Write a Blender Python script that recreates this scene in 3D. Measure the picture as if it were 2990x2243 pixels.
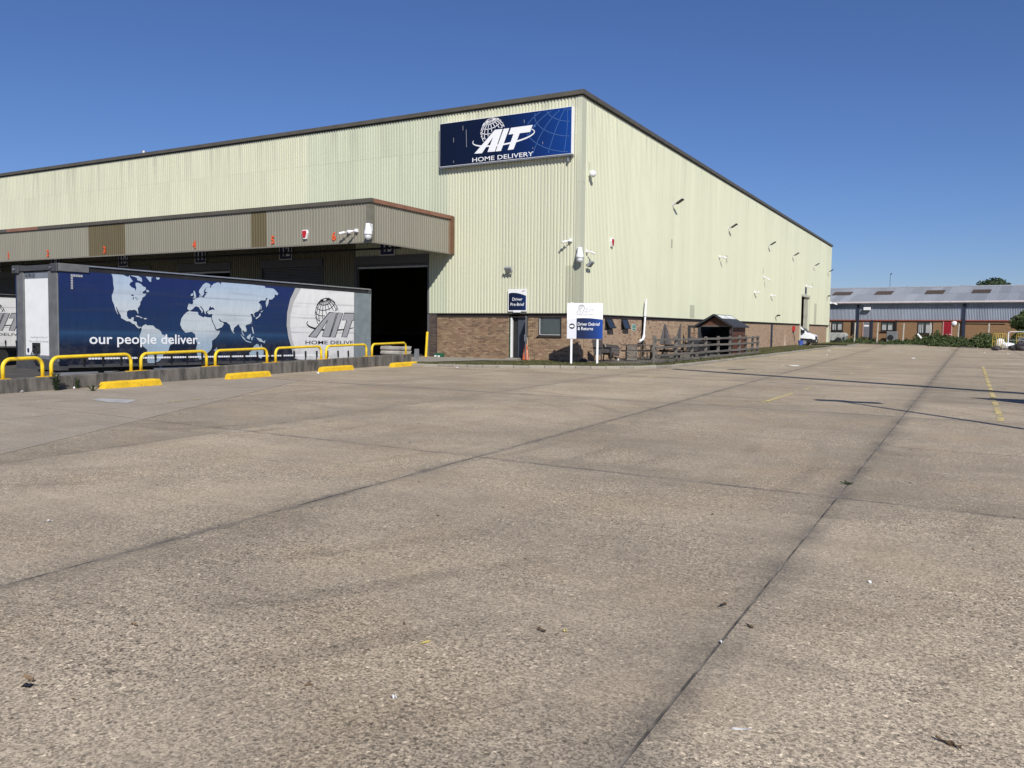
import bpy, bmesh, math, random
import numpy as np
from mathutils import Vector, Matrix, Quaternion
random.seed(7); rng = np.random.default_rng(11)
scene = bpy.context.scene
COL = scene.collection
for o in list(bpy.data.objects): bpy.data.objects.remove(o)

# ---------------------------------------------------------------- camera (solved from the two vanishing points of the warehouse)
PW, PH = 2990., 2243.
PC = np.array([PW/2, PH/2])
VL, VR = np.array([-2809., 914.]), np.array([2836., 969.])
PF = math.sqrt(-np.dot(VL-PC, VR-PC))
def _d(p):
    v = np.array([p[0]-PC[0], p[1]-PC[1], PF]); return v/np.linalg.norm(v)
_Y = _d(VR); _X = -_d(VL); _Z = np.cross(_X, _Y)
RM = np.stack([_X, _Y, _Z])
CAM = np.array([15.43825, -33.71891, 1.62])
def ray(x, y): return RM @ np.array([x-PC[0], y-PC[1], PF])
def px(x, y, axis, val):
    """photo pixel -> point on the plane axis = val (metres)"""
    r = ray(x, y); return CAM + r*((val-CAM[axis])/r[axis])
def gp(x, y, z=0.0): return px(x, y, 2, z)
def crop(ox, oy, s): return lambda x, y: (ox+x/s, oy+y/s)
cam_d = bpy.data.cameras.new('camera'); cam = bpy.data.objects.new('camera', cam_d); COL.objects.link(cam)
cam_d.sensor_width = 36.0; cam_d.lens = PF/PW*36.0; cam_d.clip_start = 0.1; cam_d.clip_end = 3000
R3 = np.stack([RM@np.array([1, 0, 0.]), RM@np.array([0, -1., 0]), RM@np.array([0, 0, -1.])], axis=1)
mw = Matrix.Identity(4)
for i in range(3):
    for j in range(3): mw[i][j] = R3[i, j]
    mw[i][3] = CAM[i]
cam.matrix_world = mw
scene.camera = cam
scene.render.resolution_x, scene.render.resolution_y = 1024, 768

# ---------------------------------------------------------------- sky, sun, exposure
SUN_DIR = Vector((-0.86, 0.97, -1.0)).normalized()      # the way the light travels
w = bpy.data.worlds.new('World'); scene.world = w; w.use_nodes = True
nt = w.node_tree; nt.nodes.clear()
sky = nt.nodes.new('ShaderNodeTexSky'); sky.sky_type = 'NISHITA'; sky.sun_disc = False
sky.sun_elevation = math.asin(-SUN_DIR.z); sky.sun_rotation = math.atan2(-SUN_DIR.x, -SUN_DIR.y)
sky.air_density = 1.15; sky.dust_density = 0.10; sky.ozone_density = 8.0; sky.altitude = 900
bg = nt.nodes.new('ShaderNodeBackground'); bg.inputs['Strength'].default_value = 0.071
out = nt.nodes.new('ShaderNodeOutputWorld')
tn = nt.nodes.new('ShaderNodeMix'); tn.data_type = 'RGBA'; tn.blend_type = 'MULTIPLY'; tn.inputs[0].default_value = 1.0; tn.inputs[7].default_value = (.97, .975, 1.2, 1)
nt.links.new(sky.outputs[0], tn.inputs[6]); nt.links.new(tn.outputs[2], bg.inputs[0]); nt.links.new(bg.outputs[0], out.inputs[0])
sun_d = bpy.data.lights.new('sun', 'SUN'); sun_d.energy = 5.0; sun_d.angle = math.radians(0.53); sun_d.color = (1.0, 0.955, 0.89)
sun = bpy.data.objects.new('sun', sun_d); COL.objects.link(sun)
sun.rotation_euler = SUN_DIR.to_track_quat('-Z', 'Y').to_euler(); sun.location = (40, -40, 40)
vs = scene.view_settings; vs.view_transform = 'Standard'; vs.look = 'None'; vs.gamma = 1.0; vs.exposure = 0.0; vs.use_curve_mapping = False

# ---------------------------------------------------------------- helpers
LOC = {}
def tag(o, label=None, cat=None, group=None, kind=None):
    if label: o['label'] = label
    if cat: o['category'] = cat
    if group: o['group'] = group
    if kind: o['kind'] = kind
    return o
def thing(name, loc, label=None, cat=None, group=None, rot=None, kind=None):
    o = bpy.data.objects.new(name, None); COL.objects.link(o)
    o.empty_display_size = 0.2
    o.location = tuple(float(c) for c in loc)
    if rot is not None: o.rotation_euler = rot
    LOC[o.name] = Vector(o.location)
    return tag(o, label, cat, group, kind)
def root_of(o):
    while o.parent: o = o.parent
    return o
class MB:
    def __init__(s): s.v = []; s.f = []; s.m = []
    def poly(s, pts, mi=0):
        b = len(s.v); s.v.extend([tuple(map(float, p)) for p in pts]); s.f.append(tuple(range(b, b+len(pts)))); s.m.append(mi); return s
    def box(s, x0, x1, y0, y1, z0, z1, mi=0):
        b = len(s.v)
        s.v.extend([(float(x), float(y), float(z)) for z in (z0, z1) for y in (y0, y1) for x in (x0, x1)])
        for f in ((0, 2, 3, 1), (4, 5, 7, 6), (0, 1, 5, 4), (2, 6, 7, 3), (0, 4, 6, 2), (1, 3, 7, 5)):
            s.f.append(tuple(b+i for i in f)); s.m.append(mi)
        return s
    def obox(s, c, ux, uy, uz, mi=0):
        """oriented box: centre and three half vectors"""
        c, ux, uy, uz = (np.array(t, float) for t in (c, ux, uy, uz)); b = len(s.v)
        for k in (-1, 1):
            for j in (-1, 1):
                for i in (-1, 1): s.v.append(tuple(c+i*ux+j*uy+k*uz))
        for f in ((0, 2, 3, 1), (4, 5, 7, 6), (0, 1, 5, 4), (2, 6, 7, 3), (0, 4, 6, 2), (1, 3, 7, 5)):
            s.f.append(tuple(b+i for i in f)); s.m.append(mi)
        return s
    def beam(s, p0, p1, w, h, mi=0, up=(0, 0, 1)):
        p0, p1 = np.array(p0, float), np.array(p1, float); d = p1-p0; L = np.linalg.norm(d); d = d/L
        u = np.array(up, float)
        if abs(np.dot(u, d)) > .95: u = np.array([1., 0, 0])
        x = np.cross(d, u); x /= np.linalg.norm(x); z = np.cross(x, d)
        return s.obox((p0+p1)/2, x*w/2, d*L/2, z*h/2, mi)
    def tube(s, path, r, n=8, mi=0, cap=True):
        P = [np.array(p, float) for p in path]; rings = []
        R = r if hasattr(r, '__len__') else [r]*len(P)
        t = P[1]-P[0]; ref = np.array([0, 0, 1.]) if abs(t[2]) < .9*np.linalg.norm(t) else np.array([1., 0, 0])
        for i, p in enumerate(P):
            a = P[max(i-1, 0)]; c = P[min(i+1, len(P)-1)]; t = (c-a)/np.linalg.norm(c-a)
            x = np.cross(t, ref); x /= np.linalg.norm(x)+1e-9; y = np.cross(x, t); ref = y
            b = len(s.v); rings.append(b)
            for k in range(n):
                q = 2*math.pi*k/n; s.v.append(tuple(p+R[i]*(x*math.cos(q)+y*math.sin(q))))
        for i in range(len(P)-1):
            for k in range(n):
                a, b = rings[i], rings[i+1]; s.f.append((a+k, a+(k+1) % n, b+(k+1) % n, b+k)); s.m.append(mi)
        if cap:
            s.f.append(tuple(rings[0]+k for k in range(n))[::-1]); s.m.append(mi)
            s.f.append(tuple(rings[-1]+k for k in range(n))); s.m.append(mi)
        return s
    def lathe(s, prof, c=(0, 0, 0), n=16, mi=0, ax=None):
        """prof: [(r, h)], turned about an axis (default z) through c"""
        ax = np.array(ax if ax is not None else (0, 0, 1.), float); ax /= np.linalg.norm(ax)
        ref = np.array([1., 0, 0]) if abs(ax[0]) < .9 else np.array([0, 1., 0])
        x = np.cross(ax, ref); x /= np.linalg.norm(x); y = np.cross(ax, x); c = np.array(c, float); b0 = len(s.v)
        for r, h in prof:
            for k in range(n):
                q = 2*math.pi*k/n; s.v.append(tuple(c+ax*h+r*(x*math.cos(q)+y*math.sin(q))))
        for i in range(len(prof)-1):
            for k in range(n):
                a, b = b0+i*n, b0+(i+1)*n; s.f.append((a+k, a+(k+1) % n, b+(k+1) % n, b+k)); s.m.append(mi)
        s.f.append(tuple(b0+k for k in range(n))[::-1]); s.m.append(mi)
        e = b0+(len(prof)-1)*n; s.f.append(tuple(e+k for k in range(n))); s.m.append(mi)
        return s
    def prism(s, pts, vec, mi=0):
        """planar polygon (3-D points) pushed along vec"""
        P = [np.array(p, float) for p in pts]; vec = np.array(vec, float); n = len(P); b = len(s.v)
        s.v.extend([tuple(p) for p in P]); s.v.extend([tuple(p+vec) for p in P])
        s.f.append(tuple(range(b, b+n))[::-1]); s.m.append(mi); s.f.append(tuple(range(b+n, b+2*n))); s.m.append(mi)
        for k in range(n):
            j = (k+1) % n; s.f.append((b+k, b+j, b+n+j, b+n+k)); s.m.append(mi)
        return s
    def mesh(s, name, mats, off=(0, 0, 0), smooth=False):
        me = bpy.data.meshes.new(name)
        off = np.array(off, float)
        me.from_pydata([tuple(np.array(p)-off) for p in s.v], [], s.f)
        for m in (mats if isinstance(mats, (list, tuple)) else [mats]): me.materials.append(m)
        if any(s.m): me.polygons.foreach_set('material_index', s.m)
        if smooth: me.polygons.foreach_set('use_smooth', [True]*len(me.polygons))
        me.update(); return me
def fixn(me):
    bm = bmesh.new(); bm.from_mesh(me); bmesh.ops.recalc_face_normals(bm, faces=bm.faces); bm.to_mesh(me); bm.free(); return me
def bevel(me, w, seg=1):
    bm = bmesh.new(); bm.from_mesh(me); bmesh.ops.recalc_face_normals(bm, faces=bm.faces)
    bmesh.ops.bevel(bm, geom=[e for e in bm.edges if len(e.link_faces) == 2 and e.calc_face_angle(0) > .5], offset=w, segments=seg, affect='EDGES', profile=.5)
    bm.to_mesh(me); bm.free(); return me
def O(name, mb, mats, parent=None, local=False, smooth=False, bev=0, seg=1, norm=True):
    """link one mesh object; mb in world metres unless local (= in the frame of its thing)"""
    if parent is not None:
        off = (0, 0, 0) if local else tuple(LOC[root_of(parent).name])
    else:
        P = np.array(mb.v); off = ((P[:, 0].min()+P[:, 0].max())/2, (P[:, 1].min()+P[:, 1].max())/2, P[:, 2].min())
    me = mb.mesh(name, mats, off, smooth)
    if bev: bevel(me, bev, seg)
    elif norm: fixn(me)
    o = bpy.data.objects.new(name, me); COL.objects.link(o)
    if parent is not None: o.parent = parent
    else: o.location = off; LOC[o.name] = Vector(off)
    return o
def copy_tree(o, parent=None):
    c = o.copy(); COL.objects.link(c); c.parent = parent
    LOC[c.name] = Vector(c.location)
    for ch in list(o.children): copy_tree(ch, c)
    return c

# flat print: shapes drawn in a 2-D frame that lies on a surface
class Frame:
    def __init__(s, o, u, v):
        s.o, s.u, s.v = np.array(o, float), np.array(u, float), np.array(v, float); s.n = np.cross(s.u, s.v)
    def at(s, a, b, h=0.0): return s.o+s.u*a+s.v*b+s.n*h
    def uv(s, x, y):
        """photo pixel -> frame coordinates"""
        r = ray(x, y); t = np.dot(s.o-CAM, s.n)/np.dot(r, s.n); q = CAM+r*t-s.o; return float(np.dot(q, s.u)), float(np.dot(q, s.v))
def tri_fill(mb, fr, pts, h=0.0, mi=0):
    from mathutils.geometry import tessellate_polygon
    T = tessellate_polygon([[Vector((a, b, 0)) for a, b in pts]]); b0 = len(mb.v)
    for a, b in pts: mb.v.append(tuple(fr.at(a, b, h)))
    for t in T: mb.f.append(tuple(b0+i for i in t)); mb.m.append(mi)
def ribbon(mb, fr, pts, wd, h=0.0, mi=0, inside=None):
    P = [np.array(p, float) for p in pts]; n = len(P)
    W = wd if hasattr(wd, '__len__') else [wd]*n
    L = []
    for i, p in enumerate(P):
        t = P[min(i+1, n-1)]-P[max(i-1, 0)]; t = t/(np.linalg.norm(t)+1e-9); q = np.array([-t[1], t[0]])*W[i]/2; L.append((p-q, p+q))
    for i in range(n-1):
        if inside and not (inside(*P[i]) and inside(*P[i+1])): continue
        mb.poly([fr.at(*L[i][0], h), fr.at(*L[i+1][0], h), fr.at(*L[i+1][1], h), fr.at(*L[i][1], h)], mi)
def text_mb(mb, fr, s, x, y, size, h=0.0, mi=0, align='LEFT', xs=1.0, bold=0.0, width=None):
    cu = bpy.data.curves.new('t', 'FONT'); cu.body = s; cu.size = size; cu.align_x = align; cu.offset = bold; cu.resolution_u = 3
    ob = bpy.data.objects.new('t', cu); COL.objects.link(ob)
    dg = bpy.context.evaluated_depsgraph_get(); me = bpy.data.meshes.new_from_object(ob.evaluated_get(dg))
    V = [(v.co.x, v.co.y) for v in me.vertices]; F = [tuple(p.vertices) for p in me.polygons]
    bpy.data.objects.remove(ob); bpy.data.curves.remove(cu); bpy.data.meshes.remove(me)
    if width:
        x0 = min(a for a, b in V); x1 = max(a for a, b in V); xs = width/(x1-x0)
        if align == 'LEFT': V = [(a-x0, b) for a, b in V]
    b0 = len(mb.v)
    for a, b in V: mb.v.append(tuple(fr.at(x+a*xs, y+b, h)))
    for f in F: mb.f.append(tuple(b0+i for i in f)); mb.m.append(mi)

# ---------------------------------------------------------------- materials
def N(nt, t, **k):
    n = nt.nodes.new(t)
    for a, v in k.items(): setattr(n, a, v)
    return n
def L_(nt, a, b): nt.links.new(a, b)
def sp(nt, scale=(1, 1, 1)):
    g = N(nt, 'ShaderNodeNewGeometry'); m = N(nt, 'ShaderNodeMapping'); m.inputs['Scale'].default_value = scale
    L_(nt, g.outputs['Position'], m.inputs['Vector']); return m.outputs[0]
def noise(nt, vec, scale, det=3, rough=.55):
    n = N(nt, 'ShaderNodeTexNoise'); n.inputs['Scale'].default_value = scale; n.inputs['Detail'].default_value = det; n.inputs['Roughness'].default_value = rough
    if vec is not None: L_(nt, vec, n.inputs['Vector'])
    return n.outputs['Fac']
def ramp(nt, fac, stops):
    r = N(nt, 'ShaderNodeValToRGB'); e = r.color_ramp.elements
    while len(e) < len(stops): e.new(.5)
    for k, (p, c) in enumerate(stops): e[k].position = p; e[k].color = (*c, 1) if len(c) == 3 else c
    L_(nt, fac, r.inputs[0]); return r.outputs[0]
def fr_(nt, fac, a, b, lo=0., hi=1.):
    n = N(nt, 'ShaderNodeMapRange'); n.inputs[1].default_value = a; n.inputs[2].default_value = b; n.inputs[3].default_value = lo; n.inputs[4].default_value = hi
    L_(nt, fac, n.inputs[0]); return n.outputs[0]
def mixc(nt, fac, a, b, mode='MIX'):
    n = N(nt, 'ShaderNodeMix', data_type='RGBA', blend_type=mode)
    if isinstance(fac, (int, float)): n.inputs[0].default_value = fac
    else: L_(nt, fac, n.inputs[0])
    for k, q in ((6, a), (7, b)):
        if isinstance(q, (tuple, list)): n.inputs[k].default_value = (*q, 1)
        else: L_(nt, q, n.inputs[k])
    return n.outputs[2]
def math_(nt, op, a, b=None, c=None):
    n = N(nt, 'ShaderNodeMath', operation=op)
    for k, q in enumerate((a, b, c)):
        if q is None: continue
        if isinstance(q, (int, float)): n.inputs[k].default_value = q
        else: L_(nt, q, n.inputs[k])
    return n.outputs[0]
def newmat(name, rough=.6, metal=0., spec=.5):
    m = bpy.data.materials.new(name); m.use_nodes = True; nt = m.node_tree; b = nt.nodes['Principled BSDF']
    b.inputs['Roughness'].default_value = rough; b.inputs['Metallic'].default_value = metal; b.inputs['Specular IOR Level'].default_value = spec
    return m, nt, b
def bump(nt, b, hgt, strength=.3, dist=.01):
    n = N(nt, 'ShaderNodeBump'); n.inputs['Strength'].default_value = strength; n.inputs['Distance'].default_value = dist
    L_(nt, hgt, n.inputs['Height']); L_(nt, n.outputs[0], b.inputs['Normal'])
MC = {}
def M(name, col, rough=.6, metal=0., var=.12, vs=3., spec=.4, bmp=0., bs=60., objr=0., sc=(1, 1, 1), dirt=None):
    """plain painted / metal / plastic surface with uneven colour, wear and fine relief"""
    if name in MC: return MC[name]
    m, nt, b = newmat(name, rough, metal, spec)
    v = sp(nt, sc); f = noise(nt, v, vs, 4)
    c = mixc(nt, fr_(nt, f, .3, .7), tuple(max(0, x*(1-var)) for x in col), tuple(min(1, x*(1+var)) for x in col))
    if objr:
        oi = N(nt, 'ShaderNodeObjectInfo'); k = fr_(nt, oi.outputs['Random'], 0, 1, 1-objr, 1+objr)
        c = mixc(nt, 1.0, c, N_gray(nt, k), 'MULTIPLY')
    if dirt:
        dc, lo, hi, s = dirt
        c = mixc(nt, fr_(nt, noise(nt, v, s, 5, .65), lo, hi), c, dc)
    L_(nt, c, b.inputs['Base Color'])
    L_(nt, fr_(nt, noise(nt, v, vs*3, 3), .2, .8, max(.02, rough-.1), min(1, rough+.12)), b.inputs['Roughness'])
    if bmp: bump(nt, b, noise(nt, v, bs, 3), bmp, .004)
    MC[name] = m; return m
def N_gray(nt, k):
    n = N(nt, 'ShaderNodeCombineColor')
    for i in range(3): L_(nt, k, n.inputs[i])
    return n.outputs[0]
# joint lines of the yard: columns x = x0 + k*(y+28), rows y = y0 + m*(x-14.4)
COLS = [(31.5, 0), (27.2, 0), (22.9, 0), (18.6, 0), (14.37, 0), (10.2, -.032), (5.75, -.05), (1.5, -.06), (-2.9, -.06), (-7.4, -.06)]
ROWM = -.055
ROWS = [-46.2, -42, -37.8, -33.6, -25.35] + [-25.35+4.25*i for i in range(1, 25)]
def slab_material(name, base, agg=1.0, patch=.19, joints=True):
    """worn exposed-aggregate concrete: stones, dark pits, dusty worn areas, tyre marks, spills, dirty joints"""
    m, nt, b = newmat(name, .88, 0, .2)
    v = sp(nt); oi = N(nt, 'ShaderNodeObjectInfo'); xyz = N(nt, 'ShaderNodeSeparateXYZ'); L_(nt, v, xyz.inputs[0])
    T = lambda k: tuple(x*k for x in base)
    big = noise(nt, v, .42, 5, .62); mid = noise(nt, v, 1.9, 5, .65)
    c = mixc(nt, fr_(nt, big, .32, .68), T(1-patch), T(1+patch))
    c = mixc(nt, fr_(nt, mid, .48, .78, 0, .5), c, T(.80))
    c = mixc(nt, fr_(nt, noise(nt, v, .7, 3), .5, .72, 0, .4), c, (base[0]*1.1, base[1]*1.0, base[2]*.88))
    # tyre arcs and drag marks
    wv = N(nt, 'ShaderNodeTexWave', wave_type='RINGS', rings_direction='SPHERICAL'); mp = N(nt, 'ShaderNodeMapping'); mp.inputs['Location'].default_value = (-3.0, 24.0, 0); L_(nt, v, mp.inputs[0]); L_(nt, mp.outputs[0], wv.inputs[0])
    wv.inputs['Scale'].default_value = .36; wv.inputs['Distortion'].default_value = 1.6; wv.inputs['Detail'].default_value = 2; wv.inputs['Detail Scale'].default_value = .5
    arc = math_(nt, 'MULTIPLY', fr_(nt, wv.outputs['Fac'], .80, .97), fr_(nt, noise(nt, v, .35, 3), .5, .68))
    c = mixc(nt, math_(nt, 'MULTIPLY', arc, .45), c, T(.55))
    ty = noise(nt, sp(nt, (.9, .10, 1)), 1.3, 4, .6); c = mixc(nt, fr_(nt, ty, .56, .76, 0, .34), c, T(.66))
    ty2 = noise(nt, sp(nt, (.14, 1.1, 1)), 1.2, 4, .6); c = mixc(nt, fr_(nt, ty2, .54, .70, 0, .42), c, T(.70))
    spl = noise(nt, v, 1.3, 6, .72); c = mixc(nt, fr_(nt, spl, .66, .72, 0, .5), c, T(.52))
    dust = noise(nt, sp(nt, (.5, 1.6, 1)), .8, 5, .66); c = mixc(nt, fr_(nt, dust, .54, .72, 0, .6), c, T(1.26))
    # stones and pits
    vo = N(nt, 'ShaderNodeTexVoronoi'); vo.inputs['Scale'].default_value = 96; L_(nt, v, vo.inputs['Vector'])
    se = N(nt, 'ShaderNodeSeparateColor'); L_(nt, vo.outputs['Color'], se.inputs[0])
    vo2 = N(nt, 'ShaderNodeTexVoronoi'); vo2.inputs['Scale'].default_value = 62; L_(nt, v, vo2.inputs['Vector'])
    se2 = N(nt, 'ShaderNodeSeparateColor'); L_(nt, vo2.outputs['Color'], se2.inputs[0])
    n1 = noise(nt, v, 80, 3, .75); n2 = noise(nt, v, 62, 4, .72)
    amt = fr_(nt, noise(nt, v, .6, 4), .34, .64, .45, 1.0)
    st = math_(nt, 'ADD', math_(nt, 'MULTIPLY', se.outputs[0], .6), math_(nt, 'MULTIPLY', n1, .4))
    k = fr_(nt, st, .22, .78, 1-.56*agg, 1+.54*agg)
    pits = fr_(nt, n2, .33, .42, 1-.80*agg, 1.0); k = math_(nt, 'MULTIPLY', k, pits)
    odd = fr_(nt, se2.outputs[1], .955, .975, 1.0, 1+.65*agg); odd2 = fr_(nt, se2.outputs[2], .96, .975, 1.0, 1-.6*agg)
    k = math_(nt, 'MULTIPLY', math_(nt, 'MULTIPLY', k, odd), odd2)
    k = math_(nt, 'ADD', math_(nt, 'MULTIPLY', math_(nt, 'SUBTRACT', k, 1.0), amt), 1.0)
    broom = noise(nt, sp(nt, (.8, 30, 1)), 1.0, 3, .7)
    k = math_(nt, 'MULTIPLY', k, fr_(nt, broom, .3, .7, .90, 1.09))
    k = math_(nt, 'MULTIPLY', k, fr_(nt, oi.outputs['Random'], 0, 1, .86, 1.06))
    c = mixc(nt, 1.0, c, N_gray(nt, k), 'MULTIPLY')
    if joints:
        wob = math_(nt, 'MULTIPLY', math_(nt, 'SUBTRACT', noise(nt, v, 4, 5, .75), .5), .22)
        X, Y = xyz.outputs[0], xyz.outputs[1]; stain = None
        L = []
        for (x0, kk), wd, am in ((COLS[4], .19, .62), (COLS[5], .11, .62), (COLS[6], .09, .5), (COLS[7], .06, .4), (COLS[3], .08, .5)):
            L.append((math_(nt, 'SUBTRACT', X, math_(nt, 'ADD', math_(nt, 'MULTIPLY', math_(nt, 'ADD', Y, 28.), kk), x0)), wd, am))
        for y0, wd, am in ((-25.3, .045, .95), (-16.65, .10, .55), (-8.05, .14, .5), (.55, .2, .5), (-21.1, .05, .25), (-12.6, .07, .3), (9.1, .3, .45), (26, .5, .4), (43, .6, .4)):
            L.append((math_(nt, 'SUBTRACT', Y, math_(nt, 'ADD', math_(nt, 'MULTIPLY', math_(nt, 'SUBTRACT', X, 14.4), ROWM), y0)), wd, am))
        brk = fr_(nt, noise(nt, v, 1.1, 5, .7), .36, .62, .1, 1)
        for d0, wd, am in L:
            d = math_(nt, 'ABSOLUTE', math_(nt, 'ADD', d0, wob)); s = math_(nt, 'MULTIPLY', fr_(nt, d, .0, wd, am, 0), brk)
            stain = s if stain is None else math_(nt, 'MAXIMUM', stain, s)
        wide = None
        for d0, wd, am in L[:3]+L[5:9]:
            d = math_(nt, 'ABSOLUTE', math_(nt, 'ADD', d0, math_(nt, 'MULTIPLY', math_(nt, 'SUBTRACT', big, .5), 1.6))); s = fr_(nt, d, .05, .75, .34, 0); wide = s if wide is None else math_(nt, 'MAXIMUM', wide, s)
        c = mixc(nt, math_(nt, 'MULTIPLY', wide, fr_(nt, mid, .35, .6, .25, 1)), c, T(.5))
        c = mixc(nt, stain, c, (.085, .08, .08))
    L_(nt, c, b.inputs['Base Color'])
    bump(nt, b, math_(nt, 'ADD', math_(nt, 'MULTIPLY', st, .6), math_(nt, 'MULTIPLY', pits, .8)), .55*agg+.05, .008)
    return m
CONC = (.402, .334, .243)
m_slab = slab_material('yard_concrete', CONC)
m_slab_smooth = slab_material('smooth_concrete', (.375, .32, .25), agg=.45, patch=.1, joints=False)
m_ground = slab_material('ground_concrete', (.36, .30, .23), agg=.5, joints=False)
m_joint = M('joint_filler', (.17, .15, .13), .95, var=.5, vs=5, dirt=((.05, .048, .045), .45, .62, 2))

def clad_material(name, col, streak=.1, rough=.42, dirtcol=(.30, .31, .24), objr=.035):
    m, nt, b = newmat(name, rough, 0, .45)
    oi = N(nt, 'ShaderNodeObjectInfo'); v = sp(nt)
    xyz = N(nt, 'ShaderNodeSeparateXYZ'); L_(nt, v, xyz.inputs[0])
    s1 = noise(nt, sp(nt, (5, 5, .16)), 1.0, 4, .6); s2 = noise(nt, sp(nt, (22, 22, .5)), 1.0, 3, .6); f = noise(nt, v, .35, 4)
    c = mixc(nt, fr_(nt, s1, .3, .7), tuple(x*(1-streak) for x in col), tuple(min(1, x*(1+streak*.5)) for x in col))
    c = mixc(nt, fr_(nt, s2, .56, .8, 0, .3), c, dirtcol)
    c = mixc(nt, fr_(nt, f, .5, .75, 0, .16), c, (col[0]*.82, col[1]*.86, col[2]*.78))
    sc = noise(nt, sp(nt, (9, 9, 2.2)), 1.0, 5, .75); c = mixc(nt, fr_(nt, sc, .735, .76, 0, .6), c, dirtcol)
    run = noise(nt, sp(nt, (3.2, 3.2, .12)), 1.0, 4, .7); c = mixc(nt, math_(nt, 'MULTIPLY', fr_(nt, run, .5, .72, 0, .55), fr_(nt, xyz.outputs[2], 8.6, 11.6)), c, dirtcol)
    k = fr_(nt, oi.outputs['Random'], 0, 1, 1-objr, 1+objr); c = mixc(nt, 1.0, c, N_gray(nt, k), 'MULTIPLY')
    L_(nt, c, b.inputs['Base Color']); L_(nt, fr_(nt, s2, .3, .7, rough-.06, rough+.15), b.inputs['Roughness'])
    return m
m_clad = clad_material('cream_cladding', (.625, .64, .465), streak=.03)
m_clad_l = clad_material('rib_shaded_cream_cladding', (.585, .59, .445), streak=.05)  # cream darkened to stand in for rib shading on the front wall
m_clad_g = clad_material('greenish_cladding', (.53, .56, .425), streak=.05)
m_clad_shade = clad_material('canopy_shade_cladding', (.17, .16, .10), streak=.12, dirtcol=(.08, .075, .05))  # bay wall colour darkened to paint in the deep shade under the canopy
m_clad_p = clad_material('patched_cladding', (.44, .45, .33), dirtcol=(.2, .21, .16))
m_can = clad_material('grey_brown_cladding', (.235, .222, .172), streak=.08, rough=.5, dirtcol=(.13, .115, .085))
m_can_d = clad_material('dark_brown_cladding', (.115, .092, .045), streak=.12, rough=.5, dirtcol=(.06, .045, .025))
m_far = clad_material('blue_grey_cladding', (.37, .41, .475), streak=.12, rough=.38, dirtcol=(.20, .23, .30), objr=.08)
m_farroof = clad_material('grey_roof_sheet', (.28, .30, .335), streak=.18, rough=.55, dirtcol=(.2, .2, .2), objr=.14)
m_rooflight = M('dirty_rooflight', (.075, .056, .042), .7, var=.35, vs=3)
m_fascia = M('grey_brown_trim', (.095, .086, .068), .5, var=.14, vs=2, sc=(1, 1, 3))
m_rust = M('red_brown_trim', (.235, .115, .075), .55, var=.15, vs=1.5)
m_band = M('dark_brown_board', (.035, .026, .022), .7, var=.25)
m_mortar = M('mortar', (.42, .34, .25), .95, var=.15, vs=6, bmp=.3)
m_mortar_l = M('pale_mortar', (.40, .37, .32), .95, var=.12, vs=6)
def bricks(tag_, cols):
    return [M('%s_brick_%s' % (tag_, 'abcdefgh'[i]), c, .88, var=.2, vs=14, bmp=.35, bs=90, objr=.08, dirt=((c[0]*.6, c[1]*.6, c[2]*.6), .6, .8, 1.2)) for i, c in enumerate(cols)]
BR_F = bricks('brown', [(.255, .172, .106), (.22, .148, .092), (.29, .20, .122), (.165, .105, .068), (.25, .155, .098), (.33, .235, .15)])
BR_P = bricks('dark', [(.085, .06, .05), (.07, .05, .043), (.10, .07, .055), (.06, .045, .04)])
BR_S = bricks('tan', [(.44, .315, .205), (.47, .335, .22), (.40, .28, .18), (.27, .175, .12), (.43, .295, .19), (.50, .37, .25)])
m_white = M('white_paint', (.80, .80, .79), .4, var=.04)
m_white_pl = M('white_plastic', (.78, .79, .80), .35, var=.05, vs=6)
m_grey_st = M('grey_painted_steel', (.20, .205, .21), .5, var=.15, vs=6)
m_galv = M('galvanised_steel', (.42, .44, .46), .42, metal=.7, var=.15, vs=5)
m_alu = M('aluminium', (.62, .63, .64), .32, metal=.85, var=.1)
m_black = M('black_plastic', (.018, .018, .02), .5, var=.3)
m_rubber = M('tyre_rubber', (.022, .022, .022), .85, var=.3, vs=8)
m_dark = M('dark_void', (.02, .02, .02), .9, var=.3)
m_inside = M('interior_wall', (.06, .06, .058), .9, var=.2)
m_shut = M('grey_shutter', (.10, .105, .112), .5, var=.1, vs=5)
m_navy = M('navy_paint', (.012, .022, .075), .45, var=.12)
m_navy_door = M('navy_door', (.018, .026, .05), .5, var=.15)
m_yellow = M('yellow_paint', (.82, .57, .025), .45, var=.10, vs=5, objr=.06, bmp=.15, dirt=((.32, .19, .05), .60, .72, 6))
m_yellow_w = M('worn_yellow_paint', (.76, .48, .02), .6, var=.14, vs=5, bmp=.4, dirt=((.30, .20, .08), .58, .72, 6))
m_line = M('faded_yellow_line', (.70, .55, .17), .85, var=.2, vs=6, dirt=((.36, .30, .22), .46, .56, 14))
m_conc_wall = M('stained_concrete', (.165, .15, .128), .92, var=.38, vs=3.5, bmp=.8, bs=30, sc=(1, 1, .22), dirt=((.05, .046, .042), .44, .68, 5))
m_kerb = M('kerb_concrete', (.27, .245, .20), .92, var=.2, vs=7, bmp=.5, bs=60, objr=.14, dirt=((.12, .12, .085), .54, .78, 7))
m_soil = M('dry_soil', (.13, .105, .075), .95, var=.35, vs=5, bmp=.8, bs=30)
m_verge = M('verge_turf', (.105, .098, .052), .95, var=.4, vs=4, bmp=.8, bs=30, dirt=((.16, .13, .085), .5, .72, 2.2))
m_patio = M('patio_asphalt', (.125, .115, .10), .92, var=.2, vs=4, bmp=.5, bs=70)
m_path = M('apron_concrete', (.27, .25, .215), .9, var=.14, vs=3, bmp=.4, bs=60)
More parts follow.
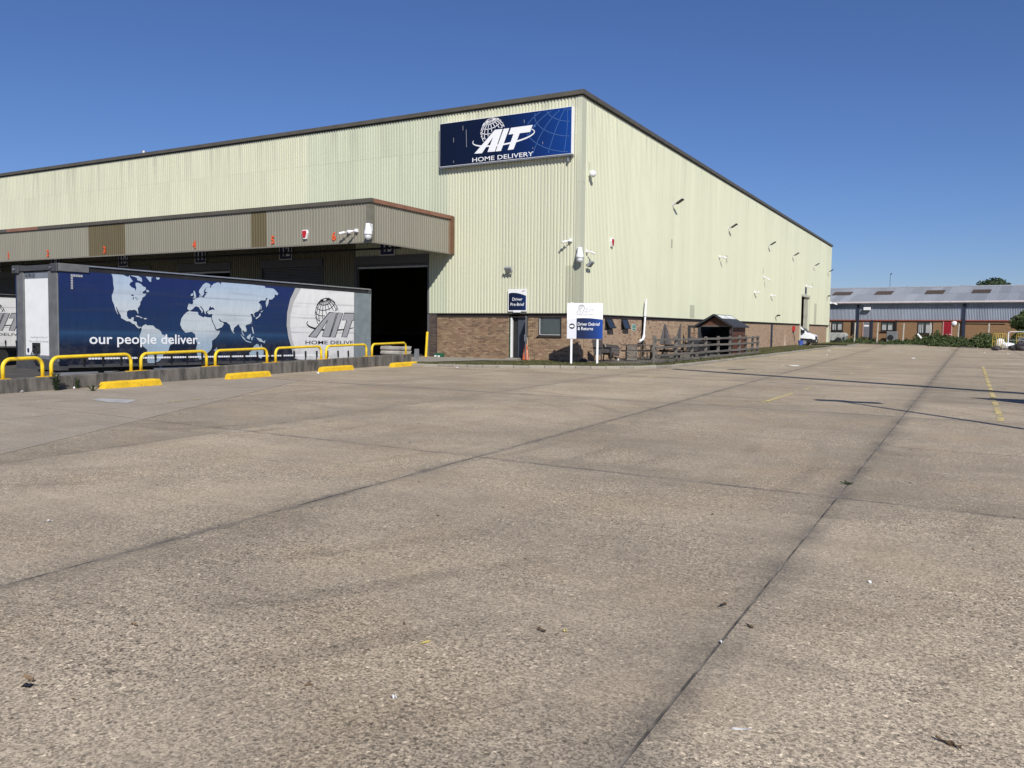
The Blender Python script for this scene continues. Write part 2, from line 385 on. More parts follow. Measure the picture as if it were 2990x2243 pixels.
m_wood = M('weathered_wood', (.135, .122, .105), .85, var=.3, vs=6, objr=.2, bmp=.5, bs=30, sc=(1, .25, 3), dirt=((.34, .32, .28), .62, .75, 5))
m_wood_d = M('dark_old_wood', (.085, .07, .058), .85, var=.3, vs=6, objr=.15, bmp=.4, bs=40)
m_wood_p = M('pale_timber', (.45, .34, .2), .8, var=.2, vs=6, objr=.15)
m_rattan = M('dark_rattan', (.052, .045, .04), .6, var=.35, vs=25, bmp=.8, bs=70)
m_iron = M('cast_iron', (.06, .055, .05), .6, metal=.3, var=.25, vs=9)
m_fabric = M('grey_parasol_fabric', (.085, .078, .080), .95, var=.15, vs=4)
m_shed = M('brown_shed_plastic', (.105, .042, .024), .6, var=.08, vs=3)
m_shed_trim = M('dark_grey_shed_plastic', (.028, .031, .036), .6, var=.12)
m_shed_roof = M('dark_shed_roof', (.030, .033, .042), .62, var=.15, bmp=.4, bs=20)
m_red = M('red_paint', (.46, .02, .025), .45, var=.1)
m_orange = M('orange_red_numerals', (.72, .105, .03), .55, var=.06)
m_cone = M('faded_orange_plastic', (.58, .13, .055), .55, var=.14, vs=6)
m_green = M('green_plastic', (.012, .10, .055), .45, var=.15)
m_sgreen = M('safety_green', (.0, .19, .11), .5, var=.05)
m_blue = M('blue_plastic', (.05, .10, .40), .5, var=.1)
m_farbrick_t = None
def glass_mat(name, col=(.03, .035, .04), rough=.08):
    m, nt, b = newmat(name, rough, 0, .6)
    f = noise(nt, sp(nt), 1.6, 2); L_(nt, mixc(nt, f, tuple(c*.6 for c in col), tuple(c*1.3 for c in col)), b.inputs['Base Color']); return m
m_glass = glass_mat('dark_glass'); m_glass_g = glass_mat('green_grey_glass', (.075, .09, .09), .12)
def brick_tex(name, c1, c2, mortar, scale=1.0):
    m, nt, b = newmat(name, .9, 0, .25)
    g = N(nt, 'ShaderNodeNewGeometry'); s = N(nt, 'ShaderNodeSeparateXYZ'); L_(nt, g.outputs['Position'], s.inputs[0])
    cb = N(nt, 'ShaderNodeCombineXYZ'); L_(nt, s.outputs[0], cb.inputs[0]); L_(nt, s.outputs[2], cb.inputs[1])
    t = N(nt, 'ShaderNodeTexBrick'); t.inputs['Scale'].default_value = scale; t.inputs['Brick Width'].default_value = .225; t.inputs['Row Height'].default_value = .075; t.inputs['Mortar Size'].default_value = .009
    t.inputs['Color1'].default_value = (*c1, 1); t.inputs['Color2'].default_value = (*c2, 1); t.inputs['Mortar'].default_value = (*mortar, 1)
    L_(nt, cb.outputs[0], t.inputs['Vector'])
    c = mixc(nt, fr_(nt, noise(nt, sp(nt, (1, 1, 4)), 1.2, 4), .4, .7, 0, .35), t.outputs['Color'], (c1[0]*.6, c1[1]*.6, c1[2]*.6))
    L_(nt, c, b.inputs['Base Color']); bump(nt, b, t.outputs['Fac'], -.4, .01); return m
m_farbrick = brick_tex('orange_brown_brick', (.27, .155, .075), (.215, .115, .055), (.26, .19, .12))
def leaf_mat(name, cols, trans=.25):
    m = bpy.data.materials.new(name); m.use_nodes = True; nt = m.node_tree; nt.nodes.clear()
    g = N(nt, 'ShaderNodeNewGeometry'); f = noise(nt, g.outputs['Position'], 1.3, 3)
    k = math_(nt, 'ADD', math_(nt, 'MULTIPLY', g.outputs['Random Per Island'], .6), math_(nt, 'MULTIPLY', f, .4))
    c = ramp(nt, k, [(.15, cols[0]), (.5, cols[1]), (.85, cols[2])])
    d = N(nt, 'ShaderNodeBsdfPrincipled'); d.inputs['Roughness'].default_value = .55; d.inputs['Specular IOR Level'].default_value = .3; t = N(nt, 'ShaderNodeBsdfTranslucent'); mx = N(nt, 'ShaderNodeMixShader'); mx.inputs[0].default_value = trans
    o = N(nt, 'ShaderNodeOutputMaterial'); L_(nt, c, d.inputs['Base Color']); L_(nt, c, t.inputs[0]); L_(nt, d.outputs[0], mx.inputs[1]); L_(nt, t.outputs[0], mx.inputs[2]); L_(nt, mx.outputs[0], o.inputs[0])
    return m
m_leaf = leaf_mat('bramble_leaf', [(.04, .06, .022), (.075, .11, .038), (.14, .17, .065)])
m_leaf_d = leaf_mat('dark_tree_leaf', [(.02, .036, .014), (.036, .06, .022), (.06, .09, .032)])
m_grass = leaf_mat('grass_blade', [(.06, .07, .024), (.10, .105, .04), (.20, .17, .085)], .2)
m_weed = leaf_mat('weed_leaf', [(.03, .055, .02), (.055, .085, .03), (.08, .12, .04)])
m_bark = M('bark', (.09, .07, .05), .9, var=.3, vs=8)
# ================================================================ the setting
DOCKY = -4.95                     # dock edge: the lorry pit ends here
WALL_A, WALL_B = np.array([-3.72, -23.35]), np.array([-5.55, -5.6])    # yard-side foot of the low dock wall
BIG = 700.
g = MB()
def gq(x0, x1, y0, y1, z=-.035): g.poly([(x0, y0, z), (x1, y0, z), (x1, y1, z), (x0, y1, z)])
PX = -4.6
gq(-BIG, BIG, -BIG, -31); gq(PX, BIG, -31, BIG); gq(-BIG, -75, -31, BIG); gq(-75, PX, DOCKY, BIG)
tag(O('ground', g, m_ground, norm=False), kind='structure')
p = MB()
prof = [(-31, -.035), (-27, -.32), (-22, -.70), (-18.9, -.757), (DOCKY, -.918)]
for (ya, za), (yb, zb) in zip(prof, prof[1:]): p.poly([(-75, ya, za), (PX, ya, za), (PX, yb, zb), (-75, yb, zb)])
m_tarmac = M('low_bounce_dock_tarmac', (.085, .078, .07), .88, var=.25, vs=1.5, bmp=.5, bs=60, dirt=((.035, .033, .03), .5, .7, 1.2))  # dark base colour keeps bounced light down, deepening the shade under the canopy
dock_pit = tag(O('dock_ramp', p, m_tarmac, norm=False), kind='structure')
p = MB(); p.box(-75, PX, DOCKY, DOCKY+.3, -1.0, -.03); p.box(-75.3, -75, -31, DOCKY, -1.0, -.03)
O('dock_edge', p, m_conc_wall, dock_pit, local=False)
for o_ in (dock_pit.children): o_.location = (0, 0, 0)
dock_pit_plate = MB()
f1 = crop(0, 1040, 5.267)
q = [f1(720, 330), f1(1150, 165), f1(2050, 130), f1(2160, 180), f1(1500, 275), f1(1000, 330)]
dock_pit_plate.poly([gp(*k, -.83) for k in q])
pp = O('road_plate', dock_pit_plate, M('smooth_blue_grey_screed', (.20, .215, .225), .7, var=.12, vs=1.5), dock_pit)
tag(pp, 'smooth blue-grey patch in the lorry dock floor')
# yard bays of concrete, one object each, joints open between them
def colx(c, y): return c[0]+c[1]*(y+28)
def cross_pt(c, r):
    y = r
    for _ in range(4): y = r+ROWM*(colx(c, y)-14.4)
    return np.array([colx(c, y), y])
def clip(poly, a, b):
    """keep the side left of a->b"""
    outp = []; n = len(poly); side = lambda p: (b[0]-a[0])*(p[1]-a[1])-(b[1]-a[1])*(p[0]-a[0])
    for i in range(n):
        p, q_ = poly[i], poly[(i+1) % n]; sp_, sq = side(p), side(q_)
        if sp_ >= 0: outp.append(p)
        if (sp_ > 0 > sq) or (sp_ < 0 < sq):
            t = sp_/(sp_-sq); outp.append(p+(q_-p)*t)
    return outp
def shrink(poly, d):
    c = poly; n = len(c); A = sum(c[i][0]*c[(i+1) % n][1]-c[(i+1) % n][0]*c[i][1] for i in range(n))
    if A < 0: c = c[::-1]
    for i in range(n):
        a, b = c[i], c[(i+1) % n]
        if np.linalg.norm(b-a) < 1e-4: continue
    res = list(c)
    for i in range(n):
        a, b = c[i], c[(i+1) % n]; t = b-a; L = np.linalg.norm(t)
        if L < 1e-4: continue
        nn = np.array([-t[1], t[0]])/L*d; res = clip(res, a+nn, b+nn)
        if len(res) < 3: return []
    return res
yard = thing('yard', (0, 0, 0), kind='structure')
O('joint_bed', MB().poly([(-2.4, -47, -.007), (33, -47, -.007), (33, 78, -.007), (3.5, 78, -.007), (3.5, -6, -.007), (-4.4, -6, -.007)]), m_joint, yard, norm=False)
EA, EB = np.array([5.6, -29.0]), np.array([1.2, -21.0])      # the odd diagonal joint on the left
nsl = 0
def add_slab(poly, mat):
    poly = shrink(poly, .0045)
    if len(poly) < 3: return
    c = np.mean(poly, axis=0); dz = random.uniform(-.0025, .0025); m = MB()
    # tiny arris on the top edges
    inn = shrink(poly, .004)
    if len(inn) != len(poly): inn = poly
    n = len(poly); b = 0
    m.v = [(q[0]-c[0], q[1]-c[1], 0.0) for q in inn]+[(q[0]-c[0], q[1]-c[1], -.007) for q in poly]+[(q[0]-c[0], q[1]-c[1], -.06) for q in poly]
    m.f = [tuple(range(n))]; m.m = [0]
    for k in range(n):
        j = (k+1) % n; m.f += [(k, n+k, n+j, j), (n+k, 2*n+k, 2*n+j, n+j)]; m.m += [1, 1]
    me = m.mesh('concrete_slab', [mat, m_joint]); fixn(me)
    o = bpy.data.objects.new('concrete_slab', me); COL.objects.link(o); o.parent = yard; o.location = (c[0], c[1], dz)
def kerb_keep(c): return not (c[0] < 3.0 and c[1] > .5) and not (c[0] < -2 and c[1] > -2.5)
LONG = [-50.6, -42.1, -33.7, -25.25]+[-25.25+8.6*i for i in range(1, 13)]
for ci in range(len(COLS)-1):
    RR = ROWS if ci < 4 else LONG
    for ri in range(len(RR)-1):
        ROWS_ = RR
        P = [cross_pt(COLS[ci+1], RR[ri]), cross_pt(COLS[ci], RR[ri]), cross_pt(COLS[ci], RR[ri+1]), cross_pt(COLS[ci+1], RR[ri+1])]
        c = np.mean(P, axis=0)
        if c[1] > 76 or not kerb_keep(c): continue
        if ci == 0 and c[1] < 10: continue
        # stop at the dock wall
        wa, wb = WALL_A+np.array([-.1, -30])*0, WALL_B
        d_ = (WALL_B-WALL_A)/np.linalg.norm(WALL_B-WALL_A); a0, b0 = WALL_B+d_*40+np.array([-.12, 0]), WALL_A-d_*40+np.array([-.12, 0])
        P = clip(P, a0, b0)
        if len(P) < 3: continue
        if 0 <= c[0] < 8 and -31 < c[1] < -19 or (c[0] <= 0 and c[1] < -17):
            r = clip(P, EA, EB); l = clip(P, EB, EA)
            if len(r) > 2: add_slab(r, m_slab_smooth)
            if len(l) > 2: add_slab(l, m_slab)
        else: add_slab(P, m_slab)

# --- verge with kerb
kp = [(-6.35, -6.3), (-4.6, -6.45), (-2.96, -6.25), (-.63, -5.35), (1.97, -3.85), (3.45, -2.55), (4.15, -1.4), (4.5, 0.2), (4.62, 3.0), (4.5, 15.6), (4.4, 25.4), (4.3, 34.8), (4.1, 45), (3.9, 51.5)]
def smooth_path(pts, step):
    P = [np.array(p, float) for p in pts]; Q = []
    for i in range(len(P)-1):
        a = P[max(i-1, 0)]; b = P[i]; c = P[i+1]; d = P[min(i+2, len(P)-1)]
        for k in range(24):
            t = k/24; Q.append(.5*((2*b)+(-a+c)*t+(2*a-5*b+4*c-d)*t*t+(-a+3*b-3*c+d)*t**3))
    Q.append(P[-1]); out_ = [Q[0]]; acc = 0
    S = [0]
    for i in range(1, len(Q)): S.append(S[-1]+np.linalg.norm(Q[i]-Q[i-1]))
    n = max(2, int(round(S[-1]/step))); Q = np.array(Q)
    return [np.array([np.interp(S[-1]*k/n, S, Q[:, 0]), np.interp(S[-1]*k/n, S, Q[:, 1])]) for k in range(n+1)]
kerb = thing('kerb', (0, 0, 0), kind='structure')
def lay_kerb(path, h0=.115):
    for a, b in zip(path, path[1:]):
        t = (b-a)/np.linalg.norm(b-a); nn = np.array([t[1], -t[0]]); g_ = .008; h = h0+random.uniform(-.012, .008)
        a2, b2 = a+t*g_, b-t*g_; i0 = random.uniform(-.01, .01)
        m = MB(); w_ = .14
        # splayed road face
        pr = [(0+i0, -.05), (0+i0, h*.6), (.03+i0, h), (w_+i0, h), (w_+i0, -.05)]
        A = [np.array([*(a2-nn*s), z]) for s, z in pr]; B = [np.array([*(b2-nn*s), z]) for s, z in pr]; n = len(pr)
        m.v = [tuple(p) for p in A+B]; m.f = [tuple(range(n)), tuple(range(n, 2*n))[::-1]]+[(k, (k+1) % n, n+(k+1) % n, n+k) for k in range(n)]; m.m = [0]*len(m.f)
        O('kerb_stone', m, m_kerb, kerb, bev=.006)
near = smooth_path(kp[:9], .62); farp = smooth_path(kp[8:], .915)
lay_kerb(near); lay_kerb(farp[:])
isl = smooth_path([(3.9, 61.5), (4.2, 64), (4.0, 69.5), (2.6, 73.5), (-.5, 75.5)], .915); lay_kerb(isl)
path = near+farp[1:]
v_ = MB(); inner = [p for p in path]
inset = []
for i, p in enumerate(inner):
    t = inner[min(i+1, len(inner)-1)]-inner[max(i-1, 0)]; t /= np.linalg.norm(t); inset.append(p-np.array([t[1], -t[0]])*.13)
front = [q for q in inset if q[1] < 0.15]; side = [q for q in inset if q[1] >= 0.15]
for a, b in zip(front, front[1:]):
    xa, xb = min(a[0], 4.3), min(b[0], 4.3)
    v_.poly([(a[0], a[1], .085), (b[0], b[1], .085), (min(xb, b[0]), .2, .1), (min(xa, a[0]), .2, .1)] if b[1] < .19 else [(a[0], a[1], .085), (b[0], b[1], .085), (a[0], .2, .1)])
v_.poly([(front[-1][0], .2, .1), (side[0][0], side[0][1], .088), (side[0][0], .2, .1)]) if False else None
for a, b in zip([front[-1]]+side, side): v_.poly([(-.05, a[1], .1), (a[0], a[1], .088), (b[0], b[1], .088), (-.05, b[1], .1)])
tag(O('verge', v_, m_verge, norm=True), kind='structure')
v2 = MB(); ii = smooth_path([(3.75, 61.6), (4.05, 64), (3.85, 69.4), (2.5, 73.3), (-.5, 75.3)], 1.2)
for a, b in zip(ii, ii[1:]): v2.poly([(a[0], a[1], .09), (b[0], b[1], .09), (-.05, b[1], .095), (-.05, a[1], .095)])
tag(O('verge', v2, m_verge), kind='structure')
pa = MB(); pa.poly([(-.0, .1, .108), (3.2, -.15, .108), (3.35, 1.2, .108), (3.3, 20.2, .108), (-.0, 20.2, .108)])
tag(O('patio', pa, m_patio), kind='structure')
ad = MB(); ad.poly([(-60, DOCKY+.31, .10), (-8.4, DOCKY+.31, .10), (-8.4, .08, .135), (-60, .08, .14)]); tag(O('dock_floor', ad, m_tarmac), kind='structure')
ap = MB(); ap.poly([(-8.39, DOCKY+.31, .10), (-5.75, DOCKY+.31, .10), (-5.9, -6.0, .098), (-4.3, -6.2, .10), (-4.7, -4.2, .11), (-3.7, -2.2, .13), (-2.2, -1.4, .13), (-2.2, .08, .13), (-8.39, .08, .135)])
tag(O('loading_apron', ap, m_path), kind='structure')
dw = MB(); dw.poly([(-.2, 53.8, .02), (4.6, 51.9, .004), (4.6, 61.2, .004), (-.2, 60.4, .02)]); dw.box(1.2, 4.4, 51.8, 52.0, -.02, .07)
tag(O('driveway', dw, m_path), kind='structure')
# grass
def blades(regions, n, hmin, hmax, name, mat=None, lean=.5, wd=.012):
    V = np.zeros((n*3, 3)); pts = []
    while len(pts) < n:
        p = regions()
        if p is not None: pts.append(p)
    P = np.array(pts); a = rng.uniform(0, 2*math.pi, n); h = rng.uniform(hmin, hmax, n); wv = rng.uniform(.6, 1.4, n)*wd
    V[0::3] = P; V[1::3] = P; V[2::3] = P
    V[0::3, 0] -= np.cos(a)*wv; V[0::3, 1] -= np.sin(a)*wv; V[1::3, 0] += np.cos(a)*wv; V[1::3, 1] += np.sin(a)*wv
    V[2::3, 2] += h; V[2::3, 0] += rng.normal(0, lean, n)*h; V[2::3, 1] += rng.normal(0, lean, n)*h
    me = bpy.data.meshes.new(name); me.from_pydata(V.tolist(), [], np.arange(n*3).reshape(n, 3).tolist()); me.materials.append(mat or m_grass)
    o = bpy.data.objects.new(name, me); COL.objects.link(o); return o
def reg_front():
    x = random.uniform(-6.0, 4.3); y = random.uniform(-6.2, -.1)
    yk = np.interp(x, [q[0] for q in near[:-3]], [q[1] for q in near[:-3]])+.16
    if y < yk: return None
    if x < -3.0 and y > -3.6+(-3.0-x)*-.75: return None
    if math.sin(x*2.1+y*1.3)+math.sin(x*5.3-y*3.1)*.6 < -.75 and random.random() < .8: return None
    if 0 < x < 3.2 and y > -1.0 and random.random() < .85: return None
    return (x, y, .09)
tag(blades(reg_front, 13000, .025, .085, 'grass'), 'short patchy grass along the front verge behind the kerb', 'grass', kind='stuff')
def reg_side():
    y = random.uniform(-.3, 52.) if random.random() < .6 else random.uniform(-.3, 20); x = random.uniform(.1, 4.4)
    if y < 20.2 and x < 3.3 and random.random() < .97: return None
    xk = np.interp(y, [q[1] for q in path], [q[0] for q in path])-.16
    if x > xk: return None
    return (x, y, .09)
tag(blades(reg_side, 16000, .03, .11, 'grass', wd=.018), 'grass strip beside the fence and along the side kerb', 'grass', kind='stuff')
def reg_isl():
    y = random.uniform(61.5, 75); x = random.uniform(.1, 4.0)
    return (x, y, .09) if x < 4.05-max(0, (y-69))*.7 else None
tag(blades(reg_isl, 3500, .04, .12, 'grass', wd=.03), 'grass island at the far corner of the warehouse', 'grass', kind='stuff')
# faded yellow bay lines on the concrete
def line(pts, wdt, label):
    m = MB()
    for a, b in zip(pts, pts[1:]):
        a, b = np.array(a, float), np.array(b, float); t = (b-a)/np.linalg.norm(b-a); nn = np.array([-t[1], t[0]])*wdt/2
        m.poly([(*(a-nn), .006), (*(b-nn), .006), (*(b+nn), .006), (*(a+nn), .006)])
    o = O('painted_line', m, m_line, yard); tag(o, label); return o
def dashes(x, y0, y1, wdt, label, skip=.0):
    m = MB(); y = y0
    while y < y1:
        L = random.uniform(.6, 1.8)
        if random.random() > skip:
            n = 5
            for k in range(n):
                ya, yb = y+L*k/n, y+L*(k+1)/n; d = random.uniform(-.012, .012)
                if random.random() < .12: continue
                m.poly([(x-wdt/2+d, ya, .006), (x+wdt/2+d, ya, .006), (x+wdt/2+d, yb, .006), (x-wdt/2+d, yb, .006)])
        y += L+random.uniform(.05, .5)
    o = O('painted_line', m, m_line, yard); tag(o, label)
dashes(15.98, -16.4, 9.5, .11, 'faded yellow bay line on the right of the yard')
line([(11.45, -15.1), (11.5, -11.9)], .09, 'short bright yellow bay mark in mid yard')
line([(10.9, -14.9), (12.0, -14.75)], .07, 'thin yellow cross mark in mid yard')
dashes(11.55, -10.5, 6, .06, 'worn yellow bay line in mid yard', .6)
dashes(6.1, -13.6, -7.5, .08, 'worn yellow bay line before the kerb', .1)
line([(5.7, -13.45), (7.2, -13.7)], .06, 'thin yellow tick before the kerb')
dashes(5.05, 2, 46, .11, 'yellow line beside the side kerb', .2)
line([(2.6, -4.6), (3.7, -3.75)], .1, 'yellow dash at the kerb corner')
dashes(.9, -22.6, -21.2, .09, 'yellow flecks of a worn line near the dock')
# pale repair patch and drain covers
rp = MB(); k_ = 2990/2212
rp.poly([gp(*f1(a, b), .005) for a, b in ((1410, 672), (1560, 650), (2110, 672), (1960, 722), (1680, 708))])
tag(O('repair_patch', rp, M('pale_repair', (.42, .42, .40), .8, var=.15), yard), 'pale grey patch of repaired concrete near the dock wall')
dc = MB(); dc.box(6.9, 7.55, -.75, -.15, -.01, .007)
tag(O('drain_cover', dc, M('iron_cover', (.05, .05, .05), .6, metal=.4), yard), 'dark iron drain cover in the yard')
# ================================================================ warehouse
WH = thing('warehouse', (0, 0, .1), 'large cream corrugated warehouse on a brick base with a loading canopy', 'warehouse')
TOP, LAP, CB, LW, RW = 11.76, 10.2, 2.285, 72.0, 74.15
PITCH = 1/6.
def profile(a, b, depth=.035, fr=(.085, .022, .038, .022)):
    """trapezoid ribs between a and b: list of (s, depth from crown)"""
    pts = []; s = math.floor(a/PITCH)*PITCH-PITCH
    while s < b+PITCH:
        pts += [(s, 0), (s+fr[0], 0), (s+fr[0]+fr[1], depth), (s+fr[0]+fr[1]+fr[2], depth)]; s += PITCH
    X = [p[0] for p in pts]; D = [p[1] for p in pts]
    return [(a, float(np.interp(a, X, D)))]+[p for p in pts if a+1e-4 < p[0] < b-1e-4]+[(b, float(np.interp(b, X, D)))]
def sheet(place, a, b, z0, z1, mat, parent, name='cladding_sheet', depth=.035, fr=(.085, .022, .038, .022), lip=True):
    P = profile(a, b, depth, fr); m = MB()
    for (s0, d0), (s1, d1) in zip(P, P[1:]):
        m.poly([place(s0, d0, z0), place(s1, d1, z0), place(s1, d1, z1), place(s0, d0, z1)])
    return O(name, m, mat, parent, norm=False)
def left_place(s, d, z): return (-s, -.085+d, z)
def right_place(s, d, z): return (.085-d, s, z)
DOORS = [(-12.71, -8.13), (-19.5, -15.03), (-26.4, -21.97), (-33.4, -28.95), (-40.3, -35.9), (-47.2, -42.8)]
DT = 5.14
LFR = (.08, .02, .047, .02)
# --- front (dock) wall
front = O('front_wall', MB().box(-LW, .0, .16, .22, 5.2, TOP), m_inside, WH)
edges = sorted({.12, 8.16, LW} | {float(i) for i in range(1, int(LW))} | {-d[0] for d in DOORS} | {-d[1] for d in DOORS})
edges = [e for i, e in enumerate(edges) if i == 0 or e-edges[i-1] > .05]
for a, b in zip(edges, edges[1:]):
    mid = -(a+b)/2; inopen = any(d[0] < mid < d[1] for d in DOORS)
    z0 = DT if inopen else (CB if mid > -8.15 else .14)
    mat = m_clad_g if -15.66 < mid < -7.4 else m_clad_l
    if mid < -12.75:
        sheet(left_place, a, b, z0, 6.8, m_clad_shade, front, depth=.045, fr=LFR); z0 = 6.8
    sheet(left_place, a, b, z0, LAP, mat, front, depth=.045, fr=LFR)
for i in range(0, int(LW)):
    a, b = (.12 if i == 0 else i), i+1
    mid = -(a+b)/2
    sheet(lambda s, d, z: (-s, -.089+d, z), a, b, LAP-.06, TOP+.05, m_clad_g if -15.66 < mid < -7.4 else m_clad_l, front, depth=.045, fr=LFR)
# solid core behind the sheets, with the door openings left free
core = MB(); xs = sorted([-LW, -8.13]+[v for d in DOORS for v in d])
prev = -LW
for d in sorted(DOORS):
    core.box(prev, d[0], -.045, .15, .05, DT); core.box(d[0], d[1], -.045, .15, DT, 5.3); prev = d[1]
core.box(-8.13, 0, -.045, .15, CB+.01, 5.3); core.box(-LW, 0, -.045, .15, 5.3, 11.9)
for i_, q_ in enumerate(core.v): core.v[i_] = (q_[0], max(q_[1], -.036), q_[2])
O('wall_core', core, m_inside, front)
O('drip_trim', MB().box(-8.16, .085, -.1, .0, CB-.035, CB-.002), m_fascia, front)
# --- side wall
side_w = O('side_wall', MB().box(-.22, -.16, .2, RW, 5.3, TOP), m_inside, WH)
BD = (54.55, 59.6)
redges = sorted({.33, RW} | {float(i) for i in range(1, 75)} | set(BD)); redges = [e for i, e in enumerate(redges) if i == 0 or e-redges[i-1] > .05]
for a, b in zip(redges, redges[1:]):
    z0 = 5.29 if BD[0] < (a+b)/2 < BD[1] else CB
    sheet(right_place, a, b, z0, TOP+.05, m_clad, side_w)
core = MB(); core.box(-.15, .045, .15, BD[0], CB+.01, 5.3); core.box(-.15, .045, BD[1], RW, CB+.01, 5.3); core.box(-.15, .045, .15, RW, 5.3, 11.9)
core.box(-.15, -.012, .2, BD[0]-.12, .0, CB+.01); core.box(-.15, -.012, BD[1], 72.6, .0, CB+.01)
O('wall_core', core, m_inside, side_w)
O('drip_trim', MB().box(0, .1, .0, BD[0], CB-.035, CB-.002).box(0, .1, BD[1], RW, CB-.035, CB-.002), M('pale_trim', (.5, .51, .42), .5), side_w)
# corner flashing in three lengths
m_cf = clad_material('corner_flashing', (.53, .545, .41), streak=.06)
for z0, z1, mt in ((CB-.01, 5.08, m_clad_p), (5.075, 8.1, m_cf), (8.095, 10.72, m_cf), (10.715, TOP+.06, m_cf)):
    m = MB(); e = .004 if z0 > 8.09 and z0 < 9 else .0
    m.poly([(-.14, -.09-e, z0), (.09+e, -.09-e, z0), (.09+e, -.09-e, z1), (-.14, -.09-e, z1)])
    m.poly([(.09+e, -.09-e, z0), (.09+e, .35, z0), (.09+e, .35, z1), (.09+e, -.09-e, z1)])
    O('corner_flashing', m, mt, WH, norm=False)
sheet(lambda s, d, z: (-s, -.093+d, z), .125, .60, CB+.01, 4.41, m_clad_p, front, 'patch_sheet')
# roof trim
def fasc(a, b, side):
    z0, z1 = 11.875, 12.06
    m = MB()
    if side == 'L': m.box(-b, -a+.004, -.20, -.02, z0, z1)
    else: m.box(.02, .20, a+.004, b, z0, z1)
    return m
s = -.2
O('fascia_corner', MB().box(-.02, .2, -.2, -.0, 11.875, 12.062), m_fascia, WH)
s = .02
while s < LW: O('fascia_panel', fasc(s, min(s+3.05, LW), 'L'), m_fascia, front); s += 3.06
s = .0
while s < RW+.05: O('fascia_panel', fasc(s, min(s+3.05, RW+.1), 'R'), m_fascia, side_w); s += 3.06
roof = O('roof', MB().box(-LW, -.16, .16, RW, TOP-.02, TOP+.16), M('roof_membrane', (.25, .25, .25), .9), WH)
O('rear_wall', MB().box(-LW, .07, RW, RW+.1, .0, TOP).box(-LW-.1, -LW, 0, RW, 0, TOP), m_clad, WH)
O('interior_floor', MB().box(-LW, -.13, .1, RW, -.02, .13), m_inside, WH)
pv = px(*crop(0, 400, 2.765)(1160, 118), 1, .6)
O('roof_vent', MB().lathe([(.13, 0), (.13, .2), (.17, .22), (.15, .5), (.1, .52)], (pv[0], .6, 11.9), 10), m_galv, roof, smooth=False)
O('roof_vent', MB().box(-.6, -.2, 33.2, 34.0, 11.9, 12.3), m_grey_st, roof)

# --- front brickwork: every brick proud of its mortar; the 300 nearest are objects
HB, GB = .215, .01
openF = [(-3.53, -2.55, .0, 2.3), (-2.0, -.83, 1.235, 2.3)]
bw = O('brick_base', MB().box(-8.13, -3.53, .009, .2, .0, CB).box(-3.53, -2.55, .17, .2, 2.1, CB).box(-2.55, -2.0, .009, .2, .0, CB).box(-2.0, -.83, .009, .2, .0, 1.235).box(-.83, -.009, .009, .2, .0, CB), m_mortar, WH)
def course(x0, x1, off, openings, z):
    """brick spans on one course, cut at openings"""
    spans = []; x = x1-off
    xs_ = []
    x = x1
    first = off
    while x > x0:
        L = (HB if first == 0 else first-GB); first = 0
        a = max(x-L, x0); xs_.append((a, x)); x = a-GB
    for a, b in xs_:
        segs = [(a, b)]
        for (oa, ob, za, zb) in openings:
            if z+.065 <= za or z >= zb: continue
            new = []
            for (p_, q_) in segs:
                if q_ <= oa or p_ >= ob: new.append((p_, q_)); continue
                if p_ < oa-.02: new.append((p_, oa))
                if q_ > ob+.02: new.append((ob, q_))
            segs = new
        spans += [sg for sg in segs if sg[1]-sg[0] > .03]
    return spans
allb = []
z = .055; i = 0
while z+.065 < 2.08:
    for a, b in course(-7.62, 0.0, .1125 if i % 2 else 0, openF, z): allb.append((a, b, z))
    z += .075; i += 1
allb.sort(key=lambda t: (t[0]-CAM[0])**2+(CAM[1])**2+(t[2]-CAM[2])**2)
cache = {}
def brick_obj(L, ti):
    key = (round(L, 3), ti)
    if key not in cache:
        me = MB().box(-L/2, L/2, 0, .06, 0, .065).mesh('brick', BR_F[ti]); bevel(me, .004); cache[key] = me
    return cache[key]
def pick(): return random.choices(range(6), [26, 22, 16, 14, 14, 8])[0]
rest = MB()
for n, (a, b, z) in enumerate(allb):
    dy = random.uniform(-.0025, .0025); ti = pick()
    if n < 300:
        o = bpy.data.objects.new('brick', brick_obj(b-a, ti)); COL.objects.link(o); o.parent = bw; o.location = (Vector(((a+b)/2, dy, z))-LOC[WH.name])
    else: rest.box(a, b, dy, .06, z, z+.065, ti)
tag(O('brickwork', rest, BR_F, bw, norm=False), kind='stuff')
# dark brick pier beside door 13
pier = O('brick_pier', MB().box(-8.15, -7.64, -.045, .2, .1, CB-.03), m_mortar_l, WH)
pb = MB(); z = .11; i = 0
while z+.065 < CB-.04:
    for a, b in course(-8.15, -7.635, .1125 if i % 2 else 0, [], z): pb.box(a, b, -.054, .0, z, z+.065, random.randrange(4))
    for ya in (-.054,): pb.box(-7.64, -7.628, -.054, .0, z, z+.065, random.randrange(4))
    z += .075; i += 1
tag(O('brickwork', pb, BR_P, pier, norm=False), kind='stuff')
O('soffit_board', MB().box(-7.63, .0, -.02, .02, 2.085, CB-.036), m_band, bw)
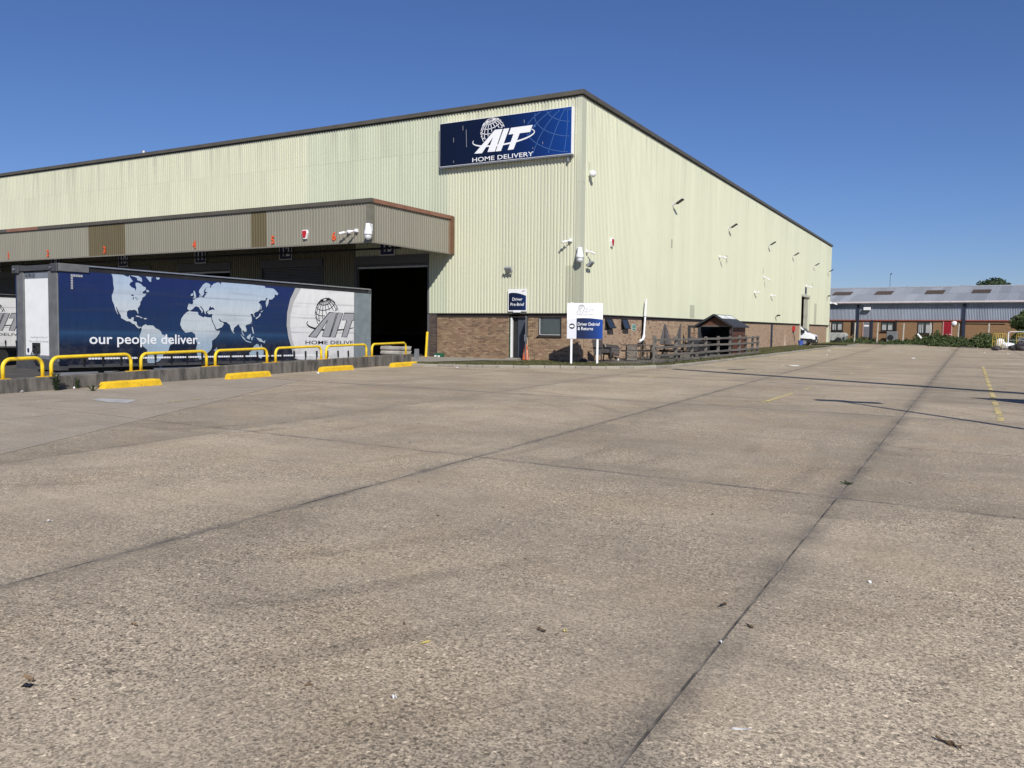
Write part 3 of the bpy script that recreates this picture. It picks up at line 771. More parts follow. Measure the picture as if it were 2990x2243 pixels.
# --- side brickwork (seen edge on: one joined part)
openS = [(3.10, 3.95, 1.54, 2.3), (5.19, 6.05, 1.55, 2.3), (40.68, 41.52, 0, 2.14), (BD[0]-.15, BD[1], 0, 9)]
sb = O('brick_base', MB().box(-.012, -.009, .0, 3.1, .0, CB).box(-.012, -.009, 3.1, 3.95, 0, 1.54).box(-.012, -.009, 3.95, 5.19, 0, CB).box(-.012, -.009, 5.19, 6.05, 0, 1.55).box(-.012, -.009, 6.05, 40.68, 0, CB).box(-.012, -.009, 41.52, BD[0]-.15, 0, CB).box(-.012, -.009, BD[1], 72.62, 0, CB).box(-.012, .0, 40.68, 41.52, 2.14, CB), m_mortar, WH)
bs = MB(); z = .055; i = 0
while z+.065 < 2.08:
    for a, b in course(0.0, 72.62, 0 if i % 2 else .1125, openS, z):
        dx = random.uniform(-.003, .003); ti = random.choices(range(6), [26, 22, 14, 12, 18, 8])[0]
        bs.v.extend([(dx, a, z), (dx, b, z), (dx, b, z+.065), (dx, a, z+.065), (-.012, a, z), (-.012, b, z), (-.012, b, z+.065), (-.012, a, z+.065)])
        k = len(bs.v)-8; bs.f += [(k, k+1, k+2, k+3), (k+3, k+2, k+6, k+7), (k, k+4, k+5, k+1), (k, k+3, k+7, k+4)]; bs.m += [ti]*4
    z += .075; i += 1
tag(O('brickwork', bs, BR_S, sb, norm=False), kind='stuff')
O('soffit_board', MB().box(-.02, .02, .02, BD[0]-.15, 2.085, CB-.036).box(-.02, .02, BD[1], 72.62, 2.085, CB-.036), m_band, sb)
jl = MB()
for y in (.62, 6.47, 12.6, 24.8): jl.box(.001, .004, y-.008, y+.008, .1, 2.08)
O('movement_joint', jl, m_band, sb)
O('brick_return', MB().box(-.6, -.012, 72.55, 72.62, 0, CB), m_farbrick, sb)
# corner quoin returns on the front face are the last bricks; small far return beside the big door
O('door_jamb', MB().box(-.35, .02, BD[0]-.15, BD[0]-.02, 0, CB), M('pinkish_brick_return', (.36, .25, .2), .9), sb)
# --- staff door with its sign above
dr = O('staff_door', MB().box(-3.53, -3.475, -.02, .14, .12, 2.2, 0).box(-2.6, -2.55, -.02, .14, .12, 2.2, 0).box(-3.53, -2.55, -.02, .14, 2.15, 2.2, 0), M('dark_green_frame', (.015, .06, .025), .5), WH)
O('reveal_panel', MB().box(-3.475, -3.40, .0, .13, .2, 2.15), m_white, dr)
O('inner_leaf', MB().box(-3.13, -2.62, .10, .145, .2, 2.14), M('slate_blue_door', (.055, .065, .085), .5), dr)
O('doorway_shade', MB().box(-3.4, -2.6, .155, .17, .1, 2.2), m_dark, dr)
O('threshold', MB().box(-3.62, -2.5, -.16, .02, .1, .19), m_path, dr)
dv = np.array([.40, -.917, 0]); h0 = np.array([-2.57, -.02, 0])
leaf = MB().beam(h0+np.array([0, 0, 1.17]), h0+dv*.86+np.array([0, 0, 1.17]), .045, 1.95)
lf = O('outer_leaf', leaf, M('grey_door_leaf', (.11, .115, .125), .5), dr)
O('handle', MB().beam(h0+dv*.72+np.array([.05, 0, 1.15]), h0+dv*.80+np.array([.05, 0, 1.15]), .06, .03).beam(h0+dv*.76+np.array([-.05, 0, 1.0]), h0+dv*.76+np.array([-.05, 0, 1.3]), .04, .05), m_alu, lf)
# --- office window
wn = O('office_window', MB().box(-2.0, -1.955, -.005, .1, 1.24, 2.2).box(-.875, -.83, -.005, .1, 1.24, 2.2).box(-2.0, -.83, -.005, .1, 1.24, 1.285).box(-2.0, -.83, -.005, .1, 2.12, 2.2), M('dark_window_frame', (.03, .028, .026), .5), WH)
O('pane', MB().box(-1.955, -.875, .045, .055, 1.285, 2.12), m_glass_g, wn)
O('bead', MB().box(-1.955, -1.94, .02, .045, 1.285, 2.12).box(-1.955, -.875, .02, .045, 1.285, 1.3), m_white, wn)
O('sill', MB().box(-2.06, -.8, -.06, .03, 1.18, 1.238), m_band, wn)
# --- small top-hung windows on the side
for k, (ya, yb, zb) in enumerate(((3.10, 3.95, 1.54), (5.19, 6.05, 1.55))):
    t = O('vent_window', MB().box(-.08, .01, ya, ya+.05, zb, 2.09).box(-.08, .01, yb-.05, yb, zb, 2.09).box(-.08, .012, ya, yb, zb, zb+.06).box(-.08, -.06, ya+.05, yb-.05, zb+.06, 2.09), m_black, WH)
    a = math.radians(26 if k == 0 else 20); hh = .50; sx, sz = math.sin(a)*hh, math.cos(a)*hh
    fr_m = MB()
    for y in (ya+.04, yb-.09): fr_m.beam((.02, y+.025, 2.08), (.02+sx, y+.025, 2.08-sz), .05, .035)
    fr_m.beam((.02+sx, ya+.04, 2.08-sz), (.02+sx, yb-.04, 2.08-sz), .05, .035)
    sh = O('sash', fr_m, m_black, t)
    gm = MB(); gm.poly([(.022, ya+.08, 2.06), (.022, yb-.08, 2.06), (.018+sx, yb-.08, 2.09-sz), (.018+sx, ya+.08, 2.09-sz)])
    O('pane', gm, m_glass, sh)
    tag(t, 'top-hung window propped open, nearer the corner' if k == 0 else 'top-hung window propped open, farther from the corner')
# --- navy side door and far roller door
O('side_door', MB().box(-.06, .0, 40.68, 41.52, .15, 2.14), m_navy_door, WH)
O('big_door_frame', MB().box(-.15, .1, BD[0]-.02, BD[0]+.12, .02, 5.29).box(-.15, .1, BD[1]-.12, BD[1]+.02, .02, 5.29).box(-.15, .12, BD[0]-.02, BD[1]+.02, 5.1, 5.32), m_cf, WH)
O('door_curtain', MB().box(-.1, -.06, BD[0]+2.6, BD[1]-.12, .02, 5.1), M('stained_pale_panel', (.42, .42, .33), .7, var=.2, dirt=((.2, .2, .15), .5, .7, 1.5)), WH)
# --- marks and patches on the side wall
for (y0, y1, z0, z1) in ((.70, .78, 8.75, 9.08), (12.5, 12.75, 6.31, 6.79), (24.7, 25.0, 6.34, 6.85), (36.6, 36.75, 6.27, 6.79), (48.7, 48.85, 6.33, 6.82), (60.8, 60.95, 6.31, 6.81)):
    O('vent_slot', MB().box(.08, .092, y0, y1, z0, z1), m_clad_p, side_w)
sheet(lambda s, d, z: (.093-d, s, z), 16.45, 17.4, 2.33, 3.12, m_clad_p, side_w, 'patch_sheet')
sheet(lambda s, d, z: (.093-d, s, z), 62.75, 64.1, 2.31, 4.6, m_clad_p, side_w, 'patch_sheet')
# --- dock doors
for k, (a, b) in enumerate(DOORS):
    d = O('dock_door', MB().box(a-.06, a+.03, -.10, .16, .12, DT+.04).box(b-.03, b+.06, -.10, .16, .12, DT+.04).box(a-.06, b+.06, -.14, .2, DT-.36, DT+.06), m_shut, WH)
    if k == 0: zb = 4.66
    elif k in (2, 3): zb = 4.7
    else: zb = .14
    if zb > 4:
        O('bottom_bar', MB().box(a+.03, b-.03, -.02, .06, zb-.09, zb), m_galv, d)
        sh_top = zb
    m = MB(); z = DT-.36
    while z > zb+.01:
        z1 = max(z-.085, zb); pts = []
        for q in range(5):
            t = q/4; pts.append((.02-.022*math.sin(math.pi*t), z+(z1-z)*t))
        for (ya, za), (yb, zb_) in zip(pts, pts[1:]): m.poly([(a+.03, ya, za), (b-.03, ya, za), (b-.03, yb, zb_), (a+.03, yb, zb_)])
        z = z1
    if m.v: O('shutter_curtain', m, m_shut, d, norm=False)
# --- loading canopy
CY, CX, CZ0, CZ1 = -6.3, -6.69, 5.13, 6.78
CAN = O('canopy', MB().box(-LW, CX-.03, CY+.06, -.09, 6.6, 6.72), M('canopy_deck', (.10, .095, .085), .9), WH)
can_front = lambda s, d, z: (-s, CY+d, z); can_end = lambda s, d, z: (CX-d, s, z)
ce = sorted({6.95, LW, 12.70, 13.67, 22.67, 25.68} | {float(i) for i in range(8, int(LW))}); ce = [e for i, e in enumerate(ce) if i == 0 or e-ce[i-1] > .05]
CFR = (.075, .022, .048, .022)
for a, b in zip(ce, ce[1:]):
    mid = (a+b)/2; mt = m_can_d if (12.7 < mid < 13.67 or 22.67 < mid < 25.68) else m_can
    sheet(can_front, a, b, CZ0+.03, CZ1+.02, mt, CAN, 'canopy_sheet', .028, CFR)
for a, b in zip([-6.05, -5, -4, -3, -2, -1], [-5, -4, -3, -2, -1, -.42]): sheet(can_end, a, b, CZ0+.03, CZ1+.02, m_can, CAN, 'canopy_sheet', .028, CFR)
O('corner_flashing', MB().box(-6.96, CX+.004, CY-.004, CY+.03, CZ0+.03, CZ1).box(CX-.03, CX+.004, CY+.03, -6.04, CZ0+.03, CZ1), M('canopy_corner_trim', (.165, .155, .12), .5), CAN)
O('lower_trim', MB().box(-LW, CX+.02, CY-.02, CY+.06, CZ0-.02, CZ0+.04).box(CX-.06, CX+.02, CY+.06, -.1, CZ0-.02, CZ0+.04), M('canopy_lower_trim', (.20, .185, .15), .5), CAN)
for (a, b) in ((-LW, -33.1), (-30.1, CX+.07)): O('upper_trim', MB().box(a, b, CY-.07, CY+.1, CZ1, 6.95), m_fascia, CAN)
O('upper_trim', MB().box(-33.1, -30.1, CY-.07, CY+.1, CZ1, 6.95), m_rust, CAN)
O('upper_trim', MB().box(CX-.1, CX+.07, CY+.1, -.09, CZ1, 6.95), m_rust, CAN)
O('end_plate', MB().box(CX-.06, CX+.012, -.42, -.30, CZ0, CZ1), M('light_brown_plate', (.24, .15, .10), .55), CAN)
O('end_plate', MB().box(CX-.05, CX+.10, -.30, -.088, CZ0, CZ1+.12), M('brown_plate', (.15, .083, .045), .55), CAN)
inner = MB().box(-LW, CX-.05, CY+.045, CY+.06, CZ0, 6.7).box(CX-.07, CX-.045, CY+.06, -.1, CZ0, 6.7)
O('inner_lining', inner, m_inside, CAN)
bm_ = MB()
x = -9.5
while x > -LW: bm_.box(x-.09, x+.09, CY+.1, -.1, 5.9, 6.3); x -= 6.0
O('cantilever_beam', bm_, m_inside, CAN)
O('service_pipe', MB().tube([(-LW, -2.2, 5.32), (-8.2, -2.2, 5.32)], .05, 8), m_black, CAN)
cf_ = Frame((0, CY-.034, 0), (1, 0, 0), (0, 0, 1))
for s_, x in (('1', -33.09), ('2', -29.31), ('3', -24.35), ('4', -17.48), ('5', -12.3), ('6', -8.7)):
    m = MB(); text_mb(m, cf_, s_, x, 5.285, .50, 0, 0, 'CENTER', .85, .012)
    base = list(m.f); n = len(m.v); m.v += [(a, b+.03, c) for a, b, c in m.v]; m.f += [tuple(i+n for i in f) for f in base]; m.m += [0]*len(base)
    O('numeral', m, m_orange, CAN, norm=False)

# goods standing in the dark just inside the open dock door
for k, (x, y, wd, hh) in enumerate(((-11.6, 7.5, 1.1, 1.3), (-9.9, 9.0, 1.0, .9))):
    t = thing('pallet_stack', (x, y, .13), 'dim wrapped pallet inside the open dock door, %s' % ('taller one' if k == 0 else 'lower one'), 'pallet')
    for q in (-.4, 0, .4): O('bearer', MB().box(x+q-.06, x+q+.06, y-.5, y+.5, .13, .23), m_wood_d, t)
    O('pallet_deck', MB().box(x-.5, x+.5, y-.5, y+.5, .23, .27), m_wood_d, t); O('load', MB().box(x-wd/2, x+wd/2, y-.48, y+.48, .272, .27+hh), M('blue_wrapped_load', (.10, .15, .28), .4), t, bev=.04)
# ================================================================ signs and printed marks
CR3 = crop(1200, 240, 3.687)
SF = Frame((-7.29, -.36, 9.29), (1, 0, 0), (0, 0, 1)); SW, SH = 7.03, 2.05
LOGO = {'A': [(683, 775), (905, 518), (988, 508), (903, 752), (825, 757), (885, 595), (765, 770)],
        'I': [(912, 751), (1000, 507), (1060, 500), (970, 745)],
        'T': [(1043, 736), (1105, 563), (1052, 570), (1078, 497), (1312, 465), (1283, 541), (1172, 555), (1105, 728)]}
LOGO = {k: [SF.uv(*CR3(*p)) for p in v] for k, v in LOGO.items()}
lu = [p for v in LOGO.values() for p in v]; LCX = (min(p[0] for p in lu)+max(p[0] for p in lu))/2; LCY = min(p[1] for p in lu); LWID = max(p[0] for p in lu)-min(p[0] for p in lu)
LOGO = {k: [((a-LCX)/LWID, (b-LCY)/LWID) for a, b in v] for k, v in LOGO.items()}       # width 1, foot at 0
_g = SF.uv(*CR3(880, 538)); _e = SF.uv(*CR3(757, 560)); GLB = ((_g[0]-LCX)/LWID, (_g[1]-LCY)/LWID, (_g[0]-_e[0])/LWID*1.03); LTOP = LOGO['A'][1][1]
def graticule(mb, fr, cx, cy, r, wd, h, mi, tilt=25, roll=12, step=22, inside=None, lo=-90):
    rl = math.radians(roll); tl = math.radians(tilt)
    def pr(lat, lon):
        x = math.cos(lat)*math.sin(lon); y = math.sin(lat); z = math.cos(lat)*math.cos(lon)
        y2 = y*math.cos(tl)-z*math.sin(tl); z2 = y*math.sin(tl)+z*math.cos(tl)
        return (cx+r*(x*math.cos(rl)-y2*math.sin(rl)), cy+r*(x*math.sin(rl)+y2*math.cos(rl)), z2)
    def draw(L):
        cur = []
        for q in L:
            if q[2] > -.02: cur.append(q[:2])
            else:
                if len(cur) > 1: ribbon(mb, fr, cur, wd, h, mi, inside)
                cur = []
        if len(cur) > 1: ribbon(mb, fr, cur, wd, h, mi, inside)
    for lon in range(-180, 180, step): draw([pr(math.radians(la), math.radians(lon)) for la in range(-80, 81, 5)])
    for la in range(-60, 81, 20): draw([pr(math.radians(la), math.radians(lo_)) for lo_ in range(-180, 181, 6)])
def ring(mb, fr, cx, cy, a, b, rot, wd, h, mi, t0=165, t1=385):
    c, s = math.cos(math.radians(rot)), math.sin(math.radians(rot)); P = []; W = []
    n = 40
    for k in range(n+1):
        t = math.radians(t0+(t1-t0)*k/n); x, y = a*math.cos(t), b*math.sin(t); P.append((cx+x*c-y*s, cy+x*s+y*c)); W.append(wd*(.45+.75*math.sin(math.pi*k/n)))
    ribbon(mb, fr, P, W, h, mi)
def logo(fr, cx, foot, wd, parent, m_let, m_globe, m_ring, words=None, h=.004, outline=None, right_of=None):
    """globe, ring, the three slanted letters and the words below"""
    ins = (lambda x, y: x < right_of) if right_of is not None else None
    def vis(x, y):
        xr, yr = (x-cx)/wd, (y-foot)/wd
        return (ins is None or ins(x, y)) and yr > .06 and (yr > LTOP+.012 or xr < -.5+.36*yr/LTOP-.015)
    g_ = MB(); graticule(g_, fr, cx+GLB[0]*wd, foot+GLB[1]*wd, GLB[2]*wd, .0105*wd, h, 0, inside=vis); O('globe_print', g_, m_globe, parent, norm=False)
    r_ = MB(); ring(r_, fr, cx, foot+.20*wd, .53*wd, .105*wd, 3, .02*wd, h+.0015, 0)
    if right_of is not None:
        r_ = MB(); ring(r_, fr, cx, foot+.20*wd, .53*wd, .105*wd, 3, .02*wd, h+.0015, 0, 165, 305)
    O('orbit_print', r_, m_ring, parent, norm=False)
    for k in 'AIT':
        P = [(cx+a*wd, foot+b*wd) for a, b in LOGO[k]]
        if right_of is not None: P = [(min(a, right_of), b) for a, b in P]
        m = MB()
        if outline is not None:
            tri_fill(m, fr, P, h+.003, 0); ribbon(m, fr, P+[P[0], P[1]], (.012 if wd > 1 else .02)*wd, h+.0045, 1); O('logo_letter', m, [m_let, outline], parent, norm=False)
        else: tri_fill(m, fr, P, h+.003, 0); O('logo_letter', m, m_let, parent, norm=False)
    if words:
        m = MB(); text_mb(m, fr, words[0], cx-.535*wd, foot-.118*wd, .092*wd, h+.002, 0, 'LEFT', 1, .0005*wd, words[1]*wd)
        O('lettering', m, words[2], parent, norm=False)
def grad_mat(name, stops, axis, a, b, rough=.35):
    m, nt, bs_ = newmat(name, rough, 0, .4); g = N(nt, 'ShaderNodeNewGeometry'); s = N(nt, 'ShaderNodeSeparateXYZ'); L_(nt, g.outputs['Position'], s.inputs[0])
    f = fr_(nt, s.outputs[axis], a, b); L_(nt, ramp(nt, f, stops), bs_.inputs['Base Color']); return m
m_signblue = grad_mat('printed_blue_gradient', [(0, (.002, .005, .02)), (.45, (.002, .007, .032)), (.75, (.003, .022, .12)), (1, (.005, .048, .25))], 0, -7.3, -.3)
m_pr_white = M('printed_white', (.82, .83, .84), .4, var=.02); m_pr_pale = M('printed_pale_blue', (.06, .14, .36), .4, var=.03)
m_pr_grey = M('printed_grey', (.36, .37, .39), .45, var=.05); m_pr_black = M('printed_black', (.012, .012, .02), .45, var=.1)
# --- big wall sign
S1 = thing('fascia_sign', (-3.8, -.3, 9.28), 'big dark blue company sign with white globe logo high on the front wall', 'sign')
O('sign_box', MB().box(-7.29, -.26, -.352, -.125, 9.29, 11.34), m_white, S1)
O('sign_face', MB().poly([(-7.27, -.356, 9.31), (-.30, -.356, 9.31), (-.30, -.356, 11.32), (-7.27, -.356, 11.32)]), m_signblue, S1, norm=False)
O('sign_bracket', MB().box(-7.29, -.26, -.33, -.10, 9.24, 9.285).box(-.55, -.47, -.24, -.1, 9.0, 9.25), m_galv, S1)
gm_ = MB(); graticule(gm_, SF, 6.35, .45, 1.95, .028, .0055, 0, 28, -14, 24, inside=lambda x, y: .05 < y < SH-.05 and 4.75 < x < SW-.06); tag(O('globe_backdrop', gm_, m_pr_pale, S1, norm=False), kind='stuff')
_a = SF.uv(*CR3(683, 775)); _b = SF.uv(*CR3(1312, 465)); WL = _b[0]-_a[0]
logo(SF, (_a[0]+_b[0])/2, _a[1], WL, S1, m_pr_white, m_pr_white, m_pr_white, ('HOME DELIVERY', 1.05, m_pr_white), h=.007)
rm = MB(); rm.lathe([(.06, 0), (.06, .003)], SF.at(*SF.uv(*CR3(1332, 472)), .008), 12, ax=(0, -1, 0)); O('registered_mark', rm, m_pr_pale, S1)
sc = MB()
for x, y0, y1 in ((595, 510, 700), (560, 470, 520), (460, 600, 650), (1218, 405, 440), (1418, 640, 670), (1312, 700, 720), (460, 845, 870)):
    a = SF.uv(*CR3(x, y0)); b = SF.uv(*CR3(x+random.uniform(-5, 5), y1)); ribbon(sc, SF, [a, b], .02, .0055)
O('scratch', sc, m_pr_grey, S1, norm=False)
# --- staff door sign
D6 = crop(1400, 660, 5.53)
F2 = Frame((-3.54, -.165, 2.36), (1, 0, 0), (0, 0, 1))
S2 = thing('door_sign', (-3.05, -.12, 2.36), 'white and navy Driver Pre-Brief sign above the staff door', 'sign')
O('sign_board', MB().box(-3.54, -2.55, -.16, -.13, 2.36, 3.40), m_white, S2)
O('sign_rail', MB().box(-3.5, -2.6, -.13, -.09, 2.5, 2.56).box(-3.5, -2.6, -.13, -.09, 3.2, 3.26), m_galv, S2)
m_nav2 = grad_mat('printed_navy_gradient', [(0, (.003, .007, .028)), (.6, (.004, .012, .05)), (1, (.006, .03, .13))], 0, -3.5, -2.5)
arc = [(.045, .835), (.2, .865), (.4, .86), (.6, .83), (.8, .775), (.96, .72)]
m = MB(); tri_fill(m, F2, [(.045, .055), (.96, .055)]+arc[::-1], .003); O('printed_panel', m, m_nav2, S2, norm=False)
m = MB(); text_mb(m, F2, 'Driver', .5, .50, .20, .006, 0, 'CENTER', 1.0, .0015); O('lettering', m, m_pr_white, S2, norm=False); m = MB(); text_mb(m, F2, 'Pre-Brief', .5, .26, .20, .006, 0, 'CENTER', 1.0, .0015); O('lettering', m, m_pr_white, S2, norm=False)
m = MB()
for k in 'AIT': tri_fill(m, F2, [(.82+a*.2, .90+b*.2) for a, b in LOGO[k]], .004)
O('logo_letter', m, m_pr_grey, S2, norm=False)
bl = tag(O('bulkhead_lamp', MB().box(-3.24, -2.86, -.21, -.10, 2.30, 2.395), m_white_pl, bev=.015), 'white bulkhead lamp directly above the staff doorway', 'lamp')
# --- free-standing sign by the corner
E6 = crop(1640, 880, 8.295)
pL = gp(*E6(238, 1505), .1); pL = np.array([.64, -2.05, .09]); dirs = np.array([.87, .49, 0]); dirs /= np.linalg.norm(dirs)
nn_ = np.cross(dirs, (0, 0, 1.0))
def on_sign(x, y):
    r = ray(x, y); t = np.dot(pL-CAM, nn_)/np.dot(r, nn_); q = CAM+r*t; return np.dot(q-pL, dirs), q[2]
u0, zt = on_sign(*E6(135, 35)); u1, _ = on_sign(*E6(1000, 35)); _, zb = on_sign(*E6(130, 898))
ub, _ = on_sign(*E6(860, 1400))
S3 = thing('freestanding_sign', (pL[0], pL[1], .08), 'square white and blue Driver Debrief sign on two white posts at the corner', 'sign')
F3 = Frame(pL+dirs*u0+np.array([0, 0, zb-.1])+nn_*.05, dirs, (0, 0, 1)); W3, H3 = u1-u0, zt-zb
for u in (0.0, ub):
    q = pL+dirs*u; O('post', MB().obox(q+np.array([0, 0, (zt-.1)/2]), dirs*.042, nn_*.03, (0, 0, (zt-.05)/2), 0), m_white, S3)
O('sign_board', MB().obox(F3.at(W3/2, H3/2, -.012), dirs*W3/2, nn_*.011, (0, 0, H3/2)), m_white, S3)
m_s3 = None
def lin_mat(name, stops, o, u, L, rough=.35):
    m, nt, b = newmat(name, rough, 0, .4); g = N(nt, 'ShaderNodeNewGeometry')
    sb_ = N(nt, 'ShaderNodeVectorMath', operation='SUBTRACT'); L_(nt, g.outputs['Position'], sb_.inputs[0]); sb_.inputs[1].default_value = tuple(float(c) for c in o)
    dt = N(nt, 'ShaderNodeVectorMath', operation='DOT_PRODUCT'); L_(nt, sb_.outputs[0], dt.inputs[0]); dt.inputs[1].default_value = tuple(float(c)/L for c in u)
    L_(nt, ramp(nt, dt.outputs['Value'], stops), b.inputs['Base Color']); return m
m_s3 = lin_mat('printed_royal_gradient', [(0, (.003, .008, .03)), (.45, (.004, .012, .055)), (.8, (.004, .032, .16)), (1, (.005, .06, .32))], F3.o, F3.u, W3)
xs0 = .267*W3
arc = [(xs0, .575*H3), (.45*W3, .583*H3), (.65*W3, .578*H3), (.85*W3, .56*H3), (W3, .543*H3)]
m = MB(); tri_fill(m, F3, [(xs0, .0), (W3, .0)]+arc[::-1], .003); O('printed_panel', m, m_s3, S3, norm=False)
m = MB(); tri_fill(m, F3, [(0, 0), (xs0-.002, 0), (xs0-.002, .572*H3), (.12*W3, .555*H3), (0, .535*H3)], .003); O('printed_panel', m, M('printed_light_grey', (.62, .63, .67), .4, var=.02), S3, norm=False)
m = MB(); text_mb(m, F3, 'Driver Debrief', .30*W3, .37*H3, .128*W3, .006, 0, 'LEFT', 1, .0008, .62*W3); O('lettering', m, m_pr_white, S3, norm=False); m = MB(); text_mb(m, F3, '& Returns', .30*W3, .245*H3, .128*W3, .006, 0, 'LEFT', 1, .0008, .43*W3); O('lettering', m, m_pr_white, S3, norm=False)
cx_, cy_ = F3.uv(*E6(248, 603))
m = MB(); m.lathe([(.078*W3, 0), (.078*W3, .002)], F3.at(cx_, cy_, .004), 28, ax=nn_); O('arrow_disc', m, m_pr_black, S3)
m = MB(); e = .06*W3
tri_fill(m, F3, [(cx_-e, cy_-e*.35), (cx_, cy_-e*.35), (cx_, cy_-e*.75), (cx_+e, cy_), (cx_, cy_+e*.75), (cx_, cy_+e*.35), (cx_-e, cy_+e*.35)], .009); O('arrow', m, m_pr_white, S3, norm=False)
m_pale_ln = M('printed_pale_grey', (.27, .27, .30), .4, var=.03)
logo(F3, .49*W3, .715*H3, .48*W3, S3, m_pr_white, m_pale_ln, m_pr_grey, ('HOME DELIVERY', 1.08, m_pale_ln), h=.004, outline=m_pale_ln)
# --- dock number boards under the canopy
for s_, x, wh in (('13', -10.6, 'nearest the canopy end, over the open door'), ('12', -17.57, 'over the closed shutter'), ('11', -24.37, 'left of the closed shutter'), ('10', -31.43, 'over the middle of the trailer roof'), ('9', -38.5, 'over the front of the trailer'), ('8', -45.4, 'at the left edge of the picture')):
    t = thing('dock_number_board', (x, -.15, 5.2), 'navy dock number board under the canopy, '+wh, 'sign')
    O('board', MB().box(x-.47, x+.47, -.17, -.15, 5.2, 6.1), m_navy, t)
    O('border', MB().box(x-.47, x+.47, -.175, -.171, 5.2, 5.24).box(x-.47, x+.47, -.175, -.171, 6.06, 6.1).box(x-.47, x-.43, -.175, -.171, 5.24, 6.06).box(x+.43, x+.47, -.175, -.171, 5.24, 6.06), m_pr_white, t)
    F = Frame((x, -.174, 5.2), (1, 0, 0), (0, 0, 1)); m = MB(); text_mb(m, F, s_, 0, .20, .72, 0, 0, 'CENTER', .9, .012); O('number', m, m_pr_white, t, norm=False)
# --- green safety sign on the side wall
sg = thing('safety_sign', (.02, 6.98, 1.53), 'small green and white safety sign on the side brick wall', 'sign')
O('board', MB().box(.004, .012, 6.70, 7.26, 1.52, 1.85), m_white, sg)
O('printed_panel', MB().box(.012, .015, 6.74, 7.22, 1.63, 1.83), m_sgreen, sg); O('printed_panel', MB().box(.012, .015, 6.74, 7.22, 1.54, 1.61), m_sgreen, sg)
m = MB(); FG = Frame((.017, 6.98, 1.73), (0, 1, 0), (0, 0, 1)); ribbon(m, FG, [(-.12, .06), (0, -.06), (.08, .08)], .03, 0); ribbon(m, FG, [(0, -.06), (-.02, -.09)], .03, 0); O('symbol', m, m_pr_white, sg, norm=False)
# ================================================================ cameras, lamps, alarms
def bullet_camera(p, n, t, label, s=.85, group=None):
    """p: fixing point on wall, n: outward normal, t: aim direction"""
    p, n, t = (np.array(q, float) for q in (p, n, t)); t /= np.linalg.norm(t); up = np.array([0, 0, 1.])
    T = thing('security_camera', p, label, 'camera', group); sd = np.cross(n, up)
    O('junction_box', MB().obox(p+n*.07*s, n*.07*s, sd*.085*s, up*.085*s), m_white_pl, T, bev=.015*s)
    O('bracket', MB().tube([p+n*.12*s, p+n*.2*s-up*.02*s, p+n*.2*s+t*.1*s-up*.01*s], .025*s, 8), m_white_pl, T)
    c = p+n*.2*s+t*.12*s
    b = O('camera_body', MB().beam(c, c+t*.30*s, .12*s, .10*s), m_white_pl, T, bev=.02*s)
    O('lens', MB().lathe([(.04*s, 0), (.04*s, .012*s)], c+t*.30*s, 12, ax=t), m_black, b); return T
def ptz_camera(p, n, label, s=1.0):
    p, n = np.array(p, float), np.array(n, float); n /= np.linalg.norm(n); up = np.array([0, 0, 1.]); sd = np.cross(n, up)
    T = thing('dome_camera', p, label, 'camera')
    O('corner_bracket', MB().obox(p+n*.05*s, n*.05*s, sd*.11*s, up*.16*s), m_white_pl, T, bev=.01)
    O('arm', MB().obox(p+n*.22*s+up*.04*s, n*.17*s, sd*.1*s, up*.12*s), m_white_pl, T, bev=.03*s)
    c = p+n*.30*s-up*.08*s
    h = O('housing', MB().lathe([(.12*s, .12*s), (.135*s, .02*s), (.185*s, -.17*s), (.19*s, -.26*s), (.15*s, -.27*s)], c, 18), m_white_pl, T, smooth=True)
    O('dome', MB().lathe([(.155*s, -.275*s), (.16*s, -.34*s), (.13*s, -.42*s), (.07*s, -.47*s), (.01*s, -.485*s)], c, 18), M('pale_dome', (.62, .64, .66), .15), h, smooth=True); return T
YCF = CY-.0
bullet_camera((-7.83, CY, 5.60), (0, -1, 0), (-.85, -.5, -.25), 'white bullet camera on the canopy front, next to the number 6')
bullet_camera((-7.42, CY, 5.63), (0, -1, 0), (-.35, -.9, -.3), 'white bullet camera on the canopy front, nearer the canopy corner')
ptz_camera((-6.72, CY, 5.72), (.35, -.94, 0), 'white dome camera on the canopy corner', .95)
bullet_camera((-.36, -.085, 5.52), (0, -1, 0), (-.8, -.55, -.3), 'white bullet camera on the front wall near the building corner')
ptz_camera((.05, -.09, 5.03), (.5, -.87, 0), 'white dome camera on the building corner', .95)
bullet_camera((.09, .55, 5.08), (1, 0, 0), (.5, .8, -.3), 'white bullet camera just round the building corner', .75)
bullet_camera((.085, 22.86, 6.6), (1, 0, 0), (.6, .7, -.2), 'small white camera on the side wall below the second floodlight', .95)
bullet_camera((.085, 36.87, 6.0), (1, 0, 0), (.7, .3, -.6), 'small white camera on the side wall below the third floodlight', .95)
bullet_camera((.085, 33.6, 4.62), (1, 0, 0), (.3, .95, .0), 'white camera low on the side wall, nearer of a low pair', 1.05)
bullet_camera((.085, 39.8, 4.6), (1, 0, 0), (.3, .95, .0), 'white camera low on the side wall, farther of a low pair', 1.05)
bullet_camera((.085, 56.7, 6.25), (1, 0, 0), (.8, .3, -.4), 'white camera above the far roller door', 1.2)
bullet_camera((.085, 73.9, 5.0), (1, 0, 0), (.8, .5, -.3), 'white camera at the far end of the side wall', 1.5)
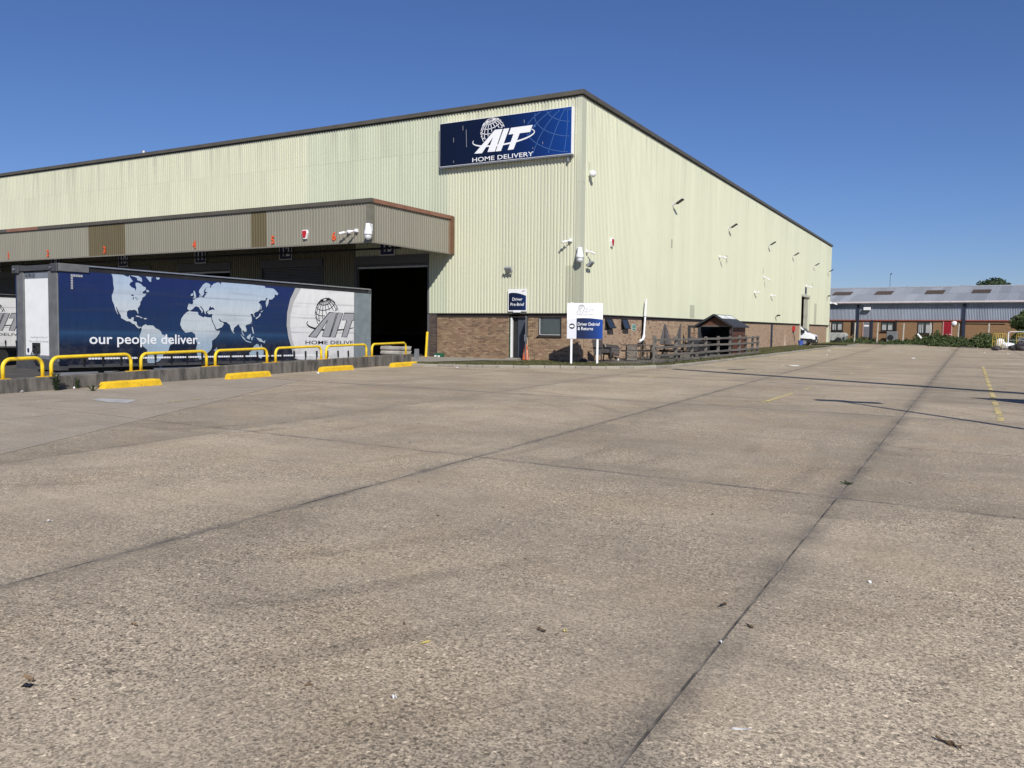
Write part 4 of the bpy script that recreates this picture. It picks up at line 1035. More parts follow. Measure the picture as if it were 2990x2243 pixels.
def floodlight(p, n, t, label, body=None, s=1.0, group=None):
    p, n, t = (np.array(q, float) for q in (p, n, t)); t /= np.linalg.norm(t); up = np.array([0, 0, 1.]); sd = np.cross(n, up)
    T = thing('floodlight', p, label, 'floodlight', group)
    O('wall_plate', MB().obox(p+n*.02, n*.02, sd*.06*s, up*.1*s), m_white_pl, T)
    O('bracket', MB().tube([p+n*.03, p+n*.18*s, p+n*.22*s+t*.08*s], .03*s, 6), m_grey_st, T)
    c = p+n*.24*s+t*.30*s; x = np.cross(t, up); x /= np.linalg.norm(x); z = np.cross(x, t)
    O('lamp_head', MB().obox(c, x*.19*s, t*.27*s, z*.045*s), body or m_grey_st, T, bev=.012)
    O('lamp_glass', MB().obox(c-z*.047*s, x*.15*s, t*.2*s, z*.003*s), m_glass_g, T); return T
for k, (y, z) in enumerate(((12.67, 8.8), (25.1, 8.8), (38.2, 8.79), (49.0, 8.77), (61.1, 8.64), (71.5, 8.66))):
    floodlight((.085, y, z), (1, 0, 0), (.80, .0, .5), 'dark floodlight high on the side wall, %s from the building corner' % ('first', 'second', 'third', 'fourth', 'fifth', 'sixth')[k], m_shed_trim, .85, 'floodlights along the side wall')
m_flg = M('grey_flood_casing', (.23, .25, .28), .45, var=.1)
def flood_small(p, n, a, label):
    p, n = np.array(p, float), np.array(n, float); up = np.array([0, 0, 1.]); sd = np.cross(n, up); T = thing('floodlight', p, label, 'floodlight')
    O('bracket', MB().tube([p, p+n*.14, p+n*.18-up*.03], .03, 6), m_grey_st, T)
    c = p+n*.22-sd*.06*a; t = n*.75-up*.66; z = np.cross(sd, t)
    O('lamp_head', MB().obox(c, sd*.17, z*.15, t*.06), m_flg, T, bev=.015); O('lamp_glass', MB().obox(c+t*.061, sd*.14, z*.12, t*.003), m_galv, T); return T
flood_small((-3.52, -.085, 4.28), (0, -1, 0), 1, 'grey floodlight on the front wall above the staff door sign')
flood_small((.09, .62, 4.5), (1, 0, 0), -1, 'grey floodlight just round the building corner below the camera')
def alarm_box(p, n, label):
    p, n = np.array(p, float), np.array(n, float); up = np.array([0, 0, 1.]); sd = np.cross(up, n); T = thing('alarm_box', p, label, 'alarm')
    P = [(-.15, .2), (.15, .2), (.17, .06), (.08, -.2), (-.08, -.2), (-.17, .06)]
    O('casing', MB().prism([p+sd*a+up*b for a, b in P], n*.1), m_white_pl, T, bev=.012)
    O('red_cover', MB().prism([p+n*.1+sd*a*.78+up*(b*.78+.01) for a, b in P], n*.02), m_red, T, bev=.006); return T
alarm_box((-10.33, CY+.01, 5.6), (0, -1, 0), 'white and red alarm box on the canopy between numbers 5 and 6')
alarm_box((.075, 3.5, 5.74), (1, 0, 0), 'white and red alarm box on the side wall near the corner')
T = thing('globe_lamp', (.085, .72, 8.5), 'white round globe lamp high on the side wall at the corner', 'lamp')
O('mount', MB().tube([(.085, .72, 8.5), (.2, .72, 8.5)], .04, 8), m_white_pl, T)
O('globe', MB().lathe([(.02, -.155), (.09, -.13), (.14, -.07), (.16, 0), (.14, .07), (.09, .13), (.02, .155)], (.28, .72, 8.54), 16), m_white_pl, T, smooth=True)
for (y, z, lb) in ((42.0, 2.85, 'small dark lamp above the navy side door'), (71.4, 5.7, 'small dark lamp near the far end of the side wall')):
    T = thing('wall_lamp', (.085, y, z), lb, 'lamp'); O('bracket', MB().tube([(.085, y, z-.1), (.3, y, z)], .03, 6), m_grey_st, T); O('lamp_head', MB().box(.22, .5, y-.15, y+.15, z, z+.12), m_black, T, bev=.02)
T = thing('door_number_board', (.1, 56.9, 5.35), 'small navy board above the far roller door', 'sign'); O('board', MB().box(.09, .12, 56.5, 57.3, 5.36, 6.1), m_navy, T); O('border', MB().box(.12, .124, 56.5, 57.3, 5.36, 5.42), m_pr_white, T)
# ================================================================ curtain-sided trailers
T_FR = np.array([-8.35, -18.87, 3.395]); T_PSI, T_TH, T_H, T_L, T_W = -.0572, .01175, 4.15, 13.65, 2.5
TR = thing('curtain_trailer', (0, 0, 0), 'dark blue curtain-sided trailer with world map print behind the yellow rails', 'trailer')
Rm = Matrix.Rotation(T_PSI, 3, 'Z') @ Matrix.Rotation(-T_TH, 3, 'X')
ex, ey, ez = (np.array(Rm.col[i]) for i in range(3))
T_O = T_FR-ez*T_H
TR.location = tuple(T_O); TR.rotation_euler = (-T_TH, 0, T_PSI)
FTw = Frame(T_O, ey, ez); FTl = Frame((0, 0, 0), (0, 1, 0), (0, 0, 1))
K7, K8, C2 = crop(230, 780, 5.144), crop(520, 800, 5.821), crop(600, 560, 2.676)
U_END = FTw.uv(*C2(1158, 1000))[0]
Z0, Z1 = 1.11, 3.95
def objgrad(name, stops, z0, z1, streak=None, rough=.38):
    m, nt, b = newmat(name, rough, 0, .4); tc = N(nt, 'ShaderNodeTexCoord'); s = N(nt, 'ShaderNodeSeparateXYZ'); L_(nt, tc.outputs['Object'], s.inputs[0])
    c = ramp(nt, fr_(nt, s.outputs[2], z0, z1), stops)
    mp = N(nt, 'ShaderNodeMapping'); mp.inputs['Scale'].default_value = (1, 9, .6); L_(nt, tc.outputs['Object'], mp.inputs[0])
    st = noise(nt, mp.outputs[0], 1.5, 4, .65)
    if streak: c = mixc(nt, fr_(nt, st, .55, .75, 0, streak), c, (.008, .012, .03))
    # faint horizontal strap bands and cloth sag, their shading painted as darker colour
    wv = N(nt, 'ShaderNodeTexNoise'); mp2 = N(nt, 'ShaderNodeMapping'); mp2.inputs['Scale'].default_value = (1, .35, 5); L_(nt, tc.outputs['Object'], mp2.inputs[0]); L_(nt, mp2.outputs[0], wv.inputs[0]); wv.inputs['Scale'].default_value = 1.2
    c = mixc(nt, fr_(nt, wv.outputs[0], .55, .7, 0, .16), c, (.05, .06, .08))
    for zb_ in (3.36, 2.78, 2.2):        # webbing welded into the cloth, its faint shadow lines painted dark
        c = mixc(nt, math_(nt, 'MULTIPLY', fr_(nt, math_(nt, 'ABSOLUTE', math_(nt, 'SUBTRACT', s.outputs[2], zb_)), .0, .045, .30, 0), fr_(nt, wv.outputs[0], .4, .6, .4, 1)), c, (.03, .035, .05))
    gr = noise(nt, tc.outputs['Object'], 2.2, 5, .7); c = mixc(nt, math_(nt, 'MULTIPLY', fr_(nt, gr, .45, .7, 0, .5), fr_(nt, s.outputs[2], 2.0, 1.1)), c, (.16, .15, .14))
    L_(nt, c, b.inputs['Base Color'])
    mp3 = N(nt, 'ShaderNodeMapping'); mp3.inputs['Scale'].default_value = (1, 1.1, .5); L_(nt, tc.outputs['Object'], mp3.inputs[0])
    bump(nt, b, noise(nt, mp3.outputs[0], 1.6, 3), .35, .09); return m
m_curt = objgrad('blue_curtain', [(0, (.005, .008, .019)), (.2, (.006, .012, .034)), (.30, (.013, .040, .10)), (.345, (.022, .062, .14)), (.39, (.011, .033, .094)), (.6, (.009, .027, .092)), (1, (.010, .023, .11))], Z0, Z1, .35)
m_map = objgrad('pale_map_print', [(0, (.31, .42, .51)), (.25, (.34, .43, .51)), (.4, (.50, .55, .57)), (.65, (.50, .56, .60)), (1, (.37, .47, .60))], Z0, Z1)
m_cwhite = objgrad('white_curtain', [(0, (.66, .66, .65)), (1, (.72, .72, .71))], Z0, Z1)
m_steel_d = M('dark_grey_trailer_steel', (.062, .063, .065), .5, var=.2, vs=4, sc=(1, 1, 1))
m_post = M('grey_trailer_post', (.14, .142, .142), .5, var=.2, vs=3)
m_rear = M('faded_grey_panel', (.18, .215, .225), .6, var=.15, vs=3)
def TP(name, mb, mat, par=None, **k): return O(name, mb, mat, par or TR, local=True, **k)
# curtain: a cloth with a slight billow
cm = MB(); nu, nv = 60, 14
def bil(u, v): return .012*math.sin(u*1.9)*math.sin((v-Z0)*2.2)*min(1, (v-Z0)*3, (Z1-v)*3)
grid = [[(bil(.02+(U_END-.02)*i/nu, Z0+(Z1-Z0)*j/nv), .02+(U_END-.02)*i/nu, Z0+(Z1-Z0)*j/nv) for j in range(nv+1)] for i in range(nu+1)]
for i in range(nu):
    for j in range(nv): cm.poly([grid[i][j], grid[i+1][j], grid[i+1][j+1], grid[i][j+1]])
cm2 = MB(); cm2.v = [tuple(p) for r_ in grid for p in r_]; cm2.f = [(i*(nv+1)+j, (i+1)*(nv+1)+j, (i+1)*(nv+1)+j+1, i*(nv+1)+j+1) for i in range(nu) for j in range(nv)]; cm2.m = [0]*len(cm2.f)
curt = TP('side_curtain', cm2, m_curt, smooth=True, norm=False)
def tr_poly(name, lists, mat, h, par=curt):
    m = MB()
    for k, P in enumerate(lists):
        Q = [(min(max(u, .03), U_END-.005), min(max(v, Z0+.005), Z1-.005)) for u, v in P]
        tri_fill(m, FTl, Q, h)
    return TP(name, m, mat, par, norm=False)
def k7(L): return [FTw.uv(*K7(*p)) for p in L]
def k8(L): return [FTw.uv(*K8(*p)) for p in L]
NA = [(485,78),(500,130),(510,180),(512,250),(525,320),(515,370),(492,430),(498,500),(528,570),(545,640),(575,700),(590,712),(575,680),(553,600),(562,598),(592,668),(625,720),(632,765),(720,815),(760,815),(800,850),(835,862),(870,905),(905,928),(915,908),(940,918),(925,893),(900,903),(872,868),(865,825),(815,810),(825,755),(795,755),(775,785),(740,775),(718,730),(720,670),(750,645),(790,648),(830,640),(862,655),(880,695),(893,700),(885,650),(880,620),(905,590),(920,560),(918,530),(945,490),(950,460),(985,440),(1012,402),(960,398),(950,380),(985,352),(1005,340),(1000,305),(960,290),(930,255),(890,235),(850,235),(848,270),(860,310),(852,365),(838,325),(795,305),(770,285),(755,260),(780,225),(810,215),(790,190),(765,150),(758,120),(738,150),(700,135),(665,112),(640,92)]
GR = [(1000,118),(1110,122),(1085,160),(1082,225),(1060,220),(1030,180),(1005,150)]
IC = [(1155,155),(1180,150),(1212,157),(1208,180),(1185,192),(1160,180)]
BA = [(790,98),(850,104),(890,120),(940,165),(948,225),(910,210),(870,195),(875,170),(840,150),(800,140),(772,118)]
NF = [(1010,345),(1035,345),(1055,372),(1015,378)]
CU = [(850,735),(880,728),(955,762),(940,772),(905,750),(860,745)]; HI = [(965,768),(1000,765),(1025,778),(985,788)]
SA = [(938,905),(960,880),(1005,858),(1015,875),(1060,875),(1115,880),(1150,920),(1200,940),(1230,970),(1245,1010),(1290,1030),(1350,1060),(1395,1100),(1395,1145),(1360,1190),(1345,1250),(1310,1290),(1270,1310),(1250,1350),(1225,1390),(1200,1415),(1160,1430),(1150,1465),(1080,1465),(1035,1450),(1020,1400),(1030,1330),(1020,1240),(960,1190),(920,1100),(905,1040),(920,1000),(940,950)]
UK = [(255,290),(275,287),(290,330),(300,385),(298,415),(240,420),(265,395),(260,350)]; IE = [(210,350),(240,325),(250,345),(240,375),(208,372)]
SC = [(350,320),(350,280),(400,210),(420,180),(470,148),(520,165),(550,195),(530,215),(490,232),(465,236),(440,275),(432,310),(440,330),(420,365),(395,388),(380,350),(358,330)]
EU = [(470,228),(530,212),(545,240),(560,205),(600,168),(650,150),(690,145),(720,175),(732,138),(1000,158),(1240,180),(1470,207),(1480,237),(1560,242),(1620,252),(1660,290),(1698,335),(1680,365),(1640,345),(1635,390),(1590,435),(1540,435),(1535,480),(1520,530),(1495,570),(1485,500),(1490,462),(1520,407),(1490,412),(1480,450),(1400,450),(1360,490),(1390,510),(1393,560),(1380,610),(1350,640),(1310,650),(1282,680),(1302,730),(1285,735),(1270,690),(1245,672),(1225,690),(1240,715),(1250,760),(1250,810),(1220,850),(1160,865),(1140,890),(1160,950),(1160,980),(1130,990),(1090,955),(1085,980),(1110,1030),(1125,1062),(1100,1040),(1075,990),(1075,940),(1050,910),(1025,855),(990,880),(945,920),(935,990),(920,995),(895,940),(875,870),(840,840),(820,818),(770,815),(735,803),(692,765),(684,775),(715,817),(750,817),(775,850),(740,905),(655,942),(642,930),(610,860),(575,775),(568,735),(580,690),(570,680),(520,690),(490,660),(500,625),(540,620),(580,605),(622,612),(602,580),(580,565),(560,575),(540,545),(520,590),(515,615),(480,630),(465,650),(470,690),(455,680),(440,640),(430,610),(400,570),(382,545),(370,552),(400,600),(420,622),(410,650),(392,670),(395,640),(360,590),(345,565),(290,550),(270,570),(240,600),(200,625),(172,615),(150,590),(160,550),(175,505),(235,520),(255,490),(245,450),(262,440),(330,402),(358,398),(362,355),(380,350),(376,385),(440,402),(447,370),(470,355),(462,335),(500,320),(455,300)]
AF = [(185,632),(240,642),(330,647),(345,700),(430,742),(445,722),(490,737),(556,742),(568,800),(602,870),(632,950),(660,967),(710,965),(690,1020),(640,1090),(570,1140),(575,1230),(555,1290),(500,1340),(450,1400),(410,1450),(360,1455),(330,1410),(300,1270),(320,1190),(290,1100),(285,1030),(230,985),(120,1000),(60,930),(30,860),(50,760),(90,700),(140,650)]
SM8 = [[(655,1245),(655,1280),(625,1320),(600,1300),(630,1280)], [(935,985),(950,1000),(945,1015),(932,1010)], [(1395,640),(1445,620),(1410,655)], [(1395,662),(1395,710),(1370,735),(1320,770),(1310,750),(1360,720),(1380,680)], [(1398,515),(1412,560),(1408,610),(1395,600)], [(1245,828),(1252,835),(1243,862)], [(1245,900),(1260,905),(1280,980),(1285,1020),(1265,1010),(1255,960)], [(1055,1020),(1130,1100),(1145,1130),(1240,1160),(1235,1172),(1150,1150),(1090,1090)], [(1160,1070),(1225,1015),(1230,1060),(1205,1115),(1165,1095)], [(1235,1080),(1290,1062),(1260,1090),(1255,1130),(1240,1120)], [(1325,1085),(1400,1100),(1450,1150),(1480,1120),(1465,1180),(1430,1160),(1380,1150),(1340,1110)], [(1255,1270),(1290,1220),(1330,1190),(1360,1195),(1370,1230),(1395,1240),(1405,1190),(1435,1260),(1450,1330),(1440,1400),(1400,1440),(1350,1410),(1290,1390),(1210,1395),(1205,1340),(1250,1300)]]
pm = tr_poly('map_print', [k7(NA)], m_map, .016)
for q_ in (SA, BA, GR, IC, NF, CU, HI): tr_poly('map_print', [k7(q_)], m_map, .0175)
tr_poly('map_print', [k8(EU)], m_map, .016); tr_poly('map_print', [k8(AF)], m_map, .0175); [tr_poly('map_print', [k8(q_)], m_map, .019) for q_ in [SC, UK, IE]+SM8]
[tr_poly('lake_print', [q_], m_curt, .0185) for q_ in [k7([(775,425),(800,408),(830,430),(800,434)]), k7([(808,450),(822,448),(817,495),(806,490)]), k7([(840,448),(868,460),(850,476)]), k7([(850,492),(900,462),(872,490)])]]
# white disc and grey ring at the rear of the curtain
OUT = k8([(1990,248),(1900,430),(1850,650),(1840,870),(1870,1080),(1920,1250),(1958,1430)]); INN = k8([(2085,255),(1960,480),(1905,700),(1898,870),(1925,1080),(1975,1250),(2012,1430)])
vt, vb = Z1-.006, Z0+.006
OUT[0] = (OUT[0][0], vt); INN[0] = (INN[0][0], vt); OUT.append((OUT[-1][0]+.25, vb)); INN.append((INN[-1][0]+.25, vb))
tr_poly('ring_print', [OUT+INN[::-1]], M('printed_mid_grey', (.42, .42, .42), .45, var=.05), .016)
tr_poly('disc_print', [INN+[(U_END-.006, vb), (U_END-.006, vt)]], m_cwhite, .016)
uA = FTw.uv(*C2(803, 1136)); uB = FTw.uv(*C2(960, 1138)); wd = (uB[0]-uA[0])/.35
n0 = len(TR.children)
class _P: pass
LOC_backup = LOC[TR.name].copy(); LOC[TR.name] = Vector((0, 0, 0))
m_logo_g = M('logo_grey', (.33, .335, .35), .45, var=.04)
logo(FTl, uA[0]+.5*wd, uA[1], wd, curt, m_logo_g, m_pr_black, m_pr_black, None, h=.018, outline=m_pr_black, right_of=U_END-.008)
hw0 = FTw.uv(*C2(778, 1192)); hw1 = FTw.uv(*C2(1152, 1194)); hc = FTw.uv(*C2(778, 1163))
m = MB(); text_mb(m, FTl, 'HOME DELIVE', hw0[0], hw0[1], (hc[1]-hw0[1])/.70, .021, 0, 'LEFT', 1, .002, hw1[0]-hw0[0]); TP('lettering', m, m_pr_black, curt, norm=False)
p0 = FTw.uv(*K7(155, 1152)); p1 = FTw.uv(*K7(1812, 1137)); ph = FTw.uv(*K7(1050, 990))[1]-FTw.uv(*K7(1050, 1142))[1]
m = MB(); text_mb(m, FTl, 'our people deliver.', p0[0], p0[1], ph/.735, .022, 0, 'LEFT', 1, .006, p1[0]-p0[0]); TP('lettering', m, m_pr_white, curt, norm=False)
# corner chevron mark, tape line and buckles
a = FTw.uv(*crop(0, 740, 4.61)(943, 280)); m = MB()
for k in range(5): m.poly([FTl.at(a[0]+.01+k*.075, a[1]-.07, .016), FTl.at(a[0]+.075+k*.075, a[1]-.07, .016), FTl.at(a[0]+.075+k*.075, a[1], .016), FTl.at(a[0]+.01+k*.075, a[1], .016)])
for k in range(1, 6): m.poly([FTl.at(a[0]+.01, a[1]-.07-k*.075, .016), FTl.at(a[0]+.075, a[1]-.07-k*.075, .016), FTl.at(a[0]+.075, a[1]-.01-k*.075, .016), FTl.at(a[0]+.01, a[1]-.01-k*.075, .016)])
TP('reflective_mark', m, m_pr_grey, curt, norm=False)
m = MB(); zt_ = FTw.uv(*K7(1300, 1357))[1]; u = .9
while u < U_END-1.9:
    m.poly([FTl.at(u, zt_-.028, .0205), FTl.at(u+.085, zt_-.028, .0205), FTl.at(u+.085, zt_+.028, .0205), FTl.at(u, zt_+.028, .0205)]); u += .1
TP('reflective_tape', m, m_pr_white, curt, norm=False)
u = .75
while u < U_END-.1:
    TP('buckle', MB().box(.018, .05, u-.035, u+.035, zt_+.02, zt_+.17).box(.02, .045, u-.018, u+.018, zt_-.2, zt_+.02).box(.015, .06, u-.025, u+.03, zt_-.05, zt_+.03), m_black, curt); u += .605
# rear corner, frame, roof, front wall
TP('rear_side_panel', MB().box(-.03, .015, U_END+.02, T_L, Z0-.02, 3.93), m_rear); TP('panel_edge', MB().box(.0, .025, U_END+.0, U_END+.025, Z0-.05, 3.93).box(.0, .022, T_L-.03, T_L+.01, Z0-.05, 3.93), m_alu)
TP('top_rail', MB().box(-.06, .03, .45, T_L, 4.10, 4.15), m_alu, bev=.012); TP('top_rail', MB().box(-T_W-.03, -T_W+.06, .45, T_L, 4.085, 4.15), m_alu)
TP('roof_sheet', MB().box(-T_W+.06, -.06, .1, T_L, 4.10, 4.13), M('pale_roof_sheet', (.55, .55, .53), .7)); TP('curtain_track', MB().box(-.10, -.02, .1, T_L, 3.93, 4.085), m_black); TP('rear_cap', MB().box(-T_W, .03, T_L-.14, T_L+.02, 3.93, 4.10), m_steel_d)
TP('far_curtain', MB().box(-T_W-.015, -T_W+.015, .05, T_L, Z0, 3.95), m_curt); TP('rear_door', MB().box(-T_W+.03, -.03, T_L-.05, T_L, 1.15, 3.95), m_rear)
TP('deck', MB().box(-T_W+.02, -.02, .1, T_L-.02, 1.12, 1.28), m_steel_d)
fw = TP('front_bulkhead', MB().box(-1.95, -.55, .06, .10, 1.20, 3.92), m_post)
TP('white_panel', MB().box(-1.93, -.57, .035, .058, 1.38, 3.72), m_white, fw); TP('number_strip', MB().box(-1.93, -.57, .035, .058, 3.725, 3.92), M('blue_grey_strip', (.20, .22, .25), .5), fw)
rv = MB()
for k in range(14): rv.lathe([(.016, 0), (.016, .012)], (-1.88+k*.096, .03, 1.33), 6, ax=(0, -1, 0))
TP('rivet_strip', MB().box(-1.93, -.57, .035, .058, 1.26, 1.375), m_galv, fw); tag(TP('rivet', rv, m_alu, fw), kind='stuff')
FFl = Frame((-1.93, .033, 0), (1, 0, 0), (0, 0, 1))
m = MB(); text_mb(m, FFl, '46780-20', .04, 3.76, .17, .001, 0, 'LEFT', .85, .003); TP('lettering', m, m_pr_black, fw, norm=False)
m = MB(); text_mb(m, FFl, 'Overall height 4.27Mtrs/14\'1"', .28, 1.90, .085, .001, 0, 'LEFT', .95, 0, 1.02); TP('lettering', m, m_pr_grey, fw, norm=False); m = MB(); text_mb(m, FFl, 'Based on 1250mm 5th wheel height', .22, 1.78, .085, .001, 0, 'LEFT', .9, 0, 1.1); TP('lettering', m, m_pr_grey, fw, norm=False)
m = MB(); tri_fill(m, FFl, [(.08, 1.58), (.08, 1.48), (.14, 1.42), (.20, 1.48), (.20, 1.58)], .001); TP('shield_mark', m, m_navy, fw, norm=False)
for x0, x1 in ((-T_W+.09, -1.95), (-.55, -.03)):
    TP('front_post', MB().prism([(x0, .02 if x0 < -1 else -.0, 1.08), (x1, .0, 1.08), (x1, .14, 1.08), (x0, .16, 1.08)], (0, 0, 2.86)), m_post, bev=.02)
TP('bulkhead_header', MB().box(-T_W+.02, .0, -.03, .12, 3.95, 4.12), m_steel_d, bev=.01)
for x in (-T_W+.15, -.15): TP('corner_bracket', MB().box(x-.19, x+.19, -.05, .42, 3.90, 4.15), m_steel_d, bev=.015)
TP('corner_bracket', MB().box(-.05, .045, .0, .95, 3.92, 4.155), m_post, bev=.01)
for x in (-T_W+.15, -.26): TP('hook', MB().tube([(x, -.06, 4.03), (x, -.1, 4.03), (x+.03, -.1, 4.0)], .018, 6), m_alu)
TP('front_beam', MB().box(-T_W+.05, -.03, .0, .3, .95, 1.22), m_steel_d)
# torn cable plate hanging on the bulkhead
cp = MB(); cp.box(-1.40, -1.08, -.05, .03, 1.66, 1.76); cp.box(-1.40, -1.36, -.05, .03, 1.5, 1.68); cp.box(-1.14, -1.08, -.05, .03, 1.45, 1.68); cp.box(-1.34, -1.2, -.06, .02, 1.42, 1.6)
for k in range(4): cp.tube([(-1.3+k*.08, -.06, 1.58), (-1.33+k*.1, -.12, 1.4), (-1.2+k*.03, -.1, 1.2), (-1.22+k*.05, .0, 1.05)], .016, 6)
TP('coupling_plate', cp, m_black)
# running gear
ch = MB(); ch.box(-1.75, -1.63, .3, T_L-.1, .85, 1.12); ch.box(-.87, -.75, .3, T_L-.1, .85, 1.12)
for y in (1, 3, 5, 7, 9, 10.5, 12, 13.4): ch.box(-T_W+.1, -.1, y-.05, y+.05, .98, 1.12)
TP('chassis', ch, m_steel_d)
TP('side_rail', MB().box(-.06, .0, .3, T_L, 1.02, 1.12), m_steel_d)
for y in (8.7, 10.05, 11.4):
    TP('axle', MB().tube([(-2.2, y, .50), (-.3, y, .50)], .07, 8), m_steel_d)
    for x in (-2.42, -.42):
        w_ = TP('wheel', MB().lathe([(.30, .02), (.46, 0), (.50, .05), (.50, .29), (.46, .34), (.30, .32)], (x, y, .50), 24, ax=(1, 0, 0)), m_rubber)
        TP('rim', MB().lathe([(.28, .08), (.29, .28), (.2, .22), (.12, .26), (.11, .3)], (x, y, .50), 16, ax=(1, 0, 0)), m_galv, w_)
for x in (-2.1, -.5): TP('landing_leg', MB().box(x-.07, x+.07, 2.5, 2.64, .25, 1.1).box(x-.13, x+.13, 2.42, 2.72, .02, .06).box(x-.05, x+.05, 2.53, 2.61, .05, .3), m_steel_d)
TP('underrun_bar', MB().box(-2.3, -.2, T_L-.15, T_L-.03, .5, .62), m_white)
sg_ = MB()
for z in (.55, .85): sg_.box(-.12, -.08, 3.2, 7.8, z, z+.11)
sg_.box(-.13, -.09, 3.4, 3.5, .5, 1.1); sg_.box(-.13, -.09, 7.5, 7.6, .5, 1.1)
TP('side_guard', sg_, m_galv)
LOC[TR.name] = LOC_backup
T2 = copy_tree(TR); T2.rotation_euler = (-T_TH, 0, -.03)
R2 = Matrix.Rotation(-.03, 3, 'Z') @ Matrix.Rotation(-T_TH, 3, 'X')
T2.location = Vector((-33.6, -4.3, 3.24))-R2 @ Vector((0, T_L, T_H))
tag(T2, 'second curtain-sided trailer at the left edge, only its white rear panel showing', 'trailer')
# ================================================================ dock wall, rails, wheel stops
dW = np.array([*(WALL_B-WALL_A), 0.0]); WLEN = 18.55; dW /= np.linalg.norm(dW); nW = np.array([dW[1], -dW[0], 0])*-1   # nW points away from the yard
A3 = np.array([*WALL_A, 0.0])
if np.dot(nW, (1, 0, 0)) > 0: nW = -nW
def wp(s, off, z): return A3+dW*s+nW*off+np.array([0, 0, z])
wtop = lambda s: .315+.115*s/WLEN
wl = MB(); N_ = 24; segs = [WLEN*k/N_ for k in range(N_+1)]
sec = lambda s: [wp(s, 0, -.06), wp(s, 0, wtop(s)-.015), wp(s, .015, wtop(s)), wp(s, .28, wtop(s)), wp(s, .30, wtop(s)-.015), wp(s, .30, -1.0)]
for s_ in segs: wl.v += [tuple(q+np.array([random.uniform(-.004, .004), 0, random.uniform(-.006, .004)])) for q in sec(s_)]
for k in range(N_):
    for j in range(6): wl.f.append((k*6+j, k*6+(j+1) % 6, (k+1)*6+(j+1) % 6, (k+1)*6+j)); wl.m.append(0)
wl.f += [tuple(range(6)), tuple(range(N_*6, N_*6+6))[::-1]]; wl.m += [0, 0]
dwall = tag(O('dock_wall', wl, m_conc_wall), 'low stained concrete wall along the lorry dock', 'wall')
# the rest of the dock side, below yard level
rw = MB().prism([tuple(wp(0, .02, -1.0)), tuple(wp(0, .3, -1.0)), (-5.0, -31, -1.0), (-4.5, -31, -1.0)], (0, 0, .96)); O('retaining_kerb', rw, m_conc_wall, dwall)
O('retaining_kerb', MB().prism([tuple(wp(WLEN, .0, -1.0)), tuple(wp(WLEN, .3, -1.0)), (-6.0, DOCKY+.25, -1.0), (-5.5, DOCKY+.25, -1.0)], (0, 0, 1.05)), m_conc_wall, dwall)
SP = [(.36, 1.35), (1.58, 3.94), (4.27, 6.70), (7.06, 9.41), (9.84, 12.35), (12.65, 15.29), (15.69, 18.33)]
ORD = ['first and shortest', 'second', 'third', 'fourth', 'fifth', 'sixth', 'seventh']
for k, (a, b) in enumerate(SP):
    za, zb_ = wtop(a), wtop(b); top = lambda s: wtop(s)+.455+.0015*s
    t = thing('barrier_rail', wp((a+b)/2, .15, wtop((a+b)/2)), 'yellow tubular hoop rail on the dock wall, %s from the left edge' % ORD[k], 'barrier', 'yellow hoop rails on the dock wall')
    r = .20; P = [wp(a, .15, za)]
    for q in range(7):
        an = math.pi-math.pi/2*q/6; P.append(wp(a+r+r*math.cos(an), .15, top(a)-r+r*math.sin(an)))
    for q in range(7):
        an = math.pi/2-math.pi/2*q/6; P.append(wp(b-r+r*math.cos(an), .15, top(b)-r+r*math.sin(an)))
    P.append(wp(b, .15, zb_))
    O('hoop', MB().tube(P, .044, 14), m_yellow, t, smooth=True)
    for s_ in (a, b):
        z = wtop(s_); O('foot_plate', MB().obox(wp(s_, .15, z+.006), dW*.13, nW*.075, (0, 0, .006)), m_yellow_w, t)
# wheel stops, each worn differently
for k, (x0, y0, x1, y1) in enumerate(((-3.2, -20.98, -3.28, -19.25), (-3.62, -16.65, -3.83, -14.8), (-4.2, -12.04, -4.38, -10.15), (-4.33, -7.85, -4.5, -5.95))):
    a, b = np.array([x0, y0, 0.]), np.array([x1, y1, 0.]); L = np.linalg.norm(b-a); d = (b-a)/L; n = np.array([d[1], -d[0], 0])
    if n[0] > 0: n = -n
    prof = [(0, 0), (.012, .13), (.045, .175), (.17, .175), (.2, .13), (.21, 0)]
    m = MB(); nn = 9
    for j in range(nn+1):
        s_ = L*j/nn; e = .025 if j in (0, nn) else 0
        for (o_, z) in prof: m.v.append(tuple(a+d*(s_+(.02 if j == 0 else -.02 if j == nn else 0)*(z/.175))+n*(o_+(e if o_ < .1 else -e)*(z/.175))+np.array([0, 0, max(0, z-e*.4*(z > 0))+random.uniform(-.004, .004)*(z > 0)])))
    n_ = len(prof)
    for j in range(nn):
        for i in range(n_): m.f.append((j*n_+i, j*n_+(i+1) % n_, (j+1)*n_+(i+1) % n_, (j+1)*n_+i)); m.m.append(0)
    m.f += [tuple(range(n_)), tuple(range(nn*n_, nn*n_+n_))[::-1]]; m.m += [0, 0]
    tag(O('wheel_stop', m, m_yellow_w), 'yellow concrete wheel stop at the foot of the dock wall, %s from the left' % ORD[k].split()[0], 'wheel stop', 'yellow wheel stops')
